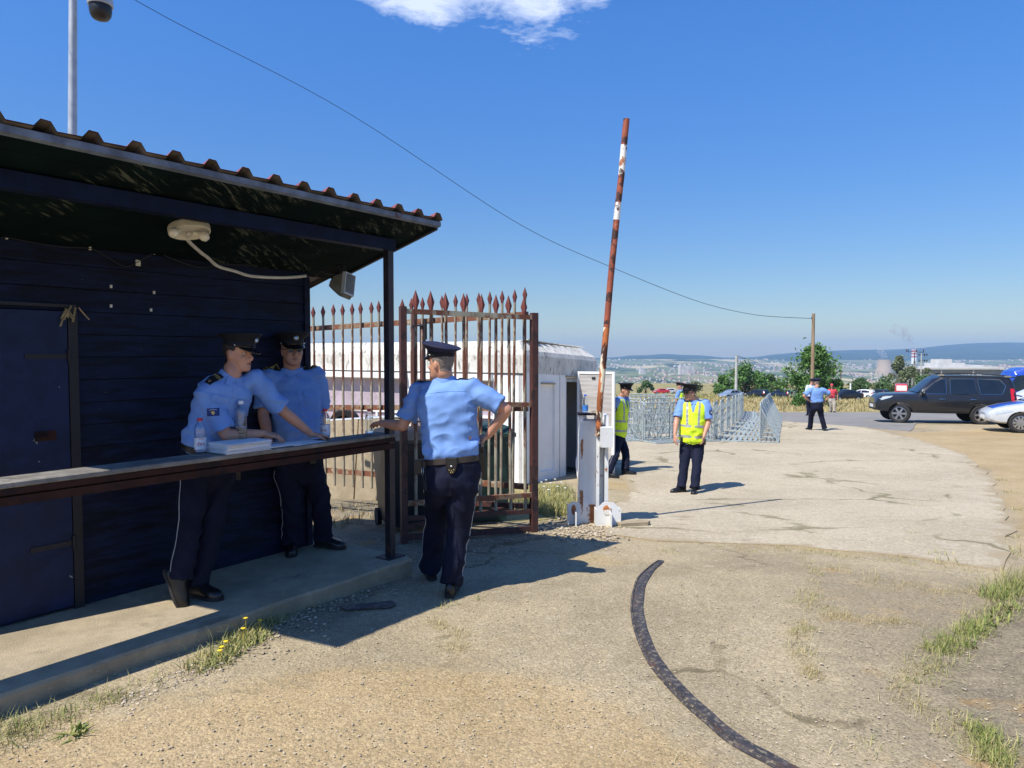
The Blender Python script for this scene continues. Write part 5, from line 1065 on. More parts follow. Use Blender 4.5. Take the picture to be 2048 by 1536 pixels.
    if tree:
        for s in look.get('epaulettes', (1, -1)): epaulette(s, look.get('number') if s == look.get('numside', 1) else None, look.get('rank', False))
        for s, nr in look.get('flags', []):
            c_ = sh[s].lerp(el[s], .42); ax_ = (sh[s] - el[s]).normalized(); nr = V(nr).normalized()
            fl_ = deco(quadgrid(.078 * k, .052 * k, 8, 6), 'flag_patch', 'flagblue', so, c_, nr, ax_ * look.get('flagtilt', .4) + up, .004)
            mp = [(-.014, .004), (-.008, .010), (-.003, .009), (.001, .013), (.006, .007), (.013, .003), (.010, -.004), (.005, -.006), (.006, -.014), (.0, -.016), (-.003, -.009), (-.009, -.008), (-.010, -.002)]
            mb = MB(); mb.add([(x * k * 1.0, y * k - .004, .0015) for x, y in mp] + [(0, -.004, .0015)], [(i, (i + 1) % 13, 13) for i in range(13)]); deco(mb, 'emblem', 'gold', fl_, c_, nr, ax_ * look.get('flagtilt', .4) + up, .004)
            mb = MB()
            for i in range(6): mb.add(quadgrid(.0042, .0042, 1, 1, .0015, (-.020 + .008 * i), .0175 - .0006 * (i - 2.5) ** 2).v, quadgrid(1, 1, 1, 1).f)
            deco(mb, 'stars', 'white', fl_, c_, nr, ax_ * look.get('flagtilt', .4) + up, .004)
        for s, nr in look.get('round_patch', []):
            c_ = sh[s].lerp(el[s], .48); nr = V(nr).normalized(); ax_ = (sh[s] - el[s]).normalized()
            def disc(r_, z): m_ = MB(); m_.add([(r_ * math.cos(t) * k, r_ * math.sin(t) * k * 1.1, z) for t in np.linspace(0, 6.28, 17)[:-1]] + [(0, 0, z)], [(i, (i + 1) % 16, 16) for i in range(16)]); return m_
            e_ = deco(disc(.040, 0), 'arm_patch', 'capblack', so, c_, nr, ax_, .004); deco(disc(.027, .0015), 'patch_ring', 'paint_grey', e_, c_, nr, ax_, .004); deco(disc(.020, .003), 'patch_field', 'flagblue', e_, c_, nr, ax_, .004); deco(disc(.010, .0045), 'patch_mark', 'white', e_, c_, nr, ax_, .004)
        if look.get('front', True):
            f7 = F_(.7); c_ = pv.lerp(nb, .5)
            def strip(t0, t1, w_, x0=0, z=.0):
                m_ = MB(); vs = []
                for t in np.linspace(t0, t1, 20):
                    p0 = pv.lerp(nb, t)
                    for x in (-w_ / 2, 0, w_ / 2):
                        q = p0 + R_(t) * (x0 + x) + f7 * .4; h_ = tree.ray_cast(q, -f7, .6); vs.append((h_[0] if h_[0] else q - f7 * .28) + f7 * (.002 + z))
                return m_.add(vs, [(i * 3 + j, i * 3 + j + 1, i * 3 + j + 4, i * 3 + j + 3) for i in range(19) for j in range(2)])
            place('placket', strip(.02, .93, .030 * k).mesh(), look.get('shirt', 'shirt'), so, 60).location = (0, 0, 0)
            m_ = MB()
            for t in (.12, .28, .44, .60, .76):
                q = pv.lerp(nb, t) + f7 * .4; h_ = tree.ray_cast(q, -f7, .6)
                if h_[0]: m_.ell(h_[0] + f7 * .003, (.005, .005, .005), n=8)
            if m_.v: place('buttons', m_.mesh(), 'paint_grey', so, 60).location = (0, 0, 0)
            for s in (1, -1):
                c_ = pv.lerp(nb, .70) + R_(.7) * s * .088 * k; m_ = MB(); pts_ = [(-.056, .0), (.056, .0), (.056, -.030), (.0, -.048), (-.056, -.030)]
                g_ = quadgrid(.112 * k, .036 * k, 8, 3, .004, 0, .01); 
                for p in g_.v:
                    if p.y < 0: p.y -= .018 * (1 - abs(p.x) / .056)
                deco(g_, 'pocket_flap', look.get('shirt', 'shirt'), so, c_, f7, sa, .004, .32); deco(quadgrid(.104 * k, .11 * k, 8, 6, 0, 0, -.068 * k), 'pocket', look.get('shirt', 'shirt'), so, c_, f7, sa, .0025, .32)
        else:
            b7 = -F_(.8); c_ = pv.lerp(nb, .84)                # back yoke seam
            m_ = MB(); m_.tube([V((x, .012 * math.cos(x * 9), 0)) for x in np.linspace(-.17 * k, .17 * k, 24)], .0022, 5); deco(m_, 'yoke_seam', look.get('shirt', 'shirt'), so, c_, b7, sa, .001, .3)
    # ---- trousers, belt
    tr = look.get('trouser', 'navy'); mb = MB()
    rp_ = [(.03, .160, .108 + bel * .75, .108), (0.0, .170, .114 + bel * .7, .116), (-.06, .182, .122 + bel * .55, .132), (-.13, .188, .124 + bel * .25, .142), (-.20, .180, .118, .134), (-.27, .14, .10, .11)]
    mb.loft([ering(pv + up * z * k, rh, fh, a * wd * k, b * k, c_ * k, 30, 2.2) for z, a, b, c_ in rp_])
    lw = look.get('leg', 1.0)
    for s in (1, -1):
        mb.ell(hip[s] - up * .03, (.105 * k * lw,) * 3, n=16); d = (kn[s] - hip[s]).normalized(); hem = an[s] - (kn[s] - an[s]).normalized() * .015 * k; fd_ = V(J['toR'] if s == 1 else J['toL']); fd_ = (fd_ - (kn[s] - an[s]).normalized() * fd_.dot((kn[s] - an[s]).normalized()))
        pts = spline([hip[s] + up * .06, hip[s] - up * .06 + rh * s * .004, hip[s].lerp(kn[s], .55), kn[s], kn[s].lerp(an[s], .45), kn[s].lerp(an[s], .85), hem], 3)
        rad = np.interp(np.linspace(0, 6, len(pts)), range(7), [.088, .106, .093, .077, .074, .075, .080]) * k * lw; mb.tube(pts, rad.tolist(), 22)
    tm = remesh(mb, vx, 5 if det >= 1 else 3, .5)
    def tw(p, n_):
        s = 1 if (p - hipc).dot(rh) > 0 else -1; z = (p - an[s]).dot(up); q = p - hipc
        dk = math.exp(-((p - kn[s]).length / .17) ** 2); da = math.exp(-(max(0, z) / .14) ** 2); dh = math.exp(-((p - hip[s]).length / .2) ** 2)
        a = noise.noise(V((q.x * 5 + q.z * 3 * s, q.y * 5, q.z * 7 + s * 9))); b = noise.noise(V((q.x * 9 + s * q.z * 5, q.y * 9, q.z * 5.5 + q.x * 4 * s)))
        return k * wk * ((.005 + .005 * dh) * a + (.006 + .006 * dk + .007 * da + .004 * dh) * (.5 - abs(b) * 2))
    if det >= .5: displace(tm, tw)
    to = place('trousers', tm, tr, root, 180)
    if look.get('piping', True) and det >= 1:
        tt = bvh(tm)
        for s in (1, -1):
            pts = []
            for a, b, t in [(hip[s], kn[s], i / 12) for i in range(13)] + [(kn[s], an[s], i / 12) for i in range(1, 12)]:
                q = a.lerp(b, t); o_ = q + rh * s * .35; h_ = tt.ray_cast(o_, -rh * s, .5)
                if h_[0]: pts.append(h_[0] + rh * s * .001)
            if len(pts) > 3: mb = MB(); mb.tube(pts, .0022, 5); place('piping', mb.mesh(), 'paint_silver' if look.get('piping') != 'blue' else 'paint_grey', to, 60).location = (0, 0, 0)
    if look.get('belt', True):
        mb = MB(); e_ = .010; mb.loft([ering(pv + up * z * k, rh, fh, (.172 * wd + g) * k, (.118 + bel * .7 + g) * k, (.118 + g) * k, 36, 2.25) for z, g in ((-.035, -.012), (-.034, .004), (-.030, e_), (.010, e_), (.014, .004), (.015, -.012))]); bo = place('belt', mb.mesh(), look.get('beltmat', 'leather'), root, 40)
        def bp(th, z, g=.02): a, b = math.cos(R(th)), math.sin(R(th)); return pv + rh * a * (.172 * wd + g) * k + fh * b * ((.118 + bel * .7 if b > 0 else .118) + g) * k + up * z * k, (rh * a + fh * b).normalized()
        for nm, th, w_, h_, d_ in look.get('kit', []):
            c_, n_ = bp(th, -.01 - h_ * .28, d_ * .6); tx = up.cross(n_).normalized(); mb = MB()
            if nm == 'cuff_pouch':
                sh_ = [(-.5, .5), (.5, .5), (.5, .1), (.36, -.3), (.16, -.5), (-.16, -.5), (-.36, -.3), (-.5, .1)]
                mb.loft([[c_ + tx * a * w_ * g + up * b * h_ * g + n_ * o_ for a, b in sh_] for g, o_ in ((1.0, -d_ / 2), (1, d_ * .25), (.86, d_ / 2))]); po = place(nm, mb.mesh(), 'leather', root, 25)
                mb = MB(); mb.ell(c_ + n_ * d_ * .52 + up * h_ * .0, (.0085,) * 3, n=10); mb.build('press_stud', 'silver', po).location = (0, 0, 0)
                mb = MB(); [mb.ell(c_ + n_ * d_ * .5 + tx * a * w_ + up * b * h_, (.0035,) * 3, n=6) for a, b in ((-.2, -.22), (0, -.26), (.2, -.2), (-.08, -.36), (.1, -.34))]; mb.build('rivets', 'gold', po).location = (0, 0, 0)
                mb = MB(); mb.tube([c_ + n_ * d_ * .42 + tx * a * w_ + up * b * h_ for a, b in ((-.42, .48), (-.40, .2), (-.22, .02), (0, -.04), (.22, .02), (.40, .2), (.42, .48))], .0028, 5); mb.build('flap_edge', 'belt_brown', po).location = (0, 0, 0)
            else:
                mb.loft([[c_ + tx * a * w_ * g + up * (b * h_) + n_ * o_ for a, b in ((-.5, -.46), (-.42, -.5), (.42, -.5), (.5, -.46), (.5, .46), (.42, .5), (-.42, .5), (-.5, .46))] for g, o_ in ((.92, -d_ / 2), (1, -d_ * .3), (1, d_ * .3), (.9, d_ / 2))]); po = place(nm, mb.mesh(), 'leather', root, 25)
                if nm == 'holster': mb = MB(); mb.bar(c_ + up * h_ * .42, c_ + up * h_ * .72 - fh * .05, .035, .026); mb.build('pistol_grip', 'black_plastic', po).location = (0, 0, 0)
                if nm == 'key_clip':
                    mb = MB(); mb.tube([c_ + n_ * .012 + tx * .022 * math.cos(t) - up * (.045 + .030 * math.sin(t)) for t in np.linspace(0, 6.28, 17)], .0035, 6); mb.build('ring', 'silver', po).location = (0, 0, 0)
                    mb = MB(); mb.tube(spline([c_ + n_ * .014, c_ + n_ * .02 - up * .10 + tx * .05, c_ + n_ * .012 - up * .17 + tx * .09, c_ + n_ * .016 - up * .06 + tx * .08, c_ + n_ * .01 + tx * .06], 5), .0032, 5); mb.build('lanyard', 'black_plastic', po).location = (0, 0, 0)
        if 'buckle' in look: c_, n_ = bp(90, -.01, .012); mb = MB(); mb.box(c_, (.05, .012, .04)); mb.build('buckle', 'silver', bo).location = (0, 0, 0)
    # ---- vest
    if look.get('vest'):
        tv = [(-.20, .176, .118 + bel * .6, .122), (-.05, .182, .134 + bel, .128)] + [(t, a * (.99 if t < .6 else .96), b + .004, c_ + .004) for t, a, b, c_ in tor if t > .05 and t < .95] + [(.99, .098, .078, .086)]; tv = [(t, max(a, .186) if .8 < t < .93 else a, b, c_) for t, a, b, c_ in tv]
        mb = MB(); torso(mb, tv, .014)
        for s in (1, -1): mb.ell(nb.lerp(sh[s], .62) - sa * .035 * k, (.066 * k, .066 * k, .066 * k))
        vm = remesh(mb, vx, 5, .5); displace(vm, wr_)
        def tl_(p): t = (p - pv).dot(sa) / hgt; q = p - pv; return t, q.dot(R_(t)), q.dot(F_(t))
        def keep(p):
            t, x, y = tl_(p)
            if t > .985: return False
            if y > 0 and t > .70 and abs(x) < (t - .70) * .17 + .004: return False
            if t < -.16 + (.10 if y < .04 else .42 * abs(x)): return False
            return True
        vo_ = submesh(vm, keep, 0); vv_ = place('vest', vo_, 'hivis', root, 180)
        def bands(p):
            t, x, y = tl_(p)
            if not keep(p): return False
            if .30 < t < .375 or .02 < t < .095: return not (y > 0 and abs(x) < .02)
            return t >= .375 and abs(abs(x) - (.088 + .02 * (t - .4))) < .022
        place('reflective_band', submesh(vm, bands, .0025), 'reflective', vv_, 180).location = (0, 0, 0)
    # ---- shoes
    for s in (1, -1):
        fd_ = V(J['toR'] if s == 1 else J['toL']).normalized(); su = V(J.get('suR' if s == 1 else 'suL', (0, 0, 1))); su = (su - fd_ * su.dot(fd_)).normalized(); sr = fd_.cross(su); a = an[s]; b0 = a - su * .088 * k
        st = [(-.078, .022, .050), (-.070, .031, .075), (-.03, .036, .108), (.02, .037, .100), (.06, .040, .082), (.10, .045, .064), (.14, .046, .054), (.175, .040, .045), (.20, .025, .034), (.207, .012, .022)]
        mb = MB(); mb.loft([[b0 + fd_ * x * k + sr * w_ * k * cx_ + su * (.018 + h_ * cz_) * k for cx_, cz_ in ((-1, 0), (-1.02, .3), (-.85, .65), (-.5, .93), (0, 1), (.5, .93), (.85, .65), (1.02, .3), (1, 0))] for x, w_, h_ in st]); so_ = mb.build('shoe', 'shoe', root, 60)
        mb = MB(); mb.loft([[b0 + fd_ * x * k + sr * (w_ + .004) * k * c_ + su * z * k for c_, z in ((-1, 0 if x < -.0 or x > .03 else .005), (1, 0 if x < -.0 or x > .03 else .005), (1, .02), (-1, .02))] for x, w_, h_ in [(-.084, .022, 0)] + st + [(.212, .012, 0)]]); mb.build('sole', 'sole', so_, 30).location = (0, 0, 0)
        if det >= 1: mb = MB(); [mb.tube([b0 + fd_ * (x - .006) * k - sr * .016 + su * (z + .022) * k, b0 + fd_ * (x + .006) * k + sr * .016 + su * (z + .022) * k], .0028, 5) for x, z in ((.035, .094), (.052, .087), (.069, .080))]; mb.build('laces', 'dark', so_).location = (0, 0, 0)
    # ---- cap
    if look.get('cap') == 'peaked':
        tb = look.get('captilt', 0.0); cs = look.get('capscale', 1.0); CR = Matrix.Rotation(tb, 3, 'X'); cm_ = look.get('capmat', 'capblack')
        def C(x, y, z): q = CR @ V((x, y + .004, z - .055)); return H(q.x * cs, q.y * cs, q.z * cs + .055)
        def cr(rx, ry, z, yo=0, fr=0): return [C(rx * math.cos(t), yo + ry * math.sin(t), z + fr * math.sin(t)) for t in [2 * math.pi * j / 36 for j in range(36)]]
        mb = MB(); mb.loft([cr(.082, .104, .048, 0, -.004), cr(.086, .108, .050, 0, -.004), cr(.088, .110, .086, 0, .005), cr(.098, .118, .099, 0, .010), cr(.128, .143, .122, -.004, .022), cr(.138, .152, .130, -.005, .026), cr(.136, .150, .136, -.005, .027), cr(.10, .11, .143, -.006, .021), cr(.03, .03, .145, -.004, .006)]); co = place('cap', mb.mesh(), cm_, root, 45)
        mb = MB(); mb.loft([cr(.0885, .1105, .053, 0, -.004), cr(.0905, .1125, .056, 0, -.004), cr(.0905, .1125, .083, 0, .005), cr(.0885, .1105, .086, 0, .006)]); mb.build('cap_band', 'capblack', co).location = (0, 0, 0)
        mb = MB(); A, B, C_, D = [], [], [], []
        for t in np.linspace(R(22), R(158), 19):
            w_ = math.sin((t - R(22)) / R(136) * math.pi) ** .75; c_, s_ = math.cos(t), math.sin(t)
            for Lst, e_, dz2 in ((A, 0, 0), (B, .055 * w_, -.030 * w_)):
                Lst.append(C(c_ * (.088 + e_ * .5), s_ * (.110 + e_), .056 + dz2)); (C_ if Lst is A else D).append(C(c_ * (.088 + e_ * .5), s_ * (.110 + e_), .051 + dz2))
        mb.loft([[a, b, d_, c_] for a, b, d_, c_ in zip(A, B, D, C_)]); mb.build('visor', 'visor', co).location = (0, 0, 0)
        mb = MB(); mb.tube([C(math.cos(t) * .0915, math.sin(t) * .1135, .060 + .002 * math.sin(t)) for t in np.linspace(R(12), R(168), 18)], .0045 * k, 6); mb.build('chin_strap', 'visor', co).location = (0, 0, 0)
        mb = MB(); [mb.ell(C(math.cos(t) * .093, math.sin(t) * .114, .062), (.007 * k,) * 3, n=8) for t in (R(14), R(166))]; mb.build('cap_buttons', 'silver', co).location = (0, 0, 0)
        mb = MB(); bm = MH @ CR; mb.lathe([(.002, .004), (.010, .003), (.013, 0), (.013, -.004)], 12, C(0, .130, .112), bm @ Matrix.Rotation(R(-75), 3, 'X')); mb.tube([C(.017 * math.cos(t),   .131 + .004 * math.sin(t), .112 + .017 * math.sin(t)) for t in np.linspace(0, 6.28, 15)], .002, 5); mb.build('cap_badge', 'silver', co).location = (0, 0, 0)
    elif look.get('cap') == 'baseball':
        mb = MB(); mb.loft([[H(r_ * math.cos(t), -.004 + r_ * 1.22 * math.sin(t), z) for t in [2 * math.pi * j / 20 for j in range(20)]] for z, r_ in ((.045, .082), (.08, .081), (.11, .064), (.128, .03), (.131, .008))]); co = place('cap', mb.mesh(), look.get('capmat', 'red_cloth'), root, 60)
        mb = MB(); mb.prism([H(x, y, z) for x, y, z in ((-.07, .06, .05), (-.05, .14, .04), (0, .165, .036), (.05, .14, .04), (.07, .06, .05), (0, .09, .05))], hu * .004); mb.build('visor', look.get('capmat', 'red_cloth'), co).location = (0, 0, 0)
    return root

GR = 'police officers at the gate'
up_ = V((0, 0, 1))
# C: seen from behind, one hand on the counter, the other on his hip
Yc = 5.22
g1, g2 = G(901, 1192), G(862, 1158)
person('officer seen from behind in blue shirt, left hand on the counter, right hand on hip', GR, dict(base=(g1 + g2) / 2, neck=P(890, 762, Yc + .04), belt=P(903, 917, Yc), rs=(.975, -.20, -.02), rh=(1, -.02, 0),
    head=P(883, 727, Yc + .02), hf=(-.80, .58, -.02), hu=(.06, -.05, 1), wrL=P(762, 846, 5.56), elL=(-.3, -.2, -1), haL=((-.55, .75, -.12), (0, 0, -1), (.8, .5, 0), .25), shL=V((-.015, .10, -.03)),
    wrR=P(976, 872, Yc + .06), elR=(1, -.25, -.1), haR=((-.80, .35, -.28), (-.15, .5, -.8), (-.1, -1, .2), .5), anR=g1 + V((0, .03, .092)), anL=g2 + V((0, .02, .092)), knR=(.1, 1, 0), knL=(0, 1, 0), toR=(.10, 1, .0), toL=(-.25, 1, 0)),
    dict(voxel=.0065, cap='peaked', capmat='capnavy', captilt=.05, capscale=1.0, hair='hair_grey', hairthick=.6, belly=.02, width=1.15, sleeve=.80, beltmat='belt_brown', front=False, fat=1.06, leg=1.12, wrinkle=1.5,
         kit=[('cuff_pouch', 274, .082, .125, .04), ('holster', 12, .05, .2, .05), ('key_clip', 205, .035, .05, .03), ('pouch', 178, .03, .11, .07), ('pouch', 30, .06, .09, .04)]))
# A: leaning on the counter beside the papers
fa, fb_ = SH(-1.42, -.30, .1), SH(-1.62, -.19, .1)
ga = on_plane(408, 1196, .1); gb = on_plane(372, 1222, .1)
person('younger officer in shade leaning forearms on the counter over the paper stack, numbered epaulette', GR, dict(base=(ga + gb) / 2, neck=P(462, 752, 4.90), belt=P(413, 897, 4.88), rs=(-.72, -.62, -.30), rh=(-.62, -.78, 0),
    head=P(476, 707, 4.93), hf=(.96, -.22, -.06), hu=(.06, 0, 1), wrR=P(528, 867, 4.96), elR=(.15, -.3, -1), haR=((.85, .35, -.22), (.1, .2, -1), (.1, .9, .3), .45), wrL=P(622, 868, 5.27), elL=(.3, -.1, -1), haL=((.72, .66, -.20), (0, 0, -1), (.5, -.8, 0), .22), shR=V((.03, -.01, -.02)), shL=V((.02, .0, -.03)),
    anR=P(362, 1152, 4.60), anL=ga + V((-.05, .02, .092)), knR=(.6, -.6, 0), knL=(.6, -.6, 0), toR=(.42, -.10, -.90), suR=(.85, -.12, .40), toL=(.93, -.36, 0)),
    dict(voxel=.0065, cap='peaked', captilt=-.10, hair='hair_dark', hairthick=2.0, hairline=-.08, belly=.0, number='9931', epn=(.15, -.65, .75), arm=.96, numside=1, epaulettes=(1,), flags=[(1, (.25, -1, .05))], sleeve=.88, wrinkle=1.35, flagtilt=.12, fat=1.04,
         kit=[('holster', 178, .05, .24, .07), ('pouch', 150, .07, .1, .04)]))
# B: standing behind, sunglasses
gb1, gb2 = on_plane(588, 1106, .1), on_plane(668, 1098, .1)
person('stout older officer with sunglasses and gold-striped epaulettes standing in shade against the hut', GR, dict(base=(gb1 + gb2) / 2, neck=P(584, 742, 5.86), belt=P(598, 905, 5.84), rs=(-.84, -.54, -.03), rh=(-.80, -.60, 0),
    head=P(584, 701, 5.82), hf=(.52, -.85, -.03), hu=(-.02, 0, 1), wrR=P(540, 893, 5.62), elR=(-.8, -.1, 0), haR=((.15, .05, -1), (.8, .2, 0), (.3, -.9, 0), .4), wrL=P(640, 893, 6.08), elL=(.7, .6, 0), haL=((-.4, -.3, -.8), (-.8, -.1, 0), (.3, -.9, 0), .5),
    anR=gb1 + V((-.03, .05, .092)), anL=gb2 + V((-.10, .05, .092)), knR=(.5, -.8, 0), knL=(.8, -.5, 0), toR=(.25, -.97, 0), toL=(.95, -.30, 0)),
    dict(voxel=.007, cap='peaked', captilt=-.06, capscale=1.03, hair='hair_grey', hairthick=.6, belly=.075, width=1.10, wrinkle=1.3, epn=(-.1, -.7, .7), rank=True, sunglasses=True, flags=[(1, (-.25, -1, .05))], sleeve=.86, skin='skin_dark', fat=1.16, arm=1.08, leg=1.08, kit=[('pouch', 100, .06, .1, .04)]))
# D: hi-vis officer on the road
Yd = 11.6
gd1, gd2 = G(1362, 986), G(1391, 988)
person('officer in yellow high-visibility vest and sunglasses walking on the road in front of the barriers', GR, dict(base=(gd1 + gd2) / 2, neck=P(1388, 801, Yd), belt=P(1384, 876, Yd), rs=(-.95, .30, 0), rh=(-.98, .2, 0),
    head=P(1380, 786, Yd - .03), hf=(-.90, -.42, -.02), wrR=P(1349.5, 871, Yd - .16), elR=(-.7, .6, 0), haR=((-.05, -.3, -1), (.8, .3, 0), (.1, -1, 0), .4), wrL=P(1408, 872, Yd - .22), elL=(.8, .5, 0), haL=((-.22, -.25, -1), (-.8, .2, 0), (-.3, -1, 0), .4),
    anR=gd1 + V((.02, .05, .092)), anL=gd2 + V((0, .05, .092)), knR=(-.3, -1, 0), knL=(-.1, -1, 0), toR=(-.92, -.38, 0), toL=(-.35, -.94, 0)),
    dict(voxel=.010, cap='peaked', captilt=-.05, capscale=1.06, hair='hair_dark', hairthick=.8, hairline=-.05, belly=.035, width=1.06, vest=True, sunglasses=True, round_patch=[(-1, (.55, -.8, .1))], sleeve=.84, epaulettes=(1, -1), skin='skin', piping=False, fat=1.08, eyes=False, kit=[('pouch', 150, .05, .1, .05), ('pouch', 40, .05, .1, .04), ('key_clip', 65, .03, .05, .03)], kitx=1))
# E: half hidden by the cabin's open door leaf
ge1 = G(1252, 950); Ye = 13.9
person('officer in yellow vest stepping out from behind the open cabin door', GR, dict(base=ge1, neck=P(1243, 796, Ye), belt=P(1237, 864, Ye), rs=(-.62, -.78, 0), rh=(-.55, -.83, 0),
    head=P(1250, 780.5, Ye - .05), hf=(.80, -.60, -.12), wrR=P(1222, 868, Ye), elR=(-.9, .4, 0), haR=((-.1, 0, -1), (.8, .2, 0), (.3, -.9, 0)), wrL=P(1244, 868, Ye + .3), elL=(.6, .7, 0), haL=((-.1, .1, -1), (-.8, 0, 0), (.3, -.9, 0)),
    anR=G(1216, 955) + V((0, 0, .092)), anL=ge1 + V((0, .05, .092)), knR=(.7, -.5, 0), knL=(.8, -.4, 0), toR=(.9, -.3, 0), toL=(.96, -.2, 0)),
    dict(voxel=.011, detail=1, cap='peaked', captilt=-.06, capscale=1.04, hair='hair_dark', hairthick=.6, vest=True, epaulettes=(), front=False, round_patch=[(1, (.1, -1, 0))], sleeve=.84, kit=[]))
# F: beyond the barriers
Yf = 27.5; q = P(1361, 840, Yf); q.z = gz(q.x, Yf)
person('distant officer in yellow vest standing with back turned behind the steel barriers', GR, dict(base=q, neck=P(1361, 780.5, Yf), belt=P(1362, 812, Yf), rs=(.6, .8, 0), rh=(.6, .8, 0), head=P(1359.5, 772.5, Yf), hf=(-.75, .6, -.1), wrL=P(1352, 812, Yf - .1), elL=(-1, .1, 0), haL=((.5, 0, -.8), (0, 0, -1), (0, -1, 0)), wrR=P(1372, 815, Yf + .2), elR=(1, 0, 0), haR=((0, 0, -1), (0, 1, 0), (-1, 0, 0)),
    anR=q + V((.12, .1, .09)), anL=q + V((-.12, 0, .09)), knR=(0, 1, 0), knL=(0, 1, 0), toR=(0, 1, 0), toL=(-.2, 1, 0)), dict(voxel=.02, detail=.5, cap='peaked', capscale=1.05, vest=True, piping=False))
# G: back to camera, hands on hips
Yg = 24.0; a1, a2 = G(1620, 860), G(1649, 862)
person('stocky officer in blue shirt with back turned, hands on hips, legs apart on the road', GR, dict(base=(a1 + a2) / 2, neck=P(1633, 777, Yg), belt=P(1634, 805, Yg), rs=(1, 0, 0), rh=(1, 0, 0), head=P(1634, 765.5, Yg + .03), hf=(-.1, 1, -.06), wrL=P(1618, 801, Yg + .05), elL=(-1, -.1, .1), haL=((.7, .4, -.3), (0, .5, -.8), (0, -1, 0), .5), wrR=P(1651, 801, Yg + .05), elR=(1, -.1, .1), haR=((-.7, .4, -.3), (0, .5, -.8), (0, -1, 0), .5),
    anR=a2 + V((0, 0, .09)), anL=a1 + V((0, 0, .09)), knR=(.1, 1, 0), knL=(-.1, 1, 0), toR=(.3, 1, 0), toL=(-.3, 1, 0)), dict(voxel=.016, detail=.5, cap='peaked', captilt=-.02, capscale=1.05, capmat='capnavy', belly=.05, width=1.14, arm=1.1, leg=1.1, piping=False, hair='hair_grey', hairthick=1.5, beltmat='leather', kit=[]))
# H: almost hidden behind G
Yh = 35; q = P(1619, 829, Yh); q.z = gz(q.x, Yh)
person('person in white shirt mostly hidden behind the officer with hands on hips', None, dict(base=q, neck=P(1621, 771, Yh), belt=P(1620, 793, Yh), rs=(.95, .3, 0), rh=(.95, .3, 0), head=P(1624, 764, Yh), hf=(.5, .85, 0), wrL=P(1612.5, 797, Yh), elL=(-1, 0, 0), haL=((0, 0, -1), (1, 0, 0), (0, 1, 0)), wrR=P(1629, 797, Yh), elR=(1, 0, 0), haR=((0, 0, -1), (-1, 0, 0), (0, 1, 0)),
    anR=q + V((.1, 0, .09)), anL=q + V((-.1, -.1, .09)), knR=(0, 1, 0), knL=(0, 1, 0), toR=(.2, 1, 0), toL=(-.2, 1, 0)), dict(voxel=.022, detail=.5, cap='peaked', shirt='shirt_white', piping=False))
# I: woman in red
Yi = 40; q = P(1664.5, 824, Yi); q.z = gz(q.x, Yi)
person('woman in red shirt and red cap walking beside the road in patterned trousers', None, dict(base=q, neck=P(1664, 779, Yi), belt=P(1664, 795.5, Yi), rs=(-.98, .2, 0), rh=(-.98, .2, 0), head=P(1663.5, 771.5, Yi - .02), hf=(-.25, -.95, -.05), wrR=P(1658, 784, Yi - .25), elR=(-.8, -.2, -.5), haR=((.3, -.3, .9), (1, 0, 0), (0, -1, 0), .6), wrL=P(1674.5, 797, Yi), elL=(1, .2, 0), haL=((0, -.1, -1), (-1, 0, 0), (0, -1, 0)),
    anR=q + V((-.02, .15, .09)), anL=q + V((.06, -.12, .09)), knR=(0, -1, 0), knL=(0, -1, 0), toR=(-.2, -1, 0), toL=(.1, -1, 0)), dict(voxel=.018, detail=.5, scale=.93, cap='baseball', longhair=True, shirt='red_cloth', trouser='beige_cloth', belt=False, piping=False, sleeve=.7, leg=1.15))
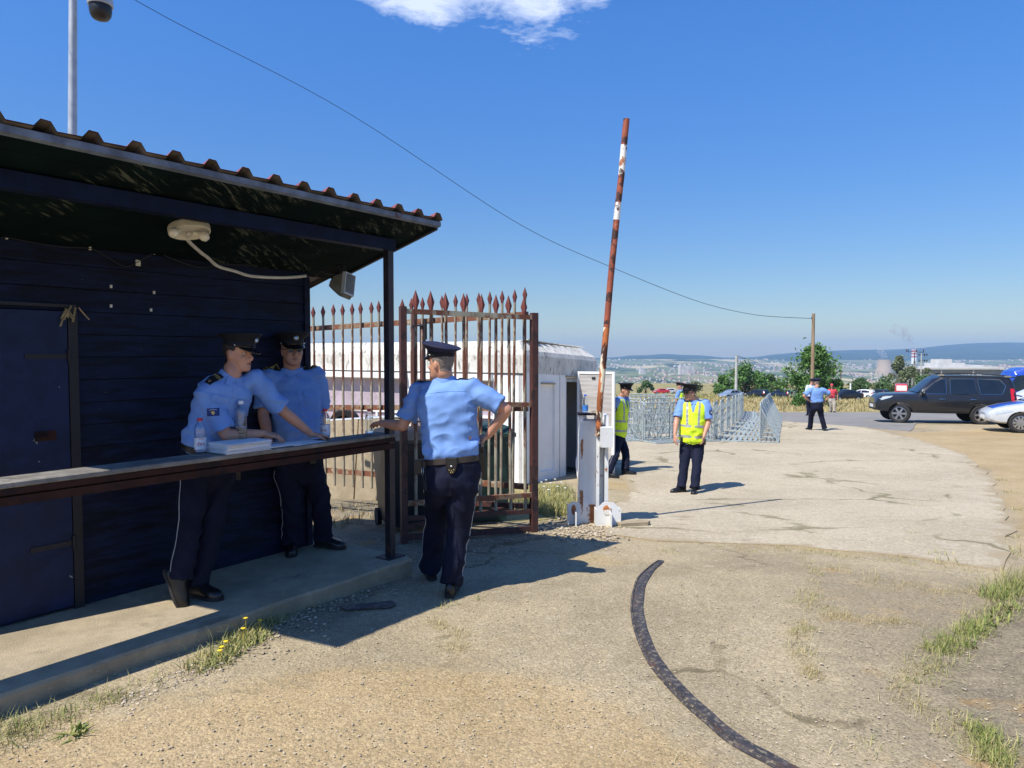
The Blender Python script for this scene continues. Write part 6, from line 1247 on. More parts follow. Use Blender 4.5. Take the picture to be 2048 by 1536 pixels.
# ------------------------------------------------------------ small things on the counter
def bottle(label, base, h, r, cap, lab=None, txt=None, water=.9, labmat='label', face=None, group='water bottles'):
    b = thing('water_bottle', label, 'bottle', tuple(base), group); s = h / .22; prof = [(.001, .004), (r * .7, .0), (r * .96, .006), (r, .02)]
    z = .03
    while z < h * .60: prof += [(r, z), (r * .955, z + .006), (r, z + .012)]; z += .022
    prof += [(r * .93, h * .62), (r, h * .66), (r * .95, h * .72), (r * .70, h * .82), (r * .40, h * .88), (r * .36, h * .90), (r * .36, h * .94)]
    mb = MB(); mb.lathe([(a, z_) for a, z_ in prof] + [(max(.0008, a - .0016), max(.0055, z_)) for a, z_ in reversed(prof)], 24, base); mb.build('bottle_wall', 'bottle', b, 60)
    mb = MB(); hw = h * water * .8; wp_ = [(max(.001, a - .0022), max(.0065, z_)) for a, z_ in prof if z_ < hw] ; wp_.append((np.interp(hw, [z_ for a, z_ in prof], [a for a, z_ in prof]) * .95, hw)); mb.lathe(wp_, 24, base); mb.build('water', 'water', b, 60)
    mb = MB(); mb.lathe([(r * .40, h * .915), (r * .46, h * .92), (r * .46, h * .985), (r * .42, h), (.001, h)], 20, base); mb.build('cap', cap, b, 40)
    if lab:
        z0, z1 = lab[0] * h, lab[1] * h; mb = MB(); mb.lathe([(r * 1.0, z0), (r * 1.03, z0 + .001), (r * 1.03, z1 - .001), (r * 1.0, z1)], 28, base); lo_ = mb.build('label_band', labmat, b, 40)
        if txt:
            m_ = text_mb(txt, .036 * s); c = V(base) + V((0, 0, (z0 + z1) / 2)); d = V(face or (-base[0] * .0 + .0, -1, 0)); a0 = math.atan2(d.y, d.x)
            m_.v = [c + V((math.cos(a0 + p.x / r) * r * 1.045, math.sin(a0 + p.x / r) * r * 1.045, p.y)) for p in m_.v]; m_.build('lettering', 'redink', lo_, 0, recalc=False).location = (0, 0, 0)
            m_ = MB(); m_.tube([V((.014 * math.cos(t), .010 * math.sin(t) + .006, 0)) for t in np.linspace(.4, 2.7, 8)], .0016, 4); m_.v = [c + V((math.cos(a0 + (p.x + .004) / r) * (r * 1.045 + p.z), math.sin(a0 + (p.x + .004) / r) * (r * 1.045 + p.z), p.y * s + .016)) for p in m_.v]; m_.build('logo_arc', 'redink', lo_, 0).location = (0, 0, 0)
    return b
CT = 1.107
def onct(u, v): return on_plane(u, v, CT)
b1 = SH(-1.69, -.10, CT); q = onct(400, 905); print('bottle1', q, b1)
bottle('red-capped water bottle left of the paper stack on the counter', onct(401, 905), .225, .036, 'redcap', (.10, .44), 'dea', .62, face=(.55, -1, 0))
ps0 = onct(470, 896)
bottle('half-full clear bottle with white cap and no label, standing on the paper stack', on_plane(483, 878, CT + .0625), .262, .037, 'white', None, None, .42)
bottle('red-capped bottle with printed label right of the loose sheets on the counter', onct(651, 876), .225, .036, 'redcap', (.12, .46), 'dea', .55, face=(-.2, -1, 0))
bottle('nearly empty red-capped bottle behind the hand at the hut post', SH(-.10, -.13, CT), .20, .034, 'redcap', None, None, .15)
bottle('blue-capped water bottle with blue label standing on the barrier cabinet', V((P(1171, 700, 8.24).x, 8.24, 1.75 + (708 - 826) * 8.24 / F)), .215, .034, 'bluecap', (.12, .42), None, .55, 'labelblue')
q = P(1187, 826, 8.2); mb = MB(); mb.box(q + V((0, 0, .018)), (.055, .04, .022), Matrix.Rotation(.4, 3, 'Z')); mb.box(q + V((-.02, -.01, .006)), (.13, .06, .005), Matrix.Rotation(.2, 3, 'Z')); tag(mb.build('crumpled_wrapper', 'beige_cloth', origin=tuple(q)), 'small cream crumpled wrapper beside the bottle on the barrier cabinet', 'wrapper')
# paper stack and loose sheets
pc = onct(476, 902); rpz = random.Random(8); mb = MB(); ang = math.atan2(AX.y, AX.x)
pcc = SH((pc - PB).dot(AX) + .02, -.075, 0); zt = CT
for i in range(26):
    a = ang + rpz.uniform(-.035, .035) + (.06 if i > 17 else 0); M = Matrix.Rotation(a, 3, 'Z'); o_ = V((rpz.uniform(-.008, .008), rpz.uniform(-.007, .007), 0)) + (M @ V((.006, -.004, 0)) if i > 17 else V())
    mb.box(V((pcc.x, pcc.y, zt + .0011)) + o_, (.325, .225, .0018), M); zt += .0025
tag(mb.build('paper_stack', 'paper', origin=(pcc.x, pcc.y, CT), smooth=0), 'thick stack of white printed papers on the counter under the clear bottle', 'papers')
for i, (t, p, z, rz_, lb) in enumerate(((-1.03, -.085, .004, .03, 'thin sheaf of white papers right of the paper stack'), (-.80, -.080, .002, .10, 'single white sheet lying under the leaning officer\'s left hand'))):
    mb = MB(); c = SH(t, p, CT)
    for k in range(3 if i == 0 else 1): mb.box(c + V((0, 0, z + .003 * k)), (.30, .20, .0018), Matrix.Rotation(ang + rz_ + .03 * k, 3, 'Z'))
    tag(mb.build('paper_sheets', 'paper', origin=tuple(c), smooth=0), lb, 'papers')

# ------------------------------------------------------------ steel crowd barriers
def barrier():
    t = thing('crowd_barrier', 'x', 'barrier', (0, 0, 0), 'steel crowd barriers lining the lane')
    mb = MB(); r = .021
    mb.tube([(-.48, 0, .03), (-.48, 0, 1.06), (-.44, 0, 1.10), (.44, 0, 1.10), (.48, 0, 1.06), (.48, 0, .03)], r, 6)
    for z in (.78, .42, .06): mb.tube([(-.48, 0, z), (.48, 0, z)], .016, 5)
    for x in (-.32, -.16, 0, .16, .32): mb.tube([(x, 0, .06), (x, 0, 1.10)], .013, 5)
    mb.build('panel', 'galv', t, 40)
    mb = MB(); mb.bar((-.48, 0, .03), (-.48, .68, .03), .05, .04); mb.bar((.48, 0, .03), (.48, .68, .03), .05, .04); mb.bar((-.5, .68, .03), (.5, .68, .03), .05, .04)
    for y in (.12, .26, .40, .54): mb.bar((-.46, y, .03), (.46, y, .03), .06, .025)
    mb.build('foot_frame', 'galv', t, 0)
    for x in (-.46, 0, .46): mb = MB(); mb.tube([(x, 0, 1.02), (x, -.48, .04)], .019, 6); mb.build('brace', 'galv', t, 40)
    mb = MB(); mb.bar((-.48, -.02, .03), (-.48, -.5, .03), .045, .035); mb.bar((.48, -.02, .03), (.48, -.5, .03), .045, .035); mb.tube([(-.5, -.49, .035), (.5, -.49, .035)], .02, 6); mb.build('rear_frame', 'galv', t, 0)
    return t
proto = barrier(); first = True; nb_ = 0
def put(x, y, rz_, label, sc=1.0):
    global first
    if first: o = proto; first = False; o.location = (x, y, gz(x, y) + .015); o.rotation_euler = (0, 0, rz_); o['label'] = label
    else: o = dup(proto, (x, y, gz(x, y) + .015), rz_, label)
    o.rotation_euler.x = -.03 * math.cos(rz_) * 0; return o
KB = random.Random(21)
def line(pts, n, face, lab):
    """n barriers end to end along a ground curve; face: +1 foot plates to the right of travel"""
    sp_ = spline([V((a, b, 0)) for a, b in pts], 20); cum = [0]
    for a, b in zip(sp_[:-1], sp_[1:]): cum.append(cum[-1] + (b - a).length)
    for i in range(n):
        s = cum[-1] * (i + .5) / n; j = max(k for k in range(len(cum)) if cum[k] <= s); j = min(j, len(sp_) - 2); p = sp_[j].lerp(sp_[j + 1], (s - cum[j]) / max(1e-6, cum[j + 1] - cum[j])); d = (sp_[j + 1] - sp_[j]).normalized()
        f = V((d.y, -d.x, 0)) * face; put(p.x, p.y, math.atan2(f.y, f.x) - math.pi / 2 + KB.uniform(-.02, .02), lab if isinstance(lab, str) else lab(i))
def gpt(u, v): g = G(u, v); return (g.x, g.y)
line([gpt(1423, 886), gpt(1445, 868), gpt(1468, 850), gpt(1481, 836), gpt(1486, 825)], 11, 1, 'steel crowd barrier in the long middle line, its foot plates turned right into the lane')
line([gpt(1519, 888), gpt(1527, 866), gpt(1535, 848), gpt(1540, 836)], 8, -1, 'steel crowd barrier in the short line on the right, its foot plates turned left')
line([gpt(1420, 884), gpt(1380, 878), gpt(1330, 882), gpt(1285, 884)], 3, -1, 'steel crowd barrier in the front row behind the officer in the vest')
line([gpt(1290, 883), gpt(1265, 876), gpt(1238, 872)], 2, -1, 'steel crowd barrier in the front row nearest the cabin door')
line([gpt(1410, 868), gpt(1350, 862), gpt(1290, 865), gpt(1235, 862)], 4, -1, 'steel crowd barrier in the second row behind the officer in the vest')
line([gpt(1330, 853), gpt(1240, 853)], 2, -1, 'steel crowd barrier in the third row near the cabin door leaf')
line([gpt(1350, 846), gpt(1300, 842), gpt(1262, 841)], 3, 1, 'steel crowd barrier standing rearmost on the left')
# ------------------------------------------------------------ vehicles (built nose towards +x, then turned)
def car(label, spec, paint, detail=2, group=None, name='car', cat='car'):
    """spec: stations (x, z_low, z_belt, z_roof, half width, half roof width)"""
    root = thing(name, label, cat, (0, 0, 0), group); st = spec['st']; xs = [s[0] for s in st]
    fx = np.linspace(xs[0], xs[-1], 60 if detail > 1 else 34)
    def at_(x): return [float(np.interp(x, xs, [s[i] for s in st])) for i in range(1, 6)]
    def ring(x):
        zl, zb, zr, w, wr_ = at_(x); h = zb - zl; up_ = zr - zb; g = min(1, max(0, up_ / .12))
        half = [(0, zl), (w * .86, zl), (w * .955, zl + .05), (w * .985, zl + h * .35), (w, zl + h * .62), (w * .985, zl + h * .86), (w * .94, zb)]
        e = [(wr_ + (w * .94 - wr_) * .5, zb + up_ * .5), (wr_, zb + up_ * .88), (wr_ * .86, zr - .0 + .012 * g), (wr_ * .5, zr + .022 * g), (0, zr + .026 * g)]
        if g < 1: f_ = [(w * .86, zb + .025), (w * .72, zb + .04), (w * .5, zb + .05), (w * .3, zb + .055), (0, zb + .06)]; e = [(a * g + c * (1 - g), b * g + d * (1 - g)) for (a, b), (c, d) in zip(e, f_)]
        half += e; return [V((x, y, z)) for y, z in half] + [V((x, -y, z)) for y, z in half[-2:0:-1]]
    mb = MB(); mb.loft([ring(x) for x in fx]); me = mb.mesh(); b = bpy.data.objects.new('tmpb', me); COL.objects.link(b)
    rw = spec['wheel']
    cb_ = MB()
    for wx in spec['axles']: cb_.tube([(wx, -1.3, rw), (wx, 1.3, rw)], rw * 1.14, 26)
    cme = cb_.mesh(); co = bpy.data.objects.new('tmpc', cme); COL.objects.link(co); bo_ = b.modifiers.new('b', 'BOOLEAN'); bo_.operation = 'DIFFERENCE'; bo_.object = co; bo_.solver = 'EXACT'
    m2 = bpy.data.meshes.new_from_object(b.evaluated_get(bpy.context.evaluated_depsgraph_get())); bpy.data.objects.remove(b); bpy.data.objects.remove(co)
    place('body', m2, paint, root, 32)
    def ys(x, z):
        zl, zb, zr, w, wr_ = at_(x); h = zb - zl
        prof = [(zl, w * .86), (zl + .05, w * .955), (zl + h * .35, w * .985), (zl + h * .62, w), (zl + h * .86, w * .985), (zb, w * .94), (zb + (zr - zb) * .5, wr_ + (w * .94 - wr_) * .5), (max(zb + .01, zb + (zr - zb) * .88), wr_), (max(zb + .02, zr), wr_ * .86)]
        return float(np.interp(z, [p[0] for p in prof], [p[1] for p in prof]))
    def side(poly, s, off, sub=7):
        m_ = MB(); pts = []
        for i in range(len(poly)):
            a, c = V(poly[i]).to_2d(), V(poly[(i + 1) % len(poly)]).to_2d(); n = max(1, int((c - a).length / .12)); pts += [a.lerp(c, k / n) for k in range(n)]
        A = np.array([tuple(p) for p in pts]); gx, gy = np.meshgrid(np.arange(A[:, 0].min(), A[:, 0].max(), .13), np.arange(A[:, 1].min(), A[:, 1].max(), .09)); gx, gy = gx.ravel(), gy.ravel(); ok = inpoly(gx, gy, A.tolist()); n = len(pts)
        r = geometry.delaunay_2d_cdt(pts + [V((x, y)) for x, y in zip(gx[ok].tolist(), gy[ok].tolist())], [], [list(range(n))], 1, 1e-3)
        m_.v = [V((p.x, s * (ys(p.x, p.y) + off), p.y)) for p in r[0]]; m_.f = [tuple(f) if s < 0 else tuple(reversed(f)) for f in r[2]]; return m_
    gl = spec.get('glass', 'car_glass')
    for s in (1, -1):
        for poly in spec['windows']:
            w_ = place('window', side(poly, s, .006).mesh(recalc=False), gl, root, 40)
            if spec.get('chrome') and detail > 1: m_ = MB(); pp = [V((x, s * (ys(x, z) + .010), z)) for x, z in poly]; m_.tube(pp + [pp[0]], .011, 5); m_.build('window_trim', 'chrome' if spec['chrome'] == 1 else 'trim_black', w_).location = (0, 0, 0)
        if detail > 1:
            for poly in spec.get('doors', []):
                d_ = place('door', side(poly, s, .004).mesh(recalc=False), paint, root, 40); x0 = min(p[0] for p in poly); zt_ = max(p[1] for p in poly) - .14
                m_ = MB(); pp = [V((x, s * (ys(x, z) + .0045), z)) for x, z in poly]; m_.tube(pp + [pp[0]], .006, 4); m_.build('door_gap', 'trim_black', d_).location = (0, 0, 0)
                m_ = MB(); m_.tube([(x0 + .10, s * (ys(x0 + .1, zt_) + .006), zt_), (x0 + .13, s * (ys(x0 + .1, zt_) + .035), zt_), (x0 + .27, s * (ys(x0 + .25, zt_) + .035), zt_), (x0 + .30, s * (ys(x0 + .3, zt_) + .006), zt_)], .014, 6); m_.build('door_handle', spec.get('handle', 'chrome'), d_).location = (0, 0, 0)
            x, z = spec['mirror']; m_ = MB(); y0 = s * ys(x, z); m_.loft([ering(V((x + dx, y0 + s * .15, z + .06)), V((0, s, 0)), V((0, 0, 1)), a * .11, a * .075, a * .075, 14, 2.6) for dx, a in ((-.06, .85), (-.02, 1), (.05, .8), (.09, .35))]); m_.bar((x, y0 - s * .01, z + .02), (x, y0 + s * .08, z + .04), .05); m_.build('mirror', paint, root)
        for poly in spec.get('tail', []): place('tail_light', side(poly, s, .012).mesh(recalc=False), 'tail_red', root, 40)
        for poly in spec.get('head', []): place('headlight', side(poly, s, .010).mesh(recalc=False), 'head_lens', root, 40)
        for poly in spec.get('trim', []): place('sill_trim', side(poly, s, .008).mesh(recalc=False), 'trim_black', root, 40)
        if spec.get('rails') and detail > 1:
            x0, x1 = spec['rails']; m_ = MB(); pts = [V((x, s * (at_(x)[4] * .90), at_(x)[2] + dz)) for x, dz in ((x0, .01), (x0 + .12, .075), ((x0 + x1) / 2, .085), (x1 - .12, .075), (x1, .01))]; m_.tube(spline(pts, 4), .022, 6); m_.build('roof_rail', 'trim_black', root)
            for xx in (x0 + .12, x1 - .12): m_ = MB(); m_.box((xx, s * at_(xx)[4] * .90, at_(xx)[2] + .05), (.22, .05, .06)); m_.build('rail_foot', 'chrome', root)
    for nm, (xa, za, xb, zb_, k) in spec['screens'].items():
        pa, pb_ = at_(xa), at_(xb); m_ = MB(); n = 8; nrm = V((zb_ - za, 0, xa - xb)).normalized(); nrm = nrm if nrm.z > 0 or True else -nrm
        if (nm == 'windscreen') != (nrm.x > 0): nrm = -nrm
        ga_, gb_ = ys(xa, za) * k, ys(xb, zb_) * k
        m_.loft([[V((xa + (xb - xa) * t, y * (ga_ + (gb_ - ga_) * t), za + (zb_ - za) * t)) + nrm * (.022 + .012 * (1 - y * y)) for y in np.linspace(-1, 1, n)] for t in np.linspace(0, 1, 6)], cap=False, closed=False); place(nm, m_.mesh(recalc=False), gl, root, 40)
    for nm, mt_, c, sz in spec.get('boxes', []): m_ = MB(); m_.box(c, sz); m_.build(nm, mt_, root, 0)
    for i, wx in enumerate(spec['axles']):
        for s in (1, -1):
            wy = spec['track'] * s; stz = spec.get('steer', 0) if i == 0 else 0; M = Matrix.Rotation(stz, 3, 'Z') @ Matrix.Rotation(R(-90) * s, 3, 'X'); tw = spec.get('tyre', .12)
            c = V((wx, wy - s * .02, rw)); m_ = MB(); m_.lathe([(rw * .66, -tw), (rw * .9, -tw), (rw * .985, -tw * .8), (rw, -tw * .4), (rw, tw * .4), (rw * .985, tw * .8), (rw * .9, tw), (rw * .68, tw * .95), (rw * .65, tw * .4)], 30, c, M); w_ = m_.build('wheel', 'rubber', root)
            if detail > 1:
                m_ = MB(); m_.lathe([(rw * .67, tw * .3), (rw * .69, tw * .9), (rw * .63, tw * .92), (rw * .60, tw * .3)], 30, c, M); n_ = spec.get('spokes', 6)
                for k in range(n_):
                    a = 2 * math.pi * k / n_; d = V((math.cos(a), math.sin(a), 0)); p_ = V((-d.y, d.x, 0)); q = lambda r_, w_, z_: [c + M @ (d * r_ + p_ * w_ * j + V((0, 0, z_ + h_))) for j, h_ in ((-1, 0), (1, 0), (1, -.03), (-1, -.03))]
                    m_.loft([q(rw * .08, rw * .10, tw * .80), q(rw * .36, rw * .085, tw * .86), q(rw * .62, rw * .115, tw * .80)])
                m_.lathe([(rw * .18, tw * .5), (rw * .18, tw * .88), (.01, tw * .92)], 14, c, M); m_.build('rim', 'alloy', w_, 30).location = (0, 0, 0)
                m_ = MB(); m_.lathe([(rw * .62, tw * .2), (.01, tw * .2)], 24, c, M); m_.build('brake_well', 'trim_black', w_).location = (0, 0, 0)
            else: m_ = MB(); m_.lathe([(rw * .64, tw * .7), (rw * .5, tw * .95), (.02, tw * .98)], 16, c, M); m_.build('rim', 'alloy', w_).location = (0, 0, 0)
    return root
def face_cam(o, g, rz_): o.location = (g.x, g.y, g.z + .015); o.rotation_euler = (0, 0, rz_)
# big black off-road car
SUV = dict(st=[(-2.44, .56, .86, .90, .74, .62), (-2.41, .50, .98, 1.10, .86, .66), (-2.36, .47, 1.08, 1.52, .91, .68), (-2.24, .45, 1.12, 1.79, .93, .70), (-1.8, .42, 1.14, 1.85, .945, .72), (-.6, .42, 1.14, 1.875, .945, .73), (.1, .42, 1.14, 1.855, .945, .73), (.38, .42, 1.14, 1.72, .945, .73), (.98, .42, 1.13, 1.16, .945, .82), (1.5, .43, 1.12, 1.125, .94, .82), (2.0, .44, 1.09, 1.095, .92, .80), (2.24, .47, 1.02, 1.025, .87, .74), (2.36, .50, .92, .92, .80, .66), (2.41, .56, .80, .80, .70, .56)],
    wheel=.385, axles=(1.56, -1.23), track=.82, tyre=.13, spokes=6, steer=R(-24), mirror=(.80, 1.15), chrome=1, rails=(.0, -2.0),
    windows=[[(.84, 1.17), (.36, 1.62), (.16, 1.74), (-.02, 1.755), (-.02, 1.17)], [(-.16, 1.17), (-.16, 1.755), (-.98, 1.76), (-1.05, 1.17)], [(-1.17, 1.17), (-1.09, 1.76), (-1.84, 1.73), (-2.02, 1.50), (-1.90, 1.20), (-1.78, 1.17)]],
    doors=[[(.98, .54), (.98, 1.11), (-.07, 1.12), (-.07, .54)], [(-.11, .54), (-.11, 1.12), (-1.13, 1.12), (-1.06, .92), (-.80, .80), (-.72, .54)]],
    tail=[[(-2.16, 1.40), (-2.28, 1.42), (-2.38, 1.20), (-2.38, .96), (-2.18, .96)]], head=[[(1.95, 1.00), (2.24, .90), (2.30, .96), (2.08, 1.05), (1.82, 1.08)]],
    trim=[[(1.0, .43), (1.0, .52), (-.72, .52), (-.72, .43)]],
    screens=dict(windscreen=(.93, 1.20, .22, 1.80, .92), rear_window=(-2.38, 1.20, -2.26, 1.70, .92)),
    boxes=[('grille', 'chrome', (2.385, 0, .86), (.06, .80, .2)), ('number_plate', 'white', (2.43, 0, .64), (.02, .52, .11)), ('bumper', 'trim_black', (2.34, 0, .55), (.12, 1.2, .12)), ('spoiler', 'paint_black', (-2.30, 0, 1.83), (.22, 1.3, .04))])
pf, pr_ = P(1791, 700, 28.6), P(1953, 700, 27.8); mid_ = (pf + pr_) / 2; d = (pf - pr_); rz0 = math.atan2(d.y, d.x); c = mid_ - V((math.cos(rz0), math.sin(rz0), 0)) * .165; c.z = gz(c.x, c.y)
o = car('large black off-road car parked side-on beside the cross road, brake light red', SUV, 'paint_black', 2, name='off_road_car'); face_cam(o, c, rz0); o.rotation_euler.y = R(.0)
# sedan shapes
SED = dict(st=[(-2.22, .50, .80, .82, .66, .55), (-2.15, .38, .98, 1.0, .78, .60), (-1.75, .30, 1.02, 1.08, .86, .62), (-1.30, .27, 1.0, 1.24, .895, .62), (-.75, .25, .98, 1.42, .90, .60), (-.1, .25, .96, 1.45, .90, .60), (.35, .25, .95, 1.40, .90, .60), (.75, .26, .94, 1.20, .895, .64), (1.15, .27, .92, .95, .885, .70), (1.6, .28, .84, .85, .86, .70), (1.95, .30, .74, .75, .78, .62), (2.15, .34, .64, .65, .66, .52), (2.22, .40, .55, .55, .5, .4)],
    wheel=.33, axles=(1.33, -1.32), track=.77, tyre=.105, spokes=10, mirror=(.62, .96), windows=[[(.82, .985), (.40, 1.27), (.12, 1.35), (-.12, 1.36), (-.12, .985)], [(-.2, .985), (-.2, 1.36), (-.72, 1.33), (-1.10, 1.16), (-1.25, 1.02)]], doors=[[(.85, .36), (.85, .93), (-.14, .95), (-.14, .36)], [(-.18, .36), (-.18, .95), (-1.15, .97), (-.95, .60), (-.92, .36)]],
    tail=[[(-1.98, .80), (-1.98, .94), (-2.15, .92), (-2.15, .80)]], head=[[(1.55, .70), (1.98, .58), (2.05, .66), (1.72, .80)]], screens=dict(windscreen=(1.06, .985, .42, 1.36, .92), rear_window=(-1.62, 1.06, -.82, 1.38, .90)), handle='chrome',
    boxes=[('grille', 'trim_black', (2.16, 0, .50), (.08, .9, .16)), ('number_plate', 'white', (2.225, 0, .46), (.02, .5, .10))])
HAT = dict(st=[(-1.98, .50, .80, .82, .70, .55), (-1.93, .36, .96, 1.12, .80, .58), (-1.75, .30, 1.0, 1.40, .845, .58), (-1.2, .26, 1.0, 1.48, .86, .60), (-.3, .25, .98, 1.50, .86, .60), (.25, .25, .96, 1.44, .86, .60), (.7, .26, .95, 1.20, .855, .62), (1.08, .27, .94, .97, .85, .68), (1.5, .28, .86, .87, .82, .66), (1.8, .32, .74, .75, .72, .58), (1.96, .40, .58, .58, .52, .4)],
    wheel=.315, axles=(1.20, -1.25), track=.74, tyre=.10, mirror=(.6, .97), windows=[[(.78, 1.0), (.33, 1.30), (.0, 1.40), (-.12, 1.40), (-.12, 1.0)], [(-.2, 1.0), (-.2, 1.41), (-.9, 1.40), (-1.45, 1.28), (-1.5, 1.06), (-1.2, 1.0)]],
    tail=[[(-1.70, 1.22), (-1.80, 1.20), (-1.92, .90), (-1.80, .82), (-1.66, .95)]], head=[[(1.4, .72), (1.75, .60), (1.82, .70), (1.5, .84)]], screens=dict(windscreen=(1.0, 1.0, .36, 1.38, .92), rear_window=(-1.93, 1.0, -1.72, 1.36, .88)), boxes=[('number_plate', 'white', (-1.985, 0, .66), (.02, .5, .11)), ('rear_bumper', 'trim_black', (-1.95, 0, .42), (.08, 1.3, .10))])
VAN = dict(st=[(-2.6, .45, 1.0, 2.2, .92, .80), (-2.55, .35, 1.1, 2.38, .97, .82), (-1.5, .30, 1.1, 2.45, .98, .84), (.6, .30, 1.1, 2.45, .98, .84), (1.1, .30, 1.1, 2.25, .98, .82), (1.75, .32, 1.08, 1.25, .97, .78), (2.2, .34, 1.0, 1.02, .93, .75), (2.5, .38, .85, .86, .84, .66), (2.6, .46, .65, .65, .6, .5)],
    wheel=.34, axles=(1.65, -1.55), track=.84, tyre=.11, mirror=(1.3, 1.2), windows=[[(1.55, 1.22), (1.02, 2.05), (.3, 2.1), (.3, 1.22)], [(.1, 1.22), (.1, 2.1), (-1.1, 2.1), (-1.1, 1.22)]], doors=[[(1.55, .40), (1.55, 1.15), (.22, 1.15), (.22, .40)]], tail=[[(-2.45, 1.0), (-2.45, 1.6), (-2.56, 1.6), (-2.56, 1.0)]], head=[[(2.05, .82), (2.45, .72), (2.48, .82), (2.2, .98)]], screens=dict(windscreen=(1.72, 1.22, 1.08, 2.2, .92), rear_window=(-2.56, 1.3, -2.52, 2.1, .85)))
g = G(2038, 866); rz1 = math.atan2(.38, -1); c = V((g.x, g.y, 0)) - V((math.cos(rz1), math.sin(rz1), 0)) * 1.33 + V((.30, .72, 0)); c.z = gz(c.x, c.y)
sv = car('silver saloon with blue bonnet at the right edge, in front of the black off-road car', SED, 'paint_silver', 2, name='saloon_car'); face_cam(sv, c, rz1)
mb = MB(); xs_ = np.linspace(1.06, 2.02, 12); rows = []
stt = SED['st']; xx_ = [s[0] for s in stt]
for x in xs_:
    zb_ = float(np.interp(x, xx_, [s[2] for s in stt])); w = float(np.interp(x, xx_, [s[4] for s in stt])); rows.append([V((x, y * w, zb_ + .062 - .055 * abs(y / .86) ** 2.2 + .004)) for y in np.linspace(-.84, .84, 11)])
mb.loft(rows, cap=False, closed=False); bh = mb.mesh(recalc=False); o = bpy.data.objects.new('bonnet', bh); COL.objects.link(o); bh.materials.append(MT['paint_blue']); bh.shade_smooth(); o.parent = sv
def far(label, spec, paint, u, v, Yd, rz_, name='car', detail=1, group='cars parked along the far field'):
    q = P(u, v, Yd); q.z = gz(q.x, Yd); o = car(label, spec, paint, detail, group, name); face_cam(o, q, rz_); return o
o = far('tall blue van at the right edge behind the black off-road car', VAN, 'paint_blue', 2062, 800, 38, math.atan2(.25, -1), 'van', 2, None)
o = far('white saloon at the right edge between the blue van and the silver saloon', SED, 'paint_white', 2092, 800, 29.5, math.atan2(.35, -1), 'saloon_car', 2, None)
far('silver-grey saloon parked by the pale concrete pole', SED, 'paint_grey', 1461, 800, 112, R(208), 'saloon_car')
far('black hatchback parked between the silver-grey saloon and the dark blue car', HAT, 'paint_black', 1513, 799, 116, R(128))
far('dark blue tall hatchback parked right of the black hatchback', HAT, 'paint_navy', 1561, 798, 112, R(122))
far('pale silver-blue car half hidden behind the bush and the wooden pole', SED, 'paint_silver', 1596, 797, 112, R(25), 'saloon_car')
far('low black saloon behind the woman in red', SED, 'paint_black', 1690, 803, 92, R(190), 'saloon_car')
far('white hatchback parked in front of the cooling tower', HAT, 'paint_white', 1723, 797, 116, R(135))
far('black hatchback with red tail light right of the white hatchback', HAT, 'paint_black', 1757, 795, 120, R(105))
rv = far('red and white van half hidden behind the bonnet of the black off-road car', VAN, 'paint_red', 1801, 791, 112, R(64), 'van')
mb = MB(); mb.box((-2.6, 0, 1.8), (.06, 1.4, .8)); o = mb.build('rear_panel', 'paint_white', smooth=0); o.parent = rv
far('small red and white car on the distant track left of the officer in the vest', SED, 'paint_red', 1322, 783, 190, R(185), 'saloon_car', 1, None)
far('silver off-road car on the distant track left of the officer in the vest', HAT, 'paint_silver', 1337, 782, 192, R(185), 'car', 1, None)

# ------------------------------------------------------------ trees and bushes
def tree(label, base, h, w, n, seed, leaf='leaf_a', ls=.14, trunk=.09, group='trees and bushes beyond the cars', clumps=26, low=.12, name='tree'):
    r = np.random.default_rng(seed); root = thing(name, label, 'tree' if name == 'tree' else 'bush', tuple(base), group); mb = MB(); b = V(base); tips = []
    for k in range(clumps):
        z = low + (1 - low) * r.random() ** .8; prof = math.sin(min(1, (z * .92 + .12)) * math.pi) ** .6 * (1.0 if z < .6 else 1.05 - .45 * (z - .6) / .4); a = r.uniform(0, 6.28); q = w / 2 * prof * r.uniform(.25, 1.0); tips.append(b + V((math.cos(a) * q, math.sin(a) * q, z * h)))
    for i, t in enumerate(tips):
        s = b + V((0, 0, h * .05)); m1 = s.lerp(t, .5) + V((0, 0, h * .06)); mb.tube([s, m1, t], [trunk * (.6 if i else 1), trunk * .3, trunk * .08], 5)
    mb.build('trunk', 'bark', root)
    per = n // clumps; C = np.repeat(np.array([tuple(t) for t in tips]), per, 0); rad = np.repeat(r.uniform(.10, .20, clumps) * w * .95, per); n_ = len(C); d = r.normal(size=(n_, 3)); d /= np.linalg.norm(d, axis=1)[:, None]; p = C + d * (rad * r.random(n_) ** .45)[:, None] * np.array([1, 1, .85])
    k_ = r.random(n_) < .12; p[k_] += d[k_] * (rad[k_] * r.random(k_.sum()) * .7)[:, None]; p[:, 2] = np.maximum(p[:, 2], b.z + .05)
    u = r.normal(size=(n_, 3)); u /= np.linalg.norm(u, axis=1)[:, None]; v = np.cross(u, r.normal(size=(n_, 3))); v /= np.linalg.norm(v, axis=1)[:, None]; s = (ls * r.uniform(.6, 1.4, n_))[:, None]
    vs = np.stack([p - u * s, p + v * s * .45, p + u * s, p - v * s * .45], 1).reshape(-1, 3); fs = np.arange(n_ * 4).reshape(-1, 4); me = bpy.data.meshes.new('crown'); me.from_pydata(vs.tolist(), [], fs.tolist()); place('crown', me, leaf, root, 0); return root
def gb(u, Yd): q = P(u, 700, Yd); return (q.x, Yd, gz(q.x, Yd))
def wpx(px, Yd): return px / F * Yd
tree('leafy green tree at the foot of the wooden pole', gb(1630, 63), wpx(112, 63), wpx(122, 63), 9000, 1, 'leaf_a', .15, .09, clumps=46, low=.06)
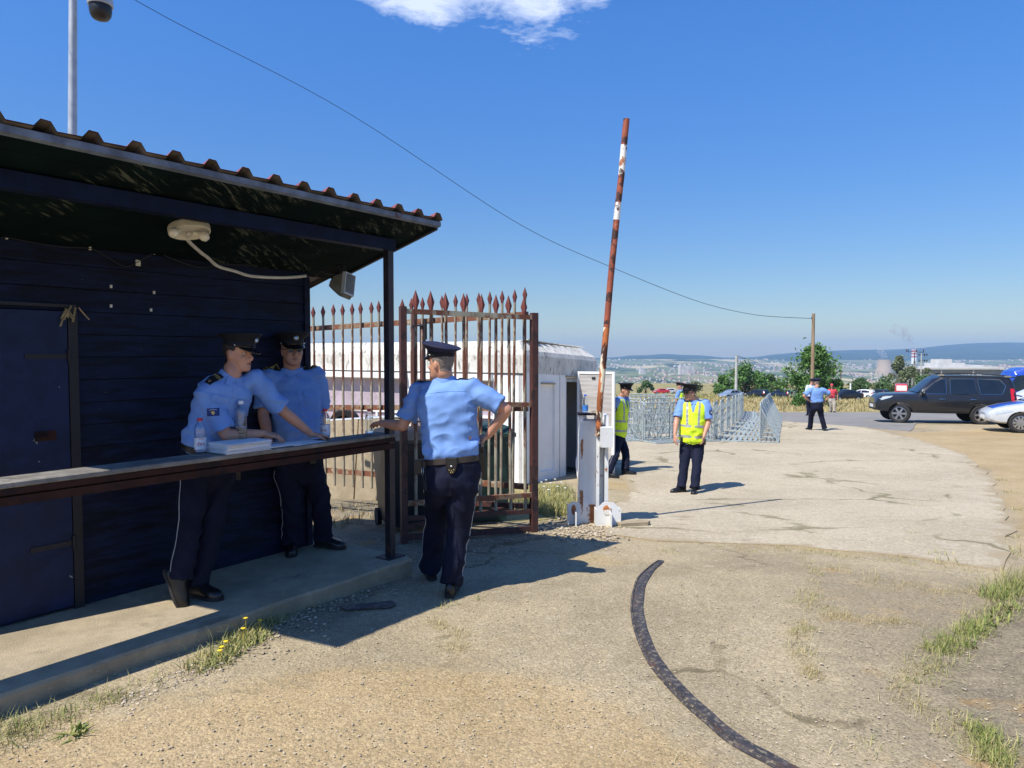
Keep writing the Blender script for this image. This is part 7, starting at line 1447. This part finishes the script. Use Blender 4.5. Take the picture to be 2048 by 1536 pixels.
tree('wide green bush behind the pale concrete pole', gb(1492, 132), wpx(62, 132), wpx(88, 132), 5200, 2, 'leaf_a', .24, .12, clumps=34)
tree('lower green bush left of the pale concrete pole', gb(1446, 134), wpx(40, 134), wpx(46, 134), 2600, 3, 'leaf_a', .24, .1, clumps=20)
tree('green bush right of the wide bush, above the dark blue car', gb(1542, 130), wpx(42, 130), wpx(50, 130), 2600, 4, 'leaf_b', .24, .1, clumps=20)
tree('rounded pale tree right of the cooling tower', gb(1800, 150), wpx(76, 150), wpx(40, 150), 3600, 5, 'leaf_c', .26, .16, clumps=26, low=.3)
tree('bushy grey-green tree behind the transformer pole', gb(1822, 140), wpx(58, 140), wpx(52, 140), 3200, 6, 'leaf_c', .26, .14, clumps=24, low=.1)
tree('loose grey-green tree in front of the grey building', gb(1856, 150), wpx(54, 150), wpx(42, 150), 2000, 7, 'leaf_c', .26, .14, clumps=22, low=.2)
tree('dark green hedge bush left of the red and white van', gb(1770, 135), wpx(34, 135), wpx(58, 135), 2400, 8, 'leaf_b', .24, .1, clumps=22, name='bush')
tree('green hedge bush above the windscreen of the black off-road car', gb(1850, 128), wpx(40, 128), wpx(60, 128), 2600, 9, 'leaf_b', .24, .1, clumps=22, name='bush')
tree('low green hedge bush behind the white hatchback', gb(1722, 136), wpx(32, 136), wpx(62, 136), 2400, 10, 'leaf_b', .24, .1, clumps=22, name='bush')
tree('low hedge bush between the leafy tree and the white post', gb(1680, 134), wpx(34, 134), wpx(44, 134), 2000, 11, 'leaf_b', .24, .1, clumps=18, name='bush')
tree('grey-green bush at the right edge beyond the grey building', gb(2030, 175), wpx(42, 175), wpx(60, 175), 2000, 12, 'leaf_c', .3, .1, clumps=18, name='bush')
tree('small dark bush in the field left of the distant silver car', gb(1292, 185), wpx(24, 185), wpx(34, 185), 900, 13, 'leaf_b', .3, .1, clumps=12, name='bush')
tree('small bush in the field between the vested officers and the silver-grey saloon', gb(1392, 160), wpx(22, 160), wpx(56, 160), 900, 14, 'leaf_c', .28, .1, clumps=12, name='bush')
tree('small green bush at the foot of the wooden pole', gb(1600, 58), wpx(22, 58), wpx(34, 58), 1400, 15, 'leaf_a', .12, .04, clumps=14, name='bush', low=.05)
# ------------------------------------------------------------ haze
hz = MB(); hz.box((800, 3300, 30), (9400, 8000, 206)); ho = hz.build('haze', None, smooth=0)
m = bpy.data.materials.new('haze'); m.use_nodes = True; nt_ = m.node_tree; nt_.nodes.clear(); ou = nt_.nodes.new('ShaderNodeOutputMaterial'); vv = nt_.nodes.new('ShaderNodeVolumePrincipled')
vv.inputs['Color'].default_value = (.42, .67, 1, 1); vv.inputs['Density'].default_value = HAZE; vv.inputs['Anisotropy'].default_value = 0
nt_.links.new(vv.outputs[0], ou.inputs['Volume']); ho.data.materials.append(m); tag(ho, 'pale blue summer haze hanging over the valley', 'haze', kind='stuff')
